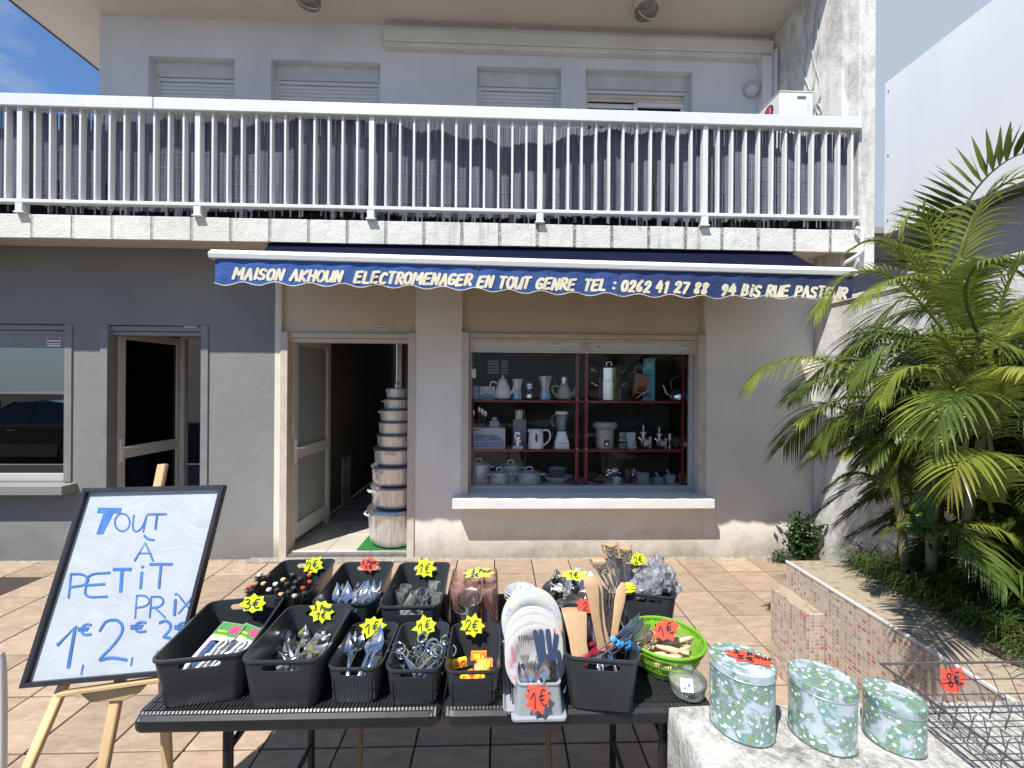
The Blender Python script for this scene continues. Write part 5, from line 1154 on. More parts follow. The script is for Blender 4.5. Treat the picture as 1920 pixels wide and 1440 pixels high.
for k in range(3):
    xr=xa+.10+.14*k
    for i in range(9):
        y=yb_-.06-i*.034; rw([(xr,y,zb_),(xr+.012,y,zb_+.045),(xr+.024,y,zb_+.055),(xr+.036,y,zb_+.045),(xr+.048,y,zb_)],.0015)
for z in (.80,.83): rw([(xa+.05*(zt-z)/(zt-zb_),ya_,z),(xa+.05*(zt-z)/(zt-zb_),yb_-.04*(zt-z)/(zt-zb_),z),(xb,yb_-.04*(zt-z)/(zt-zb_),z)],.0015)
for x in (xa+.05,xb-.05):
    for y in (ya_+.05,yb_-.05): rw([(x,y,.753),(x,y,zb_)],.003,'foot')
ptag(1785,1275,54,46,-2.782,'R',[('8€',.55,-.22,-.25,.24)],'red 8€ price tag hung on the rim of the wire rack',8,10,22,yaw=0)
# ================================================================ PLANTER
def mosaic(name,plane,mort=(.50,.45,.39)):
    m,n,b=newmat(name); p=posn(n); sp=n.nodes.new('ShaderNodeSeparateXYZ'); n.links.new(p,sp.inputs[0])
    U,V_={'x':('Y','Z'),'y':('X','Z'),'z':('X','Y')}[plane]; S=.0218
    u=mth(n,'DIVIDE',sp.outputs[U],S*1.12); v=mth(n,'DIVIDE',sp.outputs[V_],S*.86)
    cu=mth(n,'FLOOR',u); cv=mth(n,'FLOOR',v); cx=n.nodes.new('ShaderNodeCombineXYZ'); n.links.new(cu,cx.inputs[0]); n.links.new(cv,cx.inputs[1])
    wn=n.nodes.new('ShaderNodeTexWhiteNoise'); wn.noise_dimensions='2D'; n.links.new(cx.outputs[0],wn.inputs['Vector'])
    r=n.nodes.new('ShaderNodeValToRGB'); r.color_ramp.interpolation='CONSTANT'; e=r.color_ramp.elements
    cols=[(0,(.44,.35,.27)),(.34,(.37,.29,.23)),(.55,(.50,.41,.33)),(.72,(.36,.15,.11)),(.84,(.30,.24,.19)),(.93,(.42,.22,.17))] if plane!='z' else [(0,(.36,.30,.215)),(.5,(.33,.265,.19)),(.72,(.27,.18,.13)),(.86,(.33,.28,.21))]
    e[0].color=(*cols[0][1],1); e[1].position=cols[1][0]; e[1].color=(*cols[1][1],1)
    for pz,c in cols[2:]: k=e.new(pz); k.color=(*c,1)
    n.links.new(wn.outputs['Value'],r.inputs[0])
    fu=mth(n,'FRACT',u); fv=mth(n,'FRACT',v)
    du=mth(n,'MINIMUM',fu,mth(n,'SUBTRACT',1,fu)); dv=mth(n,'MINIMUM',fv,mth(n,'SUBTRACT',1,fv)); d=mth(n,'MINIMUM',du,dv)
    mk=rampn(n,d,.06,.13,1,0); c=mixc(n,mth(n,'MULTIPLY',mk,1.0 if plane!='z' else .35),r.outputs[0],mort)
    f=noisen(n,5,5); c=mixc(n,rampn(n,f,.55,.8,0,.35),c,(.30,.24,.18)); n.links.new(c,b.inputs['Base Color']); b.inputs['Roughness'].default_value=.35
    bumpn(n,b,mth(n,'SUBTRACT',1,mk),.25,.002); return m
mx_,my_,mz_=mosaic('mosaic_side','x'),mosaic('mosaic_end','y'),mosaic('mosaic_top','z')
PX,PZ,PYb=1.665,.612,-1.525
pl=thing('planter_wall','raised planter bed faced in small pink and cream mosaic tiles','planter',(2.3,-2.5,0)); PO=-Vector(pl.location)
def pb(b,name,mat,**k): b.v=[tuple(Vector(v)+PO) for v in b.v]; return b.build(name,mat,pl,**k)
groutm=P('planter_grout',(.30,.26,.21),.9,var=.2)
pb(MB().box(PX+.012,2.10,-4.6,PYb-.012,-.02,PZ-.011).box(2.10,2.99,PYb-.15,PYb-.012,-.02,PZ-.011),'core',groutm)
y=PYb
while y>-4.4:
    y1=y-.33; 
    pb(MB().box(PX,PX+.011,y1+.0015,y-.0015,.305,PZ-.0125),'wall_tile',mx_,bevel=.001)
    pb(MB().box(PX+R.uniform(0,.0008),PX+.011,y1+.0015,y-.0015,-.01,.3015),'wall_tile',mx_,bevel=.001)
    pb(MB().box(PX+.009,PX+.145,y1+.0012,y-.0012,PZ-.0105,PZ+R.uniform(-.0006,.0006)),'coping_tile',mz_,bevel=.001)
    pb(MB().box(PX+.148,PX+.43,y1+.0012,y-.0012,PZ-.0105,PZ+R.uniform(-.0006,.0006)),'coping_tile',mz_,bevel=.001)
    y=y1
x=PX
while x<2.95:
    pb(MB().box(x+.002,x+.328,PYb-.011,PYb,-.01,PZ-.0125),'wall_tile',my_,bevel=.001); x+=.33
x=PX+.432
while x<2.9: pb(MB().box(x+.001,x+.328,PYb-.15,PYb,PZ-.0105,PZ),'coping_tile',mz_,bevel=.001); x+=.33
pb(MB().box(PX-.003,PX+.008,-4.5,PYb+.003,PZ-.012,PZ+.0025),'edge_trim',P('trim_white_pvc',(.6,.59,.57),.35),bevel=.002)
# step block against it
st=thing('mosaic_step','low mosaic tiled step standing against the planter wall','step',(1.61,-1.67,0))
sx0,sx1,sy0,sy1,sz=1.572,1.663,-1.815,-1.53,.462
def sb(b,name,mat,**k): b.v=[tuple(Vector(v)-Vector((1.61,-1.67,0))) for v in b.v]; return b.build(name,mat,st,**k)
sb(MB().box(sx0+.011,sx1,sy0+.011,sy1,-.01,sz-.01),'core',groutm)
sb(MB().box(sx0,sx0+.01,sy0+.0,-1.745-.0015,0,sz),'side_tile',mx_,bevel=.001); sb(MB().box(sx0,sx0+.01,-1.745+.0015,sy1,0,sz),'side_tile',mx_,bevel=.001)
sb(MB().box(sx0+.0115,sx1-.001,sy0,sy0+.01,0,sz-.0),'end_tile',my_,bevel=.001); sb(MB().box(sx0+.0115,sx1-.001,sy0+.0115,-1.75,sz-.0095,sz+.001),'top_tile',mz_,bevel=.001); sb(MB().box(sx0+.0115,sx1-.001,-1.747,sy1,sz-.0095,sz+.001),'top_tile',mz_,bevel=.001)
soil=MB(); N=30
vv=[(2.09+.92*i/N,-4.5+2.83*k/N,PZ-.02+.03*noise.noise(Vector((i*.4,k*.4,0)))+.03*min(1,i/6)) for i in range(N+1) for k in range(N+1)]
soil.add(vv,[(i*(N+1)+k,(i+1)*(N+1)+k,(i+1)*(N+1)+k+1,i*(N+1)+k+1) for i in range(N) for k in range(N)])
o=soil.build('soil',P('dark_soil',(.05,.035,.022),.95,var=.5,scale=30,bump=1,bscale=25)); o['kind']='structure'
# grass
def leafmat(name,c0,c1,trans=.3,rough=.4,brown=0):
    m,n,b=newmat(name); oi=n.nodes.new('ShaderNodeObjectInfo'); f=noisen(n,7,4); c=mixc(n,rampn(n,f,.3,.7),c0,c1)
    if brown: c=mixc(n,rampn(n,noisen(n,3.3,5),.60,.70,0,brown),c,(.26,.17,.06))
    n.links.new(c,b.inputs['Base Color']); b.inputs['Roughness'].default_value=rough; b.inputs['Specular IOR Level'].default_value=.5
    tr_=n.nodes.new('ShaderNodeBsdfTranslucent'); n.links.new(c,tr_.inputs[0]); ms=n.nodes.new('ShaderNodeMixShader'); ms.inputs[0].default_value=trans
    n.links.new(b.outputs[0],ms.inputs[1]); n.links.new(tr_.outputs[0],ms.inputs[2]); n.links.new(ms.outputs[0],n.nodes['Material Output'].inputs[0]); return m
m_gr=leafmat('grass_blade',(.025,.06,.012),(.10,.15,.035),.25,.35,.5)
g=MB()
for i in range(4200):
    y=-4.2+2.62*R.random(); x=1.99+abs(R.gauss(0,.19)); 
    if x>2.6: x=2.02+.5*R.random()
    L_=R.uniform(.10,.26); a=R.uniform(0,6.28) if R.random()<.4 else R.uniform(2.3,4.0); h=R.uniform(.2,.9); w_=R.uniform(.0018,.0036); dr_=Vector((math.cos(a),math.sin(a),0)); sd=Vector((-dr_.y,dr_.x,0))*w_; p0=Vector((x,y,PZ))
    p1=p0+dr_*L_*.3+Vector((0,0,L_*.6*h)); p2=p0+dr_*L_*.75+Vector((0,0,L_*.75*h)); p3=p0+dr_*L_*1.1+Vector((0,0,L_*(.55*h-.05)))
    p3.z=max(p3.z,PZ+.004)
    g.add([p0-sd,p0+sd,p1-sd*.9,p1+sd*.9,p2-sd*.6,p2+sd*.6,p3],[(0,1,3,2),(2,3,5,4),(4,5,6)])
o=g.build('grass',m_gr); tag(o,'long trailing grass spilling over the planter coping','grass',None,'stuff')
# dark strap leaved ground plants under the palms
def strapplant(x,y,n_,L0,mat,label,z=PZ,name='strap_plant',cat='plant',w0=.011,group=None,spread=1):
    t=thing(name,label,cat,(x,y,z),(0,0,0),group)
    for i in range(n_):
        a=R.uniform(0,6.28); L_=L0*R.uniform(.6,1.1); up_=R.uniform(.45,1.0); d=Vector((math.cos(a),math.sin(a),0)); sd=Vector((-d.y,d.x,0)); pts=[]
        for k in range(7):
            u=k/6; pts.append(d*(L_*u*.62*spread)+Vector((0,0,L_*(up_*u-.75*u*u*u))))
        b_=MB(); b_.add([p+sd*w*s_+Vector((0,0,abs(s_)*.003)) for k,p in enumerate(pts) for w in (w0*math.sin(math.pi*(.12+.86*k/6))**.7,) for s_ in (-1,0,1)],[(k*3+j,k*3+j+1,k*3+j+4,k*3+j+3) for k in range(6) for j in (0,1)])
        b_.build('leaf',mat,t,smooth=True)
    return t
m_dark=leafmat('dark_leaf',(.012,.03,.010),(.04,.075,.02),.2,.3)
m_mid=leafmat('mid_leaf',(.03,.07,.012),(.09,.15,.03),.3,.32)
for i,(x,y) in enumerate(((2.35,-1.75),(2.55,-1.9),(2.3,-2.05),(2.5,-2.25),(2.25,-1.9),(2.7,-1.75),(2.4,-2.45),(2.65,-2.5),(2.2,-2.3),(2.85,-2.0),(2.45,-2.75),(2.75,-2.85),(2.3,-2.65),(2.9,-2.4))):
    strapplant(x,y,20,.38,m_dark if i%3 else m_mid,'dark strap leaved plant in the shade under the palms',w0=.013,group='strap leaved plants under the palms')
# fallen palm sheath
sp_=atZ(1585,1045,PZ+.02)
b_=MB(); rings=[]
for k in range(13):
    u=k/12; c=Vector((sp_.x+.32*u,-1.62-.10*u,PZ+.015+.006*math.sin(u*3))); w_=.034*(1-.72*u)+.002; dpt=.026*(1-.8*u)
    rings.append([c+Vector((0,s_*w_,dpt*(s_*s_)))+Vector((.12*w_*(s_*s_-1),0,0)) for s_ in (-1,-.6,0,.6,1)]+[c+Vector((0,s_*w_,dpt*(s_*s_)-.003))+Vector((.12*w_*(s_*s_-1),0,0)) for s_ in (1,.6,0,-.6,-1)])
b_.loft(rings); o=b_.build('palm_sheath',P('dry_sheath',(.20,.075,.035),.45,var=.4,scale=12,sc3=(.3,1,1)),None,smooth=60); tag(o,'dry reddish brown palm sheath lying on the planter coping','palm sheath')
q=atZ(1893,1236,PZ+.012)
o=MB().tube([q+Vector((-.02,.09,.005)),q+Vector((0,.02,.006)),q,q+Vector((.02,-.05,0))],[.004,.013,.018,.006],8,flat=.5).build('dry_leaf',P('dry_leaf_brown',(.07,.04,.03),.6,var=.3,scale=30),None,smooth=True); tag(o,'curled dark dry leaf on the planter coping near the wire rack','leaf')
# ================================================================ PALMS
m_pl=leafmat('palm_leaf',(.09,.125,.016),(.27,.31,.05),.35,.28,.35)
m_pl2=leafmat('palm_leaf_deep',(.045,.08,.014),(.14,.19,.035),.3,.3,.2)
m_st=P('palm_stem',(.23,.20,.09),.5,var=.35,scale=9,sc3=(1,1,2.5))
def frond(par,pts,mat,n_=30,ll=.27,droop=.55,off=Vector((0,0,0)),v=.75,w0=.0050,upb=0.0,rm=None):
    P_=spline([Vector(p)-off for p in pts],8); cum=[0]
    for a,c in zip(P_,P_[1:]): cum.append(cum[-1]+(c-a).length)
    T_=cum[-1]
    def at_(u):
        s_=u*T_
        for i in range(len(P_)-1):
            if cum[i+1]>=s_: 
                k=(s_-cum[i])/max(1e-6,cum[i+1]-cum[i]); return P_[i].lerp(P_[i+1],k),(P_[i+1]-P_[i]).normalized()
        return P_[-1],(P_[-1]-P_[-2]).normalized()
    b_=MB(); b_.tube(P_[::2]+[P_[-1]],[.0075*(1-.85*i/(len(P_[::2]))) for i in range(len(P_[::2])+1)],6)
    for i in range(n_):
        u=.14+.86*(i+.5)/n_; p,d=at_(u); 
        sd=d.cross(Vector((0,0,1))); sd=sd.normalized() if sd.length>.05 else Vector((1,0,0)); un=sd.cross(d).normalized()
        L_=ll*T_*math.sin(math.pi*min(1,(.20+.72*u)))**.8*R.uniform(.9,1.08)
        for s_ in (-1,1):
            fwd=.35+.65*u+R.uniform(-.06,.06); dr_=(d*fwd+sd*s_*v+un*(.35+upb-.15*u)+Vector((R.uniform(-.05,.05),)*3)).normalized()
            q=[]; dd=droop*R.uniform(.75,1.3)
            for k in range(6): 
                t_=k/5; q.append(p+dr_*L_*t_+Vector((0,0,-1))*dd*L_*t_*t_*.55)
            nn=dr_.cross(un).normalized(); W=w0*(.8+.5*T_)*R.uniform(.85,1.1)
            vv=[]
            for k,c in enumerate(q):
                ww=W*(.35,1.0,.95,.75,.42,.03)[k]; vv+=[c-nn*ww+un*ww*.35,c,c+nn*ww+un*ww*.35]
            b_.add(vv,[(k*3+j_,k*3+j_+1,k*3+j_+4,k*3+j_+3) for k in range(5) for j_ in (0,1)])
    return b_.build('frond',mat,par,smooth=True)
def L3(px,py,Y): return atY(px,py,Y)
palms=[]
def mkpalm(x,y,label,stems):
    t=thing('areca_palm',label,'palm',(x,y,PZ-.03))
    for (dx,dy,h,lx,ly,r) in stems:
        pts=spline([(dx,dy,0),(dx+lx*.3,dy+ly*.3,h*.5),(dx+lx,dy+ly,h)],6)
        MB().tube(pts,[r*(1+.06*math.sin(i*2.1)) for i in range(len(pts))],10).build('stem',m_st,t,smooth=True)
    palms.append(t); return t
pa=mkpalm(2.18,-1.85,'areca palm whose fronds arch far out over the shop wall, left of the clump',[(0,0,1.05,.02,.0,.024),(.09,.06,1.25,.12,.05,.022),(-.05,.08,.8,-.10,.02,.02),(.05,-.09,.9,-.02,-.12,.02)])
pc=mkpalm(2.42,-2.25,'areca palm with the tallest upright frond at the right edge of the picture',[(0,0,1.2,.05,-.05,.026),(.1,.1,1.5,.12,.1,.024),(-.08,.02,.95,-.12,-.02,.022),(.02,-.12,1.0,.05,-.15,.022)])
pd=mkpalm(2.75,-1.7,'areca palm standing behind the others against the white side wall',[(0,0,1.2,-.05,.05,.025),(.1,-.1,1.0,.05,-.1,.022)])
def F(par,pts,mat=m_pl,**k): 
    return frond(par,[L3(*p) for p in pts],mat,off=Vector(par.location),**k)
# fronds one can follow in the picture
F(pa,[(1760,760,-1.75),(1690,735,-1.72),(1605,698,-1.7),(1520,670,-1.68),(1445,682,-1.66),(1400,722,-1.65)],n_=40,ll=.20,droop=1.5,v=.5)
F(pa,[(1770,620,-1.7),(1700,540,-1.7),(1640,508,-1.65),(1580,525,-1.6),(1530,590,-1.6)],n_=38,ll=.25,droop=1.0,v=.6)
for q in ([(1770,700,-1.7),(1720,640,-1.65),(1660,625,-1.6),(1600,650,-1.55),(1560,700,-1.5)],[(1790,780,-1.8),(1740,720,-1.8),(1680,715,-1.75),(1640,760,-1.7),(1620,820,-1.7)],[(1800,840,-1.9),(1760,800,-1.9),(1710,810,-1.9),(1680,860,-1.85),(1670,910,-1.85)],[(1850,900,-2.1),(1820,850,-2.15),(1780,850,-2.15),(1750,890,-2.1),(1735,950,-2.1)],[(1860,960,-2.2),(1840,900,-2.25),(1810,890,-2.25),(1785,930,-2.25)]): F(pa,q,n_=34,ll=.27,droop=1.0,mat=R.choice((m_pl,m_pl2)))
F(pa,[(1740,780,-1.6),(1665,715,-1.55),(1590,700,-1.5),(1520,722,-1.5),(1478,755,-1.5)],n_=34,ll=.2,droop=1.1,mat=m_pl2)
F(pa,[(1760,800,-1.7),(1680,755,-1.68),(1600,745,-1.65),(1535,765,-1.6),(1495,795,-1.6)],n_=34,ll=.2,droop=1.0)
F(pa,[(1750,850,-1.75),(1680,790,-1.7),(1610,775,-1.68),(1560,800,-1.66),(1540,840,-1.66)],n_=32,ll=.22,droop=1.1,mat=m_pl2)
F(pa,[(1740,880,-1.7),(1680,835,-1.65),(1610,825,-1.6),(1560,838,-1.6),(1522,850,-1.6)],n_=30,ll=.16,droop=.7)
F(pc,[(1740,560,-2.0),(1785,440,-2.05),(1830,355,-2.1),(1890,300,-2.2),(1960,275,-2.3)],n_=26,ll=.36,droop=.15,upb=1.2,v=.35,w0=.012,mat=m_pl2)
F(pc,[(1800,650,-2.2),(1790,520,-2.2),(1840,380,-2.2),(1930,330,-2.3),(2040,360,-2.4)],n_=34,ll=.28,droop=1.0)
F(pc,[(1800,620,-2.1),(1760,500,-2.1),(1740,420,-2.1),(1715,395,-2.1),(1690,420,-2.1)],n_=24,ll=.34,droop=1.2,v=.5)
F(pc,[(1820,640,-2.3),(1770,540,-2.3),(1800,500,-2.35),(1870,495,-2.4),(1960,540,-2.5)],n_=36,ll=.26,droop=1.0)
F(pc,[(1790,620,-2.2),(1760,560,-2.2),(1720,525,-2.2),(1660,530,-2.2),(1600,575,-2.2)],n_=34,ll=.24,droop=1.0)
F(pc,[(1830,760,-2.3),(1800,680,-2.35),(1770,640,-2.4),(1830,628,-2.5),(1920,660,-2.6)],n_=34,ll=.26,droop=1.0)
F(pc,[(1800,800,-2.3),(1780,720,-2.3),(1730,690,-2.35),(1680,700,-2.35),(1650,750,-2.35)],n_=34,ll=.25,droop=1.0)
F(pc,[(1810,850,-2.3),(1815,770,-2.4),(1790,740,-2.45),(1750,760,-2.5),(1730,820,-2.5)],n_=34,ll=.3,droop=1.0)
F(pc,[(1760,560,-2.1),(1700,480,-2.1),(1640,450,-2.05),(1590,470,-2.0)],n_=30,ll=.22,droop=.8)
for q in ([(1840,640,-2.4),(1810,560,-2.5),(1830,500,-2.6),(1890,480,-2.7)],[(1860,860,-2.4),(1850,780,-2.5),(1820,740,-2.6),(1780,760,-2.65),(1755,810,-2.65)],[(1870,800,-2.5),(1880,720,-2.6),(1910,690,-2.7),(1960,700,-2.8)],[(1880,940,-2.5),(1870,880,-2.6),(1840,850,-2.65),(1800,870,-2.7),(1780,920,-2.7)]): F(pc,q,n_=36,ll=.3,droop=1.0,mat=R.choice((m_pl,m_pl2)))
F(pc,[(1850,700,-2.4),(1880,560,-2.45),(1930,470,-2.5),(2010,440,-2.6)],n_=32,ll=.26,droop=.8)
# filler fronds all round each clump
for par,cnt,hz in ((pa,48,(.0,1.0)),(pc,84,(.0,1.35)),(pd,60,(.0,1.35))):
    for i in range(cnt):
        o_=Vector(par.location); h=PZ+R.uniform(*hz); a=R.uniform(0,2*math.pi); 
        ln=R.uniform(.55,.95); el=R.uniform(.15,1.0)
        d=Vector((math.cos(a),math.sin(a),0)); 
        if d.x<-.2 and par is not pd: ln*=(.40 if h<PZ+.6 else .6)
        if d.y<-.3: ln*=.7
        c=Vector((o_.x+R.uniform(-.08,.1),o_.y+R.uniform(-.08,.08),h)); pts=[c,c+d*ln*.3+Vector((0,0,ln*.42*el)),c+d*ln*.62+Vector((0,0,ln*.5*el)),c+d*ln*.95+Vector((0,0,ln*(.30*el-.18)))]
        e_=pts[-1]
        if e_.x>2.95 : 
            for p in pts: p.x=min(p.x,2.96)
        frond(par,pts,R.choice((m_pl,m_pl2,m_pl2)),off=o_,n_=38,ll=.31,droop=R.uniform(.6,1.4),v=.62)
# bush at the wall foot
def bush(x,y,z,h,w_,label,n_,mat,lw=.022,group=None,parts=True):
    t=thing('leafy_bush',label,'bush',(x,y,z),(0,0,0),group)
    lf=MB(); sm=MB()
    for s_ in range(9):
        a=R.uniform(0,6.28); top=Vector((math.cos(a)*w_*R.uniform(.1,.9),math.sin(a)*w_*.5*R.uniform(.1,.8),h*R.uniform(.35,1.0))); sm.tube([(0,0,0),top*.5+Vector((0,0,.02)),top],[.004,.003,.0015],5)
        for k in range(n_//9):
            u=R.uniform(.15,1); c=top*u+Vector((R.gauss(0,.2*w_),R.gauss(0,.12*w_),R.gauss(0,.02))); c.z=max(c.z,.01); L_=lw*R.uniform(.8,1.4)
            d=Vector((R.gauss(0,1),R.gauss(0,1),R.gauss(.3,.6))).normalized(); sd=d.cross(Vector((R.gauss(0,.3),R.gauss(0,.3),1))).normalized()*L_*.45; nn=d.cross(sd).normalized()*L_*.12
            lf.add([c,c+d*L_*.5+sd+nn,c+d*L_*1.5*.55,c+d*L_*1.5,c+d*L_*.5-sd+nn],[(0,1,3,2),(0,2,3,4)])
    lf.build('foliage',mat,t)['kind']='stuff'; sm.build('stem',P('twig',(.12,.09,.05),.8),t)
    return t
q=atY(1502,1040,-.12)
m_bush=leafmat('bush_leaf',(.02,.055,.015),(.06,.12,.03),.2,.3)
bush(q.x,-.14,0,.46,.20,'small glossy leaved bush growing at the foot of the white wall',700,m_bush,.034)
q=atY(1450,1045,-.12); 
bush(q.x+.05,-.13,0,.11,.16,'low creeping weed beside the small bush at the wall foot',330,leafmat('weed_leaf',(.04,.07,.03),(.10,.14,.07),.2,.5),.016)
# ================================================================ NEIGHBOURS
nb=thing('neighbour_building','tall plain white building with a dark trimmed overhang right of the shop','building',(6,0,0))
m_nb=P('white_cladding',(.68,.685,.69),.55,var=.03,scale=1.6,sc3=(1,1,.25)); m_nb2=plaster('cream_render',(.45,.42,.40),dirt=.1,streak=.1)
def nbb(b,name,mat,**k): b.v=[tuple(Vector(v)-Vector((6,0,0))) for v in b.v]; return b.build(name,mat,nb,**k)
ye=2.44
nbb(MB().box(6,6.12,-9,ye,3.99,6.36),'cladding_wall',m_nb)
nbb(MB().box(5.98,6.3,-9,ye,3.93,3.985),'trim',P('dark_trim2',(.07,.065,.06),.5))
nbb(MB().box(6.12,9,-9,ye,5.9,6.3),'roof',m_nb)
for yy in (ye-.06,ye-2.5,ye-4.9):
    for zz in (4.2,5.2,6.2): nbb(MB().lathe([(.012,0),(.012,.006),(.002,.008)],10,M=Matrix.Rotation(rad(-90),4,'Y'),c=(5.999,yy,zz)),'fixing_screw',P('screw_grey',(.2,.2,.2),.4))
for yy in (ye-2.44,ye-4.88): nbb(MB().box(5.997,6.0,yy-.004,yy+.004,3.99,6.36),'panel_joint',P('joint_grey',(.42,.43,.45),.6))
nbb(MB().box(6.28,6.5,-9,ye-.25,-.0,3.93),'lower_wall',m_nb2)
a=atX(1800,400,6.27); 
wf=nbb(MB().box(6.24,6.279,-.2,-.14,2.9,3.7).box(6.24,6.279,.62,.68,2.9,3.7).box(6.24,6.279,-.139,.619,3.64,3.7).box(6.24,6.279,.2,.26,2.9,3.639),'window_frame',P('wf_brown',(.45,.28,.17),.5)); nbb(MB().box(6.262,6.268,-.139,.619,2.9,3.639),'pane',tintglass)
nbb(MB().tube([(6.2,1.55,0),(6.2,1.55,3.93)],.03,8),'downpipe',P('pipe_grey',(.3,.3,.31),.5),smooth=True)
# far building and dark canopy
fb=thing('far_house','grey far building with a ragged concrete eave beyond the gap','house',(7,9,0))
nf_=lambda b,name,mat,**k:( setattr(b,'v',[tuple(Vector(v)-Vector((7,9,0))) for v in b.v]), b.build(name,mat,fb,**k))[1]
nf_(MB().box(4.6,12,8.0,11,-.0,5.3),'wall',P('shade_bluegrey',(.18,.21,.27),.8,var=.05))
nf_(MB().box(4.3,12,6.2,11,5.45,5.6),'eave',plaster('eave_concrete',(.30,.28,.25),dirt=.6,streak=.4)); nf_(MB().box(4.3,12,6.25,11,5.32,5.449),'eave_beam',plaster('eave_concrete2',(.2,.19,.17),dirt=.6,streak=.4))
w2=thing('white_shed','small white roofed shed behind the tree in the gap','shed',(6,6,0))
MB().box(-1.2,1.5,-.5,.5,0,3.2).build('wall',m_nb,w2); MB().box(-1.3,1.6,-.6,.6,3.2,3.3).build('roof',m_nb,w2)
# tree in the gap
def tree(x,y,h,cr,label,n_,mat,leaf=.07,tz_=.6):
    t=thing('broadleaf_tree',label,'tree',(x,y,0)); 
    MB().tube(spline([(0,0,0),(.05,0,h*.4),(0,.05,h*.8)],5),[.12*(1-.6*i/10) for i in range(11)],8).build('trunk',P('bark',(.12,.09,.065),.9,var=.3,bump=.5),t,smooth=True)
    lb=MB()
    for i in range(7):
        a=R.uniform(0,6.28); lb.tube([(0,0,h*.5),(math.cos(a)*cr*.4,math.sin(a)*cr*.4,h*.75),(math.cos(a)*cr*.8,math.sin(a)*cr*.8,h*R.uniform(.7,1))],[.05,.03,.012],6)
    lb.build('limb',P('bark',(.12,.09,.065)),t,smooth=True)
    lf=MB()
    cl=[(Vector((R.gauss(0,cr*.45),R.gauss(0,cr*.45),h*tz_+R.uniform(0,h*(1-tz_)))),R.uniform(.25,.5)*cr) for _ in range(16)]
    for i in range(n_):
        c,r=R.choice(cl); d=Vector((R.gauss(0,1),R.gauss(0,1),R.gauss(0,1))).normalized(); p=c+d*r*R.random()**.4; L_=leaf*R.uniform(.7,1.3)
        e=Vector((R.gauss(0,1),R.gauss(0,1),R.gauss(0,.6))).normalized(); s_=e.cross(Vector((0,0,1))).normalized()*L_*.35; lf.add([p,p+e*L_*.5+s_,p+e*L_,p+e*L_*.5-s_],[(0,1,2,3)])
    lf.build('crown',mat,t)['kind']='stuff'
m_tr=leafmat('tree_leaf',(.03,.06,.02),(.09,.13,.04),.3,.4)
tree(4.9,3.6,3.75,1.0,'leafy green tree showing in the gap beside the shop building',9000,m_tr)
# ================================================================ SHOP WINDOW GOODS
CY0=.20; CY1=.55
wine=P('wine_red_lacquer',(.22,.025,.03),.3,var=.15,scale=10); shgrey=P('cabinet_floor_grey',(.45,.46,.48),.5,var=.08)
zs=[.625, atY(1085,843,CY0).z, atY(1085,751,CY0).z, atY(1085,662,CY0).z]
cabx0,cabx1=-.262,1.84
cab=thing('display_cabinet','wine red display cabinet with three shelves of kitchen goods behind the shop window','cabinet',(.8,CY0,0))
def cb(b,name,mat,par=None,**k): b.v=[tuple(Vector(v)-Vector((.8,CY0,0))) for v in b.v]; return b.build(name,mat,par or cab,**k)
xm0=atY(1081,760,CY0).x; xm1=atY(1096,760,CY0).x
for k in (1,2): cb(MB().box(cabx0,cabx1,CY0,CY1,zs[k]-.022,zs[k]),'shelf',wine,bevel=.002)
cb(MB().box(cabx0,cabx1,CY0,CY1,.60,zs[0]),'base_board',shgrey); cb(MB().box(cabx0,cabx1,CY0,CY1,zs[3],zs[3]+.035),'top_board',wine)
for nm,x0,x1 in (('post',cabx0-.01,cabx0+.012),('post',xm0-.012,xm0+.022),('post',xm1-.0,xm1+.034),('post',cabx1-.02,cabx1)):
    cb(MB().box(x0,x1,CY0-.004,CY0+.03,zs[0],zs[3]+.036),nm,wine,bevel=.002)
for z in (zs[1]+.01,zs[2]+.01,zs[3]-.01):
    for x in (xm0+.005,xm1+.016): cb(MB().lathe([(.001,.0),(.007,.003),(.009,.009),(.005,.014),(.005,.02)],14,M=Matrix.Rotation(rad(-90),4,'X'),c=(x,CY0-.024,z)),'knob',P('knob_white',(.7,.69,.66),.25),smooth=True)
cb(MB().box(cabx0,cabx1,CY1,CY1+.01,.6,zs[3]),'back_panel',P('back_brown',(.012,.010,.008),.8,var=.2))
def gz(k): return zs[k]+.0005
def wx(px,py,Y=.30): return atY(px,py,Y)
S=4.18/780
porc=P('porcelain',(.80,.78,.75),.2,var=.04); porcg=P('pale_grey_china',(.62,.62,.61),.25,var=.06); wpl=P('white_appliance',(.82,.82,.82),.3,var=.03); dkg=P('dark_grey_plastic',(.07,.07,.075),.4); alum=P('cast_aluminium',(.68,.69,.70),.34,.5,var=.12,scale=20)
blueg=P('pale_blue_steel',(.35,.45,.60),.3,.3)
def good(name,label,cat,px,shelf,Y=.32,rot=0,group=None):
    t=thing(name,label,cat,(atY(px,800,Y).x,Y,gz(shelf)),(0,0,rot),group); k_=(1.32,1.24,1.2)[shelf]; t.scale=(k_,1.0,k_); return t
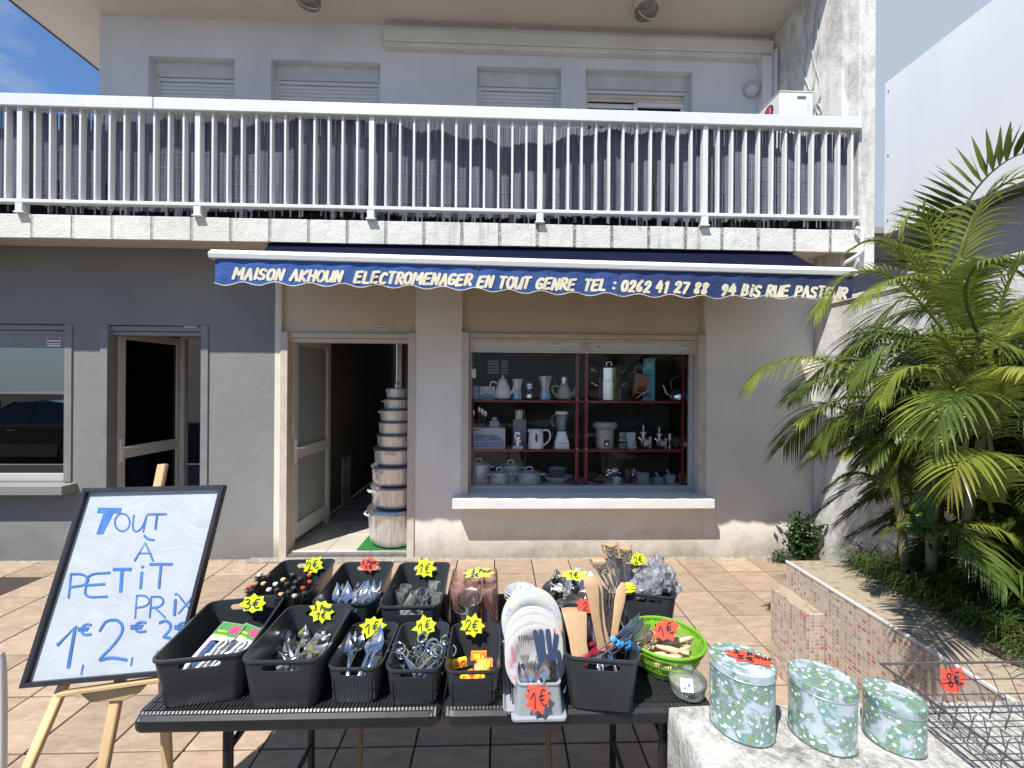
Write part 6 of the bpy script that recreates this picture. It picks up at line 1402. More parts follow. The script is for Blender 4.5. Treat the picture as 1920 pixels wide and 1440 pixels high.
# upper shelf
t=good('paper_box','two pale blue and white boxes at the left end of the upper shelf','box',905,2,.34)
MB().box(-.13,-.03,-.05,.05,0,.115).build('box',P('box_blue',(.25,.38,.55),.5,var=.25,scale=30),t,bevel=.002); MB().box(-.025,.10,-.05,.05,0,.11).build('box',P('box_white',(.55,.58,.58),.5,var=.2,scale=20),t,bevel=.002)
MB().poly([(-.02,-.0515,.005),(.095,-.0515,.005),(.095,-.0515,.04),(.04,-.0515,.055),(-.02,-.0515,.035)],(0,.001,0)).build('print',P('print_blue',(.15,.28,.4),.5),t)
def pot_tea(px,h,r,label,mat,strainer=False):
    t=good('teapot',label,'teapot',px,2)
    MB().lathe([(r*.6,0),(r*.95,h*.06),(r*1.0,h*.2),(r*.8,h*.5),(r*.52,h*.72),(r*.5,h*.76)],32).build('body',mat,t,smooth=50)
    MB().lathe([(r*.52,h*.765),(r*.45,h*.83),(r*.15,h*.88),(r*.12,h*.93),(r*.18,h*.97),(r*.02,h)],24).build('lid',mat,t,smooth=50)
    MB().tube(spline([(r*.8,0,h*.25),(r*1.3,0,h*.38),(r*1.35,0,h*.6),(r*1.75,0,h*.78)],5),[.018*(1-.045*i) for i in range(16)],10).build('spout',mat,t,smooth=True)
    MB().tube(spline([(-r*.65,0,h*.68),(-r*1.3,0,h*.72),(-r*1.45,0,h*.5),(-r*.95,0,h*.18)],6),.007,8).build('handle',mat,t,smooth=True); return t
pot_tea(942,.205,.072,'white porcelain coffee pot on the upper shelf',porc)
def moka(px,h,label,lower):
    t=good('moka_pot',label,'coffee maker',px,2); r=h*.24
    MB().lathe([(r,0),(r*1.05,h*.05),(r*.78,h*.44),(r*.72,h*.46)],8).build('boiler',lower,t)
    MB().lathe([(r*.72,h*.47),(r*.74,h*.52),(r*1.15,h*.97),(r*1.1,h)],8).build('jug',alum,t)
    MB().tube([(r*1.0,0,h*.9),(r*1.7,0,h*.9),(r*1.8,0,h*.6)],.006,6).build('handle',dkg,t); MB().lathe([(.006,h),(.009,h*1.05),(.002,h*1.09)],10).build('knob',dkg,t); return t
moka(970,.175,'silver octagonal moka coffee pot with a blue sheen next to the white coffee pot',blueg)
moka(1022,.20,'larger octagonal moka coffee pot with a pale blue base',blueg)
t=good('mini_blender','small chrome egg timer with round feet between the moka pots','kitchen timer',992,2)
MB().lathe([(.012,0),(.035,.012),(.038,.035),(.022,.065),(.012,.075),(.014,.08),(.03,.095),(.032,.13),(.02,.155),(.002,.16)],24).build('body',chrome,t,smooth=50); MB().box(-.018,.018,-.034,-.03,.095,.125).build('dial',wpl,t,bevel=.003)
t=pot_tea(1057,.165,.068,'pale teapot with a steel filter on top, right of the moka pots',P('cream_pot',(.45,.44,.36),.3)); MB().lathe([(.03,.13),(.034,.19),(.03,.20),(.006,.21)],20).build('filter',steel2,t,smooth=50)
# couscous pot
t=good('steamer_pot','tall polished steel steamer pot with four wire handles on the upper right shelf','pot',1141,2)
MB().lathe([(.098,0),(.105,.006),(.105,.155),(.109,.157),(.109,.165),(.100,.168),(.100,.27),(.105,.272)],40).build('body',steel,t,smooth=40)
MB().lathe([(.105,.273),(.10,.28),(.05,.29),(.002,.292)],32).build('lid',steel,t,smooth=50)
MB().tube(spline([(-.02,0,.29),(-.018,0,.32),(.018,0,.32),(.02,0,.29)],4),.004,6).build('lid_handle',chrome,t,smooth=True)
for z in (.235,.12):
    for s in (-1,1): MB().tube(spline([(s*.103,-.03,z),(s*.145,-.03,z+.03),(s*.145,.03,z+.03),(s*.103,.03,z)],4),.004,6).build('handle',chrome,t,smooth=True)
# knife block and blue sheet
t=good('knife_set','packaged knife block set with a turquoise card behind it','knife set',1207,2,.36)
MB().box(-.0,.10,.02,.03,0,.36).build('turquoise_card',P('turquoise_card',(.10,.42,.55),.5,var=.08),t)
MB().box(.02,.085,.017,.0195,.27,.33).build('card_print',P('turq_print',(.35,.6,.68),.5,var=.4,scale=90),t)
MB().obox((-.03,0,.14),(.062,0,-.01),(0,.03,0),(.01,0,.085)).build('block',P('block_brown',(.30,.15,.08),.5,var=.2),t,bevel=.004)
for i in range(4): MB().box(-.06+.018*i,-.05+.018*i,-.032,-.0305,.07,.12).build('slot',black,t)
MB().beam((-.08,-.04,.02),(.03,-.04,.09),.012,.006).build('knife',wpl,t); 
for x in (-.10,.03): MB().lathe([(.001,-.018),(.012,-.012),(.018,0),(.012,.012),(.001,.018)],14,c=(x,-.03,.05)).build('red_knob',P('red_knob',(.5,.05,.05),.4),t,smooth=True)
MB().tube(circ((-.05,-.01,.255),.04,20,'y'),.0025,6,closed=True).build('wire_loop',chrome,t,smooth=True)
# kettle
t=good('kettle','polished steel whistling kettle at the right end of the upper shelf','kettle',1272,2)
MB().lathe([(.085,0),(.092,.01),(.088,.05),(.065,.09),(.03,.105),(.002,.107)],36).build('body',chrome,t,smooth=50)
MB().tube(spline([(-.07,0,.04),(-.105,0,.06),(-.12,0,.10),(-.135,0,.13)],5),[.014*(1-.03*i) for i in range(16)],10).build('spout',chrome,t,smooth=True)
MB().tube(spline([(-.06,0,.09),(-.065,0,.17),(0,0,.21),(.065,0,.17),(.07,0,.08)],6),.007,8).build('handle',dkg,t,smooth=True)
# menu board behind
t=thing('wall_board','black board with white price strips behind the cabinet','board',(atY(935,690,.5).x,.50,atY(935,690,.5).z)); MB().box(-.13,.12,.0,.01,-.12,.10).build('board',black,t)
for i in range(5):
    for x0,x1 in ((-.115,.0),(.03,.095)): MB().box(x0,x1,-.004,-.001,.06-.03*i,.078-.03*i).build('strip',P('strip_grey',(.30,.31,.31),.6),t)
# middle shelf
t=good('appliance_box','long white box printed SEVERIN with a blue waffle iron picture','box',909,1,.30)
MB().box(-.175,.165,-.06,.08,0,.165).build('carton',P('carton_white',(.50,.50,.52),.5,var=.04),t,bevel=.002)
MB().poly([(-.165,-.0615,.01),(.155,-.0615,.01),(.155,-.0615,.07),(.10,-.0615,.11),(-.13,-.0615,.115),(-.165,-.0615,.05)],(0,.001,0)).build('picture',P('pict_blue',(.20,.26,.42),.5,var=.35,scale=12),t); MB().box(-.13,.13,-.063,-.0617,.055,.062).build('picture_line',P('pl',(.45,.48,.55),.5),t)
me,(a,b_,c_,d)=ftext('SEVERIN',0,0,0,0,0,.02)
for v in me.vertices: u=(v.co.x-a)/(b_-a); q=(v.co.y-c_)/(d-c_); v.co=Vector((-.165+.13*u,-.0618,.143+.014*q))
me.materials.clear(); me.materials.append(black); link('lettering',me,t)
t=good('utensil_jar','jar of steel spoons behind the long white box','utensil jar',898,1,.42)
MB().lathe([(.04,0),(.045,.18),(.042,.18),(.038,.005)],24).build('jar',dkg,t,smooth=50)
for i,(x,l) in enumerate(((-.03,.30),(.0,.33),(.03,.29),(.015,.31))):
    b=MB(); b.tube([(0,0,.05),(x*1.6,0,l*.82)],.004,6); b.lathe([(.001,-.03),(.014,-.018),(.018,0),(.012,.02),(.001,.028)],14,c=(x*1.7,0,l*.92),sy=.3); b.build('spoon',steel2,t,smooth=True)
t=good('spice_rack','small white rack of spice jars standing behind the box','rack',927,1,.40); MB().box(-.04,.04,-.02,.02,.16,.21).box(-.02,.02,-.015,.015,.2105,.24).build('rack',P('rackw',(.5,.5,.5),.4,var=.4,scale=80),t,bevel=.002)
t=good('coffee_machine','tall grey box with a round steel pot on top in the left middle shelf','appliance',974,1,.40)
MB().box(-.055,.055,-.03,.05,0,.225).build('carton',P('carton_grey',(.20,.21,.23),.5),t,bevel=.002); MB().lathe([(.05,.226),(.055,.23),(.058,.30),(.062,.302),(.055,.315),(.002,.318)],30).build('pot',steel,t,smooth=40)
t=good('hand_grater','bright crumpled chrome gadget pack in front of the grey box','gadget',971,1,.27); crumple('pack',chrome,t,(0,0,.075),.06,4,.5,3,sc_=(.6,.3,1.25)); MB().box(-.04,.04,-.02,.02,0,.02).build('base',wpl,t)
t=good('electric_kettle','white electric jug kettle on the middle shelf','kettle',1005,1,.28)
MB().lathe([(.062,0),(.064,.01),(.055,.15),(.05,.155),(.002,.16)],32).build('body',wpl,t,smooth=40); MB().tube(spline([(.05,0,.145),(.105,0,.14),(.11,0,.07),(.06,0,.02)],6),.009,8,flat=.8).build('handle',wpl,t,smooth=True)
MB().lathe([(.001,-.04),(.009,-.03),(.011,0),(.007,.03),(.001,.035)],12,c=(-.0,-.058,.09),sy=.5).build('water_gauge',dkg,t,smooth=True); MB().lathe([(.001,0),(.03,.0),(.018,.02),(.001,.022)],3,c=(-.052,0,.135)).build('spout',wpl,t)
t=good('blender','white blender with a clear jug on the middle shelf','blender',1053,1,.30)
MB().loft([rrect(.12,.12,0,.02,4),rrect(.115,.115,.05,.02,4),rrect(.085,.085,.10,.02,4),rrect(.07,.07,.135,.02,4)]).build('base',wpl,t,smooth=40,bevel=0)
MB().lathe([(.032,.136),(.038,.16),(.052,.275),(.049,.275),(.036,.16),(.001,.15)],28).build('jug',glassy,t,smooth=50); MB().lathe([(.053,.276),(.054,.29),(.05,.298),(.002,.30)],28).build('lid',wpl,t,smooth=50)
MB().tube(spline([(-.05,0,.265),(-.08,0,.25),(-.075,0,.19),(-.045,0,.18)],5),.005,6).build('handle',glassy,t,smooth=True); MB().box(-.04,.04,-.058,-.0545,.03,.05).build('control_strip',P('ctl',(.4,.45,.55),.4),t)
t=good('rice_cooker','round grey rice cooker with a steamer lid on the right middle shelf','rice cooker',1134,1,.32)
MB().lathe([(.068,0),(.072,.01),(.072,.15),(.088,.165),(.10,.172),(.10,.205),(.094,.212),(.002,.218)],36).build('body',P('cooker_grey',(.42,.42,.41),.35,.2),t,smooth=40); MB().box(-.022,.022,-.078,-.070,.02,.075).build('panel',dkg,t,bevel=.003); MB().lathe([(.001,0),(.008,0),(.008,.006)],12,M=Matrix.Rotation(rad(90),4,'X'),c=(0,-.078,.04)).build('dial',chrome,t)
for i,z in enumerate((.025,.075,.115)):
    t=good('boxed_gadget',['lowest','middle','upper'][i]+' small flat gadget box right of the rice cooker','box',1168,1,.36); MB().box(-.03,.04,-.03,.03,z-.025+.001,z+.005).build('carton',P('carton_white',(.5,.5,.52)),t); MB().box(-.02,.03,-.032,-.0305,z-.015,z-.005).build('print',dkg,t)
t=good('can_opener_pack','white backed blister pack of a tool leaning on the middle shelf','package',1184,1,.28); MB().obox((0,0,.065),(.035,0,.004),(0,.004,0),(-.006,.012,.065)).build('card',P('cardg',(.42,.48,.46),.4,var=.3,scale=40),t); MB().tube([(.02,-.008,.02),(.03,-.006,.12)],.008,8).build('tool',chrome,t,smooth=True)
def mincer(px,label,s=1.0):
    t=good('meat_mincer',label,'mincer',px,1,.30)
    MB().lathe([(.03*s,-.03*s),(.034*s,-.028*s),(.034*s,.0),(.02*s,.004),(.02*s,.02)],24,M=Matrix.Rotation(rad(90),4,'X'),c=(.012,0,.04*s)).build('barrel',alum,t,smooth=40)
    MB().tube(circ((.012,-.012,.04*s),.027*s,20,'y'),.006*s,6,closed=True).build('ring',chrome,t,smooth=True)
    MB().lathe([(.012,.06*s),(.012,.10*s),(.028*s,.12*s),(.028*s,.125*s),(.006,.127*s),(.008,.17*s),(.003,.18*s)],16,c=(-.005,.01,0)).build('hopper',alum,t,smooth=40)
    MB().tube([(-.0,.02,.04*s),(-.035*s,.02,.08*s),(-.04*s,.02,.085*s)],.005,6).build('crank',chrome,t,smooth=True); MB().box(.038*s,.056*s,-.01,.01,0,.09*s).build('clamp',P('clampw',(.55,.55,.55),.4),t,bevel=.003); return t
mincer(1208,'cast aluminium meat mincer, left one of two',1.05); mincer(1238,'cast aluminium meat mincer, right one of two',.95)
t=good('steel_cup','small steel cup beside the mincers','cup',1256,1,.36); MB().lathe([(.018,0),(.014,.03),(.026,.06),(.028,.11),(.026,.11),(.002,.05)],20).build('cup',steel2,t,smooth=50)
t=good('round_grater','round dark steel strainer with a ring rim','strainer',1268,1,.33); MB().tube(circ((0,0,.05),.04,24,'y'),.004,6,closed=True).build('rim',chrome,t,smooth=True); MB().lathe([(.038,0),(.03,.015),(.001,.02)],24,M=Matrix.Rotation(rad(-90),4,'X'),c=(0,0,.05)).build('mesh',P('meshd',(.12,.12,.12),.4,.5),t,smooth=True)
t=good('salt_shaker','small white labelled bottle at the right end of the middle shelf','bottle',1286,1,.32); MB().lathe([(.02,0),(.022,.02),(.022,.055),(.012,.07),(.012,.09),(.002,.092)],18).build('bottle',dkg,t,smooth=50); MB().lathe([(.0225,.015),(.0225,.05)],18,cap0=False,cap1=False).build('label',wpl,t,smooth=True)
# bottom shelf
def saucepan(px,r0_,h0_,label,Y=.32,lid=True,mat=alum,card=False,name='casserole'):
    r=r0_*1.08; h=h0_*1.15; t=good(name,label,'casserole',px,0,Y)
    MB().lathe([(r*.88,0),(r*.97,.008),(r,h*.95),(r*1.03,h)],36).build('body',mat,t,smooth=40)
    if lid:
        MB().lathe([(r*1.03,h+.001),(r*1.02,h+.006),(r*.6,h+.016),(r*.1,h+.02),(.002,h+.02)],32,cap0=True).build('lid',mat,t,smooth=50)
        MB().tube(spline([(-r*.3,0,h+.016),(-r*.2,0,h+.042),(r*.2,0,h+.042),(r*.3,0,h+.016)],5),.005,8).build('lid_handle',mat,t,smooth=True)
    for s in (-1,1): MB().tube(spline([(s*r,-.02,h*.85),(s*(r+.03),-.015,h*.9),(s*(r+.03),.015,h*.9),(s*r,.02,h*.85)],4),.005,6).build('handle',mat,t,smooth=True)
    if card:
        MB().add([(r*1.02*math.sin(a),-r*1.02*math.cos(a),z) for z in (h*.15,h*.65) for a in [(-.5+.125*i) for i in range(9)]],[(i,i+1,i+10,i+9) for i in range(8)]).build('paper_band',P('paper_band',(.55,.56,.5),.5),t)
    return t
saucepan(898,.085,.115,'large plain aluminium pot at the left end of the bottom shelf',.36)
saucepan(937,.066,.07,'small aluminium casserole with a paper band on the bottom shelf',.27,card=True)
saucepan(958,.078,.095,'medium aluminium casserole behind the small one',.44)
saucepan(993,.082,.07,'wide aluminium casserole with a pale paper band on the bottom shelf',.29,card=True)
t=good('salad_bowl','wide grey china salad bowl under the stack of plates','bowl',1045,0,.33); MB().lathe([(.05,0),(.06,.006),(.115,.05),(.118,.052),(.11,.052),(.05,.012),(.001,.01)],40).build('bowl',porcg,t,smooth=60)
bt=t
for i in range(7):
    o=MB().lathe([(.045,0),(.05,.001),(.085,.012),(.087,.0135),(.05,.006),(.001,.005)],36).build('side_plate',porcg,None,loc=(bt.location.x,.33,gz(0)+.060+.0115*i),smooth=60); tag(o,'%s grey side plate of the stack of seven in the salad bowl'%['lowest','second lowest','third lowest','middle','third highest','second highest','topmost'][i],'plate','grey side plates stacked in the bowl')
t=good('patterned_bowl','brown ceramic bowl with cream zigzag pattern on the bottom right shelf','bowl',1125,0,.30)
MB().lathe([(.028,0),(.03,.004),(.052,.03),(.056,.055),(.053,.055),(.045,.03),(.001,.01)],32).build('bowl',P('brown_glaze',(.12,.055,.03),.25,var=.3),t,smooth=50)
zz=MB()
for i in range(14):
    a0,a1,am=[(2*math.pi*(i+k)/14) for k in (0,1,.5)]; f=lambda a,r,z:(r*math.cos(a),r*math.sin(a),z); zz.add([f(a0,.0515,.028),f(a1,.0515,.028),f(am,.0565,.045)],[(0,1,2)])
zz.build('zigzag',P('cream_glaze',(.5,.42,.25),.3),t)
t=good('small_bowl','small brown striped bowl at the back of the bottom right shelf','bowl',1108,0,.42); MB().lathe([(.03,0),(.05,.04),(.052,.06),(.049,.06),(.001,.01)],28).build('bowl',P('brown_glaze2',(.16,.08,.05),.3,var=.4,scale=40),t,smooth=50)
t=good('white_cup','small white porcelain cup on the bottom shelf','cup',1157,0,.27); MB().lathe([(.02,0),(.022,.004),(.036,.045),(.034,.045),(.02,.01),(.001,.008)],28).build('cup',porc,t,smooth=50)
for i,(px,w_) in enumerate(((1150,.07),(1186,.055))):
    t=good('cake_moulds',['shiny steel moulds in a clear bag, left pack','shiny steel moulds in a clear bag, right pack'][i],'moulds',px,0,.42); crumple('pack',steel,t,(0,0,.055),w_,i+9,.45,3,sc_=(1,.5,.75))
t=good('pepper_mill','short dark brown wooden pepper mill standing on the bottom shelf','pepper mill',1178,0,.30); MB().lathe([(.034,0),(.034,.012),(.03,.015),(.03,.09),(.026,.11),(.002,.115)],24).build('body',P('dark_brown_wood',(.06,.03,.02),.35),t,smooth=40)
def mortar(px,r,h,label,mat,Y=.30,ang=50):
    t=good('mortar',label,'mortar',px,0,Y); MB().lathe([(r*.75,0),(r*.8,.006),(r*.85,h*.3),(r,h),(r*.85,h),(r*.65,h*.35),(.001,h*.2)],32).build('bowl',mat,t,smooth=45)
    MB().tube([(r*.3,0,h*.5),(-r*.9*math.cos(rad(ang)),.0,h*.5+r*1.9*math.sin(rad(ang)))],[.012,.007],10).build('pestle',mat,t,smooth=True)
stone=P('grey_stone',(.33,.33,.32),.6,var=.2,scale=40)
mortar(1206,.052,.075,'large grey stone mortar on the bottom shelf',stone,ang=30); mortar(1236,.045,.045,'low grey marble mortar with its pestle leaning left',stone,.28); mortar(1257,.045,.055,'white marble mortar with a pestle',P('marble',(.48,.50,.52),.3,var=.15,scale=30),.34); mortar(1282,.042,.06,'orange brown wooden mortar at the right end of the bottom shelf',P('orange_wood',(.38,.18,.05),.45,var=.2),.34,ang=30)
# ================================================================ DOORWAY GOODS
m_alup,n,b=newmat('beaten_aluminium'); f=noisen(n,60,3,sc3=(1,1,.08)); n.links.new(mixc(n,rampn(n,f,.3,.7),(.50,.49,.47),(.78,.76,.73)),b.inputs['Base Color']); b.inputs['Metallic'].default_value=.62; n.links.new(rampn(n,f,.3,.7,.30,.45),b.inputs['Roughness']); m_pot=m_alup
Yp=.27; dpt=Yp+3.876; sc_=dpt/780
lev=[1010,950,909,872,840,815,791,768,748,727.5]; lefts=[691,696,698,701.5,705,709,710.5,716,720.5]
names_=['largest aluminium pot at the bottom of the tower in the doorway','second aluminium pot from the bottom of the doorway tower','third aluminium pot from the bottom of the doorway tower','fourth aluminium pot from the bottom of the doorway tower','middle aluminium pot of the tower of nine in the doorway','fourth aluminium pot from the top of the doorway tower','third aluminium pot from the top of the doorway tower','second aluminium pot from the top of the doorway tower','smallest aluminium pot on top of the tower with a loop handle on its lid']
z=.062+.012
px_c=[745,745,745,745,744.5,744.5,744,743.5,743]
xc0=atY(745,900,Yp).x
for i in range(9):
    zt_=1.62-((lev[i+1]-6-720)*sc_) if i<8 else atY(743,727.5,Yp).z
    zt_=atY(745,lev[i+1],Yp-.1).z if i<9 else 0
    h=zt_-z; r=(px_c[i]-lefts[i])*sc_*.985
    t=thing('aluminium_pot',names_[i],'pot',(xc0-.0+(.004*math.sin(i*2)),Yp,z),(0,0,i*.5),'tower of aluminium pots in the doorway')
    MB().lathe([(r*.78,0),(r*.88,h*.07),(r*.925,h*.22),(r*.955,h*.86),(r*.96,h*.88)],48).build('body',m_pot,t,smooth=50)
    MB().lathe([(r*.955,h*.875),(r*1.0,h*.89),(r*1.005,h*.93),(r*.96,h*.985),(r*.5,h*.99),(.002,h*.992)],48).build('lid',P('pot_lid',(.40,.40,.43),.35,.9,var=.15,scale=30),t,smooth=40)
    for s in (-1,1): MB().tube(spline([(s*r*.93,-r*.16,h*.70),(s*r*1.08,-r*.14,h*.76),(s*r*1.08,r*.14,h*.76),(s*r*.93,r*.16,h*.70)],4),r*.035,6).build('handle',m_pot,t,smooth=True)
    if i==8: MB().tube(spline([(-.028,0,h*.99),(-.022,0,h+.045),(.022,0,h+.045),(.028,0,h*.99)],5),.006,8).build('lid_handle',m_pot,t,smooth=True)
    z=zt_+.0008
mt_=P('green_mat',(.015,.16,.03),.9,var=.3,scale=60,bump=1,bscale=200); 
o=MB().box(-1.31,-.79,.03,.52,.0605,.073).build('green_mat',mt_,None,bevel=.002); tag(o,'green artificial grass mat under the tower of pots','mat')
for i in range(7):
    q=atY(628,935-13*i,1.5); o=MB().box(q.x-.06,q.x+.10,1.5,1.8,.06+.085*i+.001,.06+.085*(i+1)).build('flat_carton',P('carton_pale',(.42,.40,.38),.6,rnd=.2),None,bevel=.003,rot=None); o.location.x=R.uniform(-.01,.01); tag(o,['bottom','second','third','middle','fifth','sixth','topmost'][i]+' pale flat carton of the stack inside the shop doorway','box','flat cartons stacked inside the doorway')
# ================================================================ THINGS ON THE BUILDING
# air conditioner
q=atY(1475,200,-.12)
ac=thing('air_conditioner','white outdoor air conditioner unit standing on the balcony behind the railing','air conditioner',(2.44,.05,3.62),(0,0,rad(0)))
f0=atY(1462,172,-.15); f1=atY(1525,172,-.15)
X0,X1=f0.x,f1.x; zt=f0.z; O=Vector((2.44,.05,3.62))
def ab(b,name,mat,par=None,**k): b.v=[tuple(Vector(v)-O) for v in b.v]; return b.build(name,mat,par or ac,**k)
ab(MB().box(X0,X1,-.15,.60,zt-.55,zt),'case',white_paint,bevel=.006)
ab(MB().box(X0-.004,X1+.004,-.154,.604,zt+.0005,zt+.012),'top_cover',white_paint,bevel=.003)
ab(MB().box(X0+.11,X0+.25,-.185,-.151,zt-.30,zt-.04),'valve_cover',white_paint,bevel=.012,seg=2)
ab(MB().box(X0+.14,X0+.22,-.187,-.1855,zt-.085,zt-.06),'grip',P('grip_dark',(.12,.12,.12),.6))
lg_=MB().lathe([(.001,0),(.068,0),(.068,.003)],30,M=Matrix.Rotation(rad(-90),4,'Y'),c=(X0-.002,.0,zt-.10)); ab(lg_,'logo_disc',P('logo_dark',(.06,.04,.05),.4))
ab(MB().add([(X0-.006,.0+.04*math.cos(a),zt-.10+.055*math.sin(a)) for a in [i*.5 for i in range(12)]],[tuple(range(12))]),'logo_face',P('logo_red',(.55,.03,.08),.4))
ab(MB().box(X0-.0075,X0-.0062,-.035,-.025,zt-.14,zt-.06).box(X0-.0075,X0-.0062,-.0249,.01,zt-.14,zt-.13),'logo_mark',P('logo_grey',(.45,.45,.45),.4))
for i in range(10): ab(MB().box(X0-.006,X0-.001,.18,.58,zt-.50+.045*i,zt-.48+.045*i),'grille_slat',P('grille',(.6,.61,.6),.4))
ab(MB().box(X0+.02,X1-.02,-.1,.5,2.955-.0,zt-.551),'plinth',P('plinth_grey',(.3,.3,.3),.8))
# ceiling lamps
for px,lab in ((1212,'round bulkhead lamp with a dark lens on the ceiling near the right wall'),(578,'round bulkhead lamp on the ceiling above the second window')):
    Yl=.02 if px>1000 else -.05
    q=atZ(px,8 if px>1000 else -12,ZC); lp=thing('ceiling_lamp',lab,'lamp',(q.x,max(q.y,-.2),ZC-.001),(0,0,.4),'ceiling lamps of the balcony')
    MB().lathe([(.135,0),(.14,-.02),(.13,-.055),(.115,-.06)],36).build('base',P('lamp_cream',(.5,.47,.42),.5),lp,smooth=40)
    MB().lathe([(.118,-.058),(.11,-.09),(.07,-.12),(.002,-.132)],36).build('lens',P('lamp_lens',(.16,.15,.13),.15,var=.2,scale=20),lp,smooth=True)
    MB().tube([(-.128,0,-.045),(-.08,0,-.122),(0,0,-.14),(.08,0,-.122),(.128,0,-.045)],.006,6).build('guard',P('lamp_cream',(.5,.47,.42)),lp,smooth=True)
q=atY(1411,165,.60); t=thing('wall_lamp','small round frosted wall lamp beside the balcony corner','lamp',(q.x,.649,q.z)); MB().lathe([(.05,0),(.085,-.03),(.07,-.07),(.002,-.09)],24,M=Matrix.Rotation(rad(-90),4,'X')).build('globe',P('frost_lens',(.45,.45,.45),.2),t,smooth=True)
# loose cables on the fin wall
for pts in ([(1516,0),(1508,40),(1513,90),(1506,130),(1515,160),(1519,170)],[(1533,0),(1527,30),(1523,90),(1528,130),(1524,165),(1519,172)],[(1538,0),(1531,25),(1534,80),(1529,120),(1536,150),(1538,180),(1530,200),(1536,215),(1540,205),(1532,195),(1523,212)]):
    P3=[]
    for a,c in pts:
        p=atX(a,c,2.99); P3.append(p)
    o=MB().tube(spline(P3,6),.0055,6).build('cable',P('cable_grey',(.45,.45,.44),.5),None,smooth=True); tag(o,{1516:'loose grey cable hanging leftmost on the stained side wall',1533:'middle one of the three loose cables on the side wall',1538:'rightmost loose cable curling into a knot behind the railing'}[pts[0][0]],'cable')
# ================================================================ STREET BEHIND THE CAMERA (seen in the glass)
def st_(b,name,mat,**k): o=b.build(name,mat,None,**k); o['kind']='structure'; return o
st_(MB().box(-60,60,-8.6,-4.35,-.45,-.306),'parking_ground',P('pale_concrete',(.40,.35,.28),.9,var=.2,scale=2)); st_(MB().box(-60,60,-10.5,-4.2,-.45,-.31),'road',P('asphalt',(.05,.05,.052),.9,var=.2,scale=3,bump=.4,bscale=80))
st_(MB().box(-60,60,-4.35,-4.2,-.30,-.02),'kerb',P('kerb_stone',(.35,.34,.32),.8,var=.2),bevel=.01)
st_(MB().box(-60,60,-12.5,-10.5,-.45,-.2),'pavement',P('pavement_grey',(.30,.29,.27),.9,var=.2))
st_(MB().box(-60,60,-90,-12.5,-.45,-.2),'far_ground',P('far_ground',(.30,.26,.2),.9,var=.3,scale=1))
st_(MB().box(6.0,60,-4.2,60,-.3,-.02),'side_yard',P('yard',(.32,.30,.27),.9)); st_(MB().box(3.2,6.0,0.0,60,-.3,-.02),'alley_ground',P('yard',(.32,.30,.27),.9)); 
ob=thing('lowered_building','long pale unseen building across the street, lowered so the shop glass reflects sky','building',(-4,-16,0))  # out of view, height cut down so the panes mirror sky above it
MB().box(-22,9,-6,0,-.2,.9).build('wall',plaster('opp_wall',(.42,.42,.40),dirt=.2,streak=.3),ob)
for i in range(8): MB().box(-21+3.7*i,-19.2+3.7*i,.001,.06,.2,.7).build('window',tintglass,ob)
MB().box(-22.3,9.3,-6.2,.4,.9,1.0).build('roof_edge',P('opp_roof',(.25,.24,.22),.8),ob)
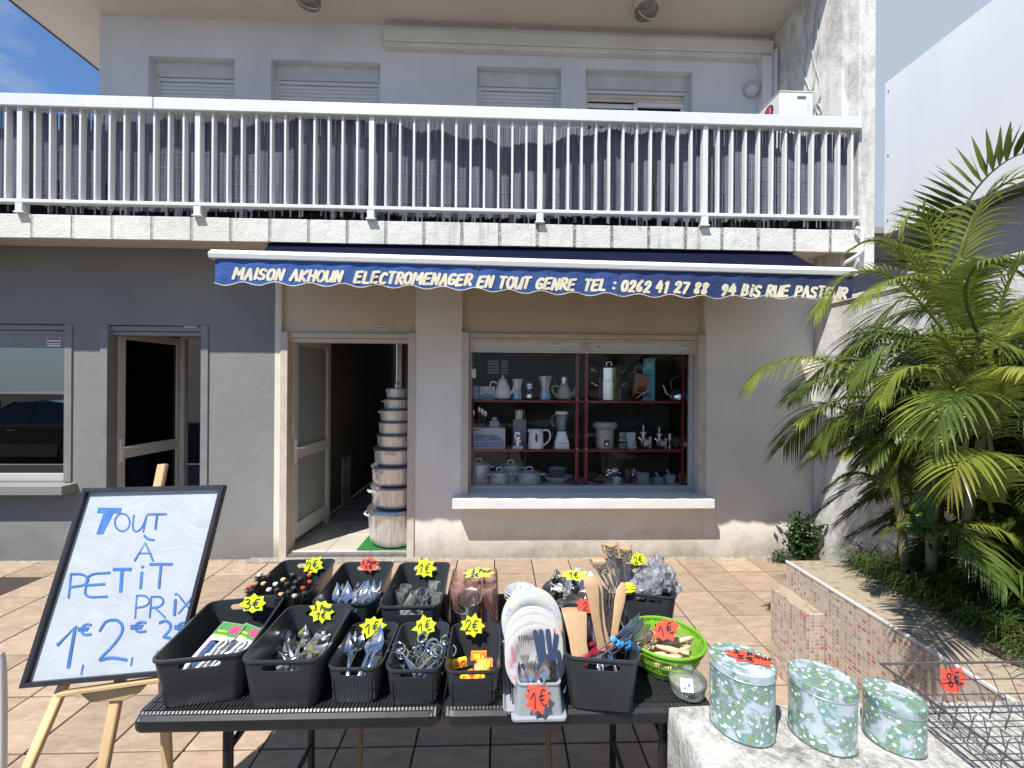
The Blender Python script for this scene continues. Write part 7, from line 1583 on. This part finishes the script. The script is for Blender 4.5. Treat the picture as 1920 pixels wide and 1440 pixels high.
def car(x,y,z,yaw,col,label):
    t=thing('parked_car',label,'car',(x,y,z),(0,0,yaw),'cars parked across the forecourt')
    body=P('car_paint_%d'%int(col[0]*1000),col,.2,.3,var=0,coat=.8); gl=P('car_glass',(.02,.025,.03),.05); rub=P('rubber',(.02,.02,.02),.8); rim=P('rim_alloy',(.5,.5,.52),.3,.9)
    low=[(-2.15,.35),(-2.2,.62),(-2.1,.88),(-1.5,.98),(1.0,.93),(1.9,.80),(2.15,.62),(2.15,.32),(1.75,.25),(1.7,.5),(1.4,.66),(1.1,.5),(1.05,.22),(-1.0,.22),(-1.05,.5),(-1.35,.66),(-1.65,.5),(-1.7,.25)]
    def slab(pts,w0,w1,name,mat,par=t):
        b=MB(); cz_=sum(p[1] for p in pts)/len(pts); rings=[]
        for yy,k in ((-w0,.97),(-w0+.06,1),(w0-.06,1),(w0,.97)): rings.append([Vector((px*k if abs(yy)==w0 else px,yy,pz)) for px,pz in pts])
        return b.loft(rings).build(name,mat,par,smooth=30)
    slab(low,.86,.86,'body',body)
    gh=[(-1.75,.97),(-1.25,1.38),(-.6,1.46),(.1,1.42),(.95,.94)]
    b=MB(); b.loft([[Vector((px,yy*(.86-.28*(pz-.95)/.5*.6),pz)) for px,pz in gh] for yy in (-1,1)]); b.build('window_glass',gl,t,smooth=20)
    b=MB(); b.loft([[Vector((px,yy,pz)) for px,pz in ((-1.25,1.385),(-.6,1.475),(.1,1.435),(.05,1.41),(-.6,1.45),(-1.22,1.36))] for yy in (-.70,.70)]); b.build('roof',body,t,smooth=30)
    for s in (-1,1):
        b=MB(); b.tube([(.97,s*.84,.95),(.1,s*.70,1.43)],.028,6); b.tube([(-.35,s*.85,.96),(-.35,s*.69,1.45)],.03,6); b.tube([(-1.75,s*.82,.97),(-1.22,s*.70,1.39)],.05,6); b.build('pillar',body,t)
        MB().loft([rrect(.2,.10,.98,.03,3,.75,s*.98),rrect(.22,.12,1.04,.04,3,.75,s*.98),rrect(.18,.10,1.10,.03,3,.75,s*.98)]).build('mirror',body,t,smooth=30)
        MB().box(-.1,.1,s*.862,s*.885,.80,.825).build('door_handle',chrome,t)
        for xx in (-1.35,1.4):
            w=MB().lathe([(.31,-.1),(.33,-.08),(.33,.08),(.31,.1)],28,M=Matrix.Rotation(rad(90),4,'X'),c=(xx,s*.78,.33)).build('wheel',rub,t,smooth=40); MB().lathe([(.02,0),(.21,.01),(.2,.02)],10,M=Matrix.Rotation(rad(90*s),4,'X'),c=(xx,s*.885,.33)).build('rim',rim,w)
        MB().lathe([(.001,-.06),(.07,-.03),(.09,0),(.07,.03),(.001,.05)],14,c=(1.98,s*.62,.68),sy=1.3).build('headlight',P('lamp_clear',(.7,.7,.7),.1),t,smooth=True)
    return t
car(-10.9,-6.4,-.31,rad(180),(.015,.017,.02),'dark saloon car reflected in the left window')
car(2.6,-7.2,-.31,rad(180),(.28,.29,.31),'silver grey saloon car reflected in the shop window')
car(-4.6,-7.0,-.31,rad(180),(.05,.06,.09),'dark blue saloon car parked between the other two')
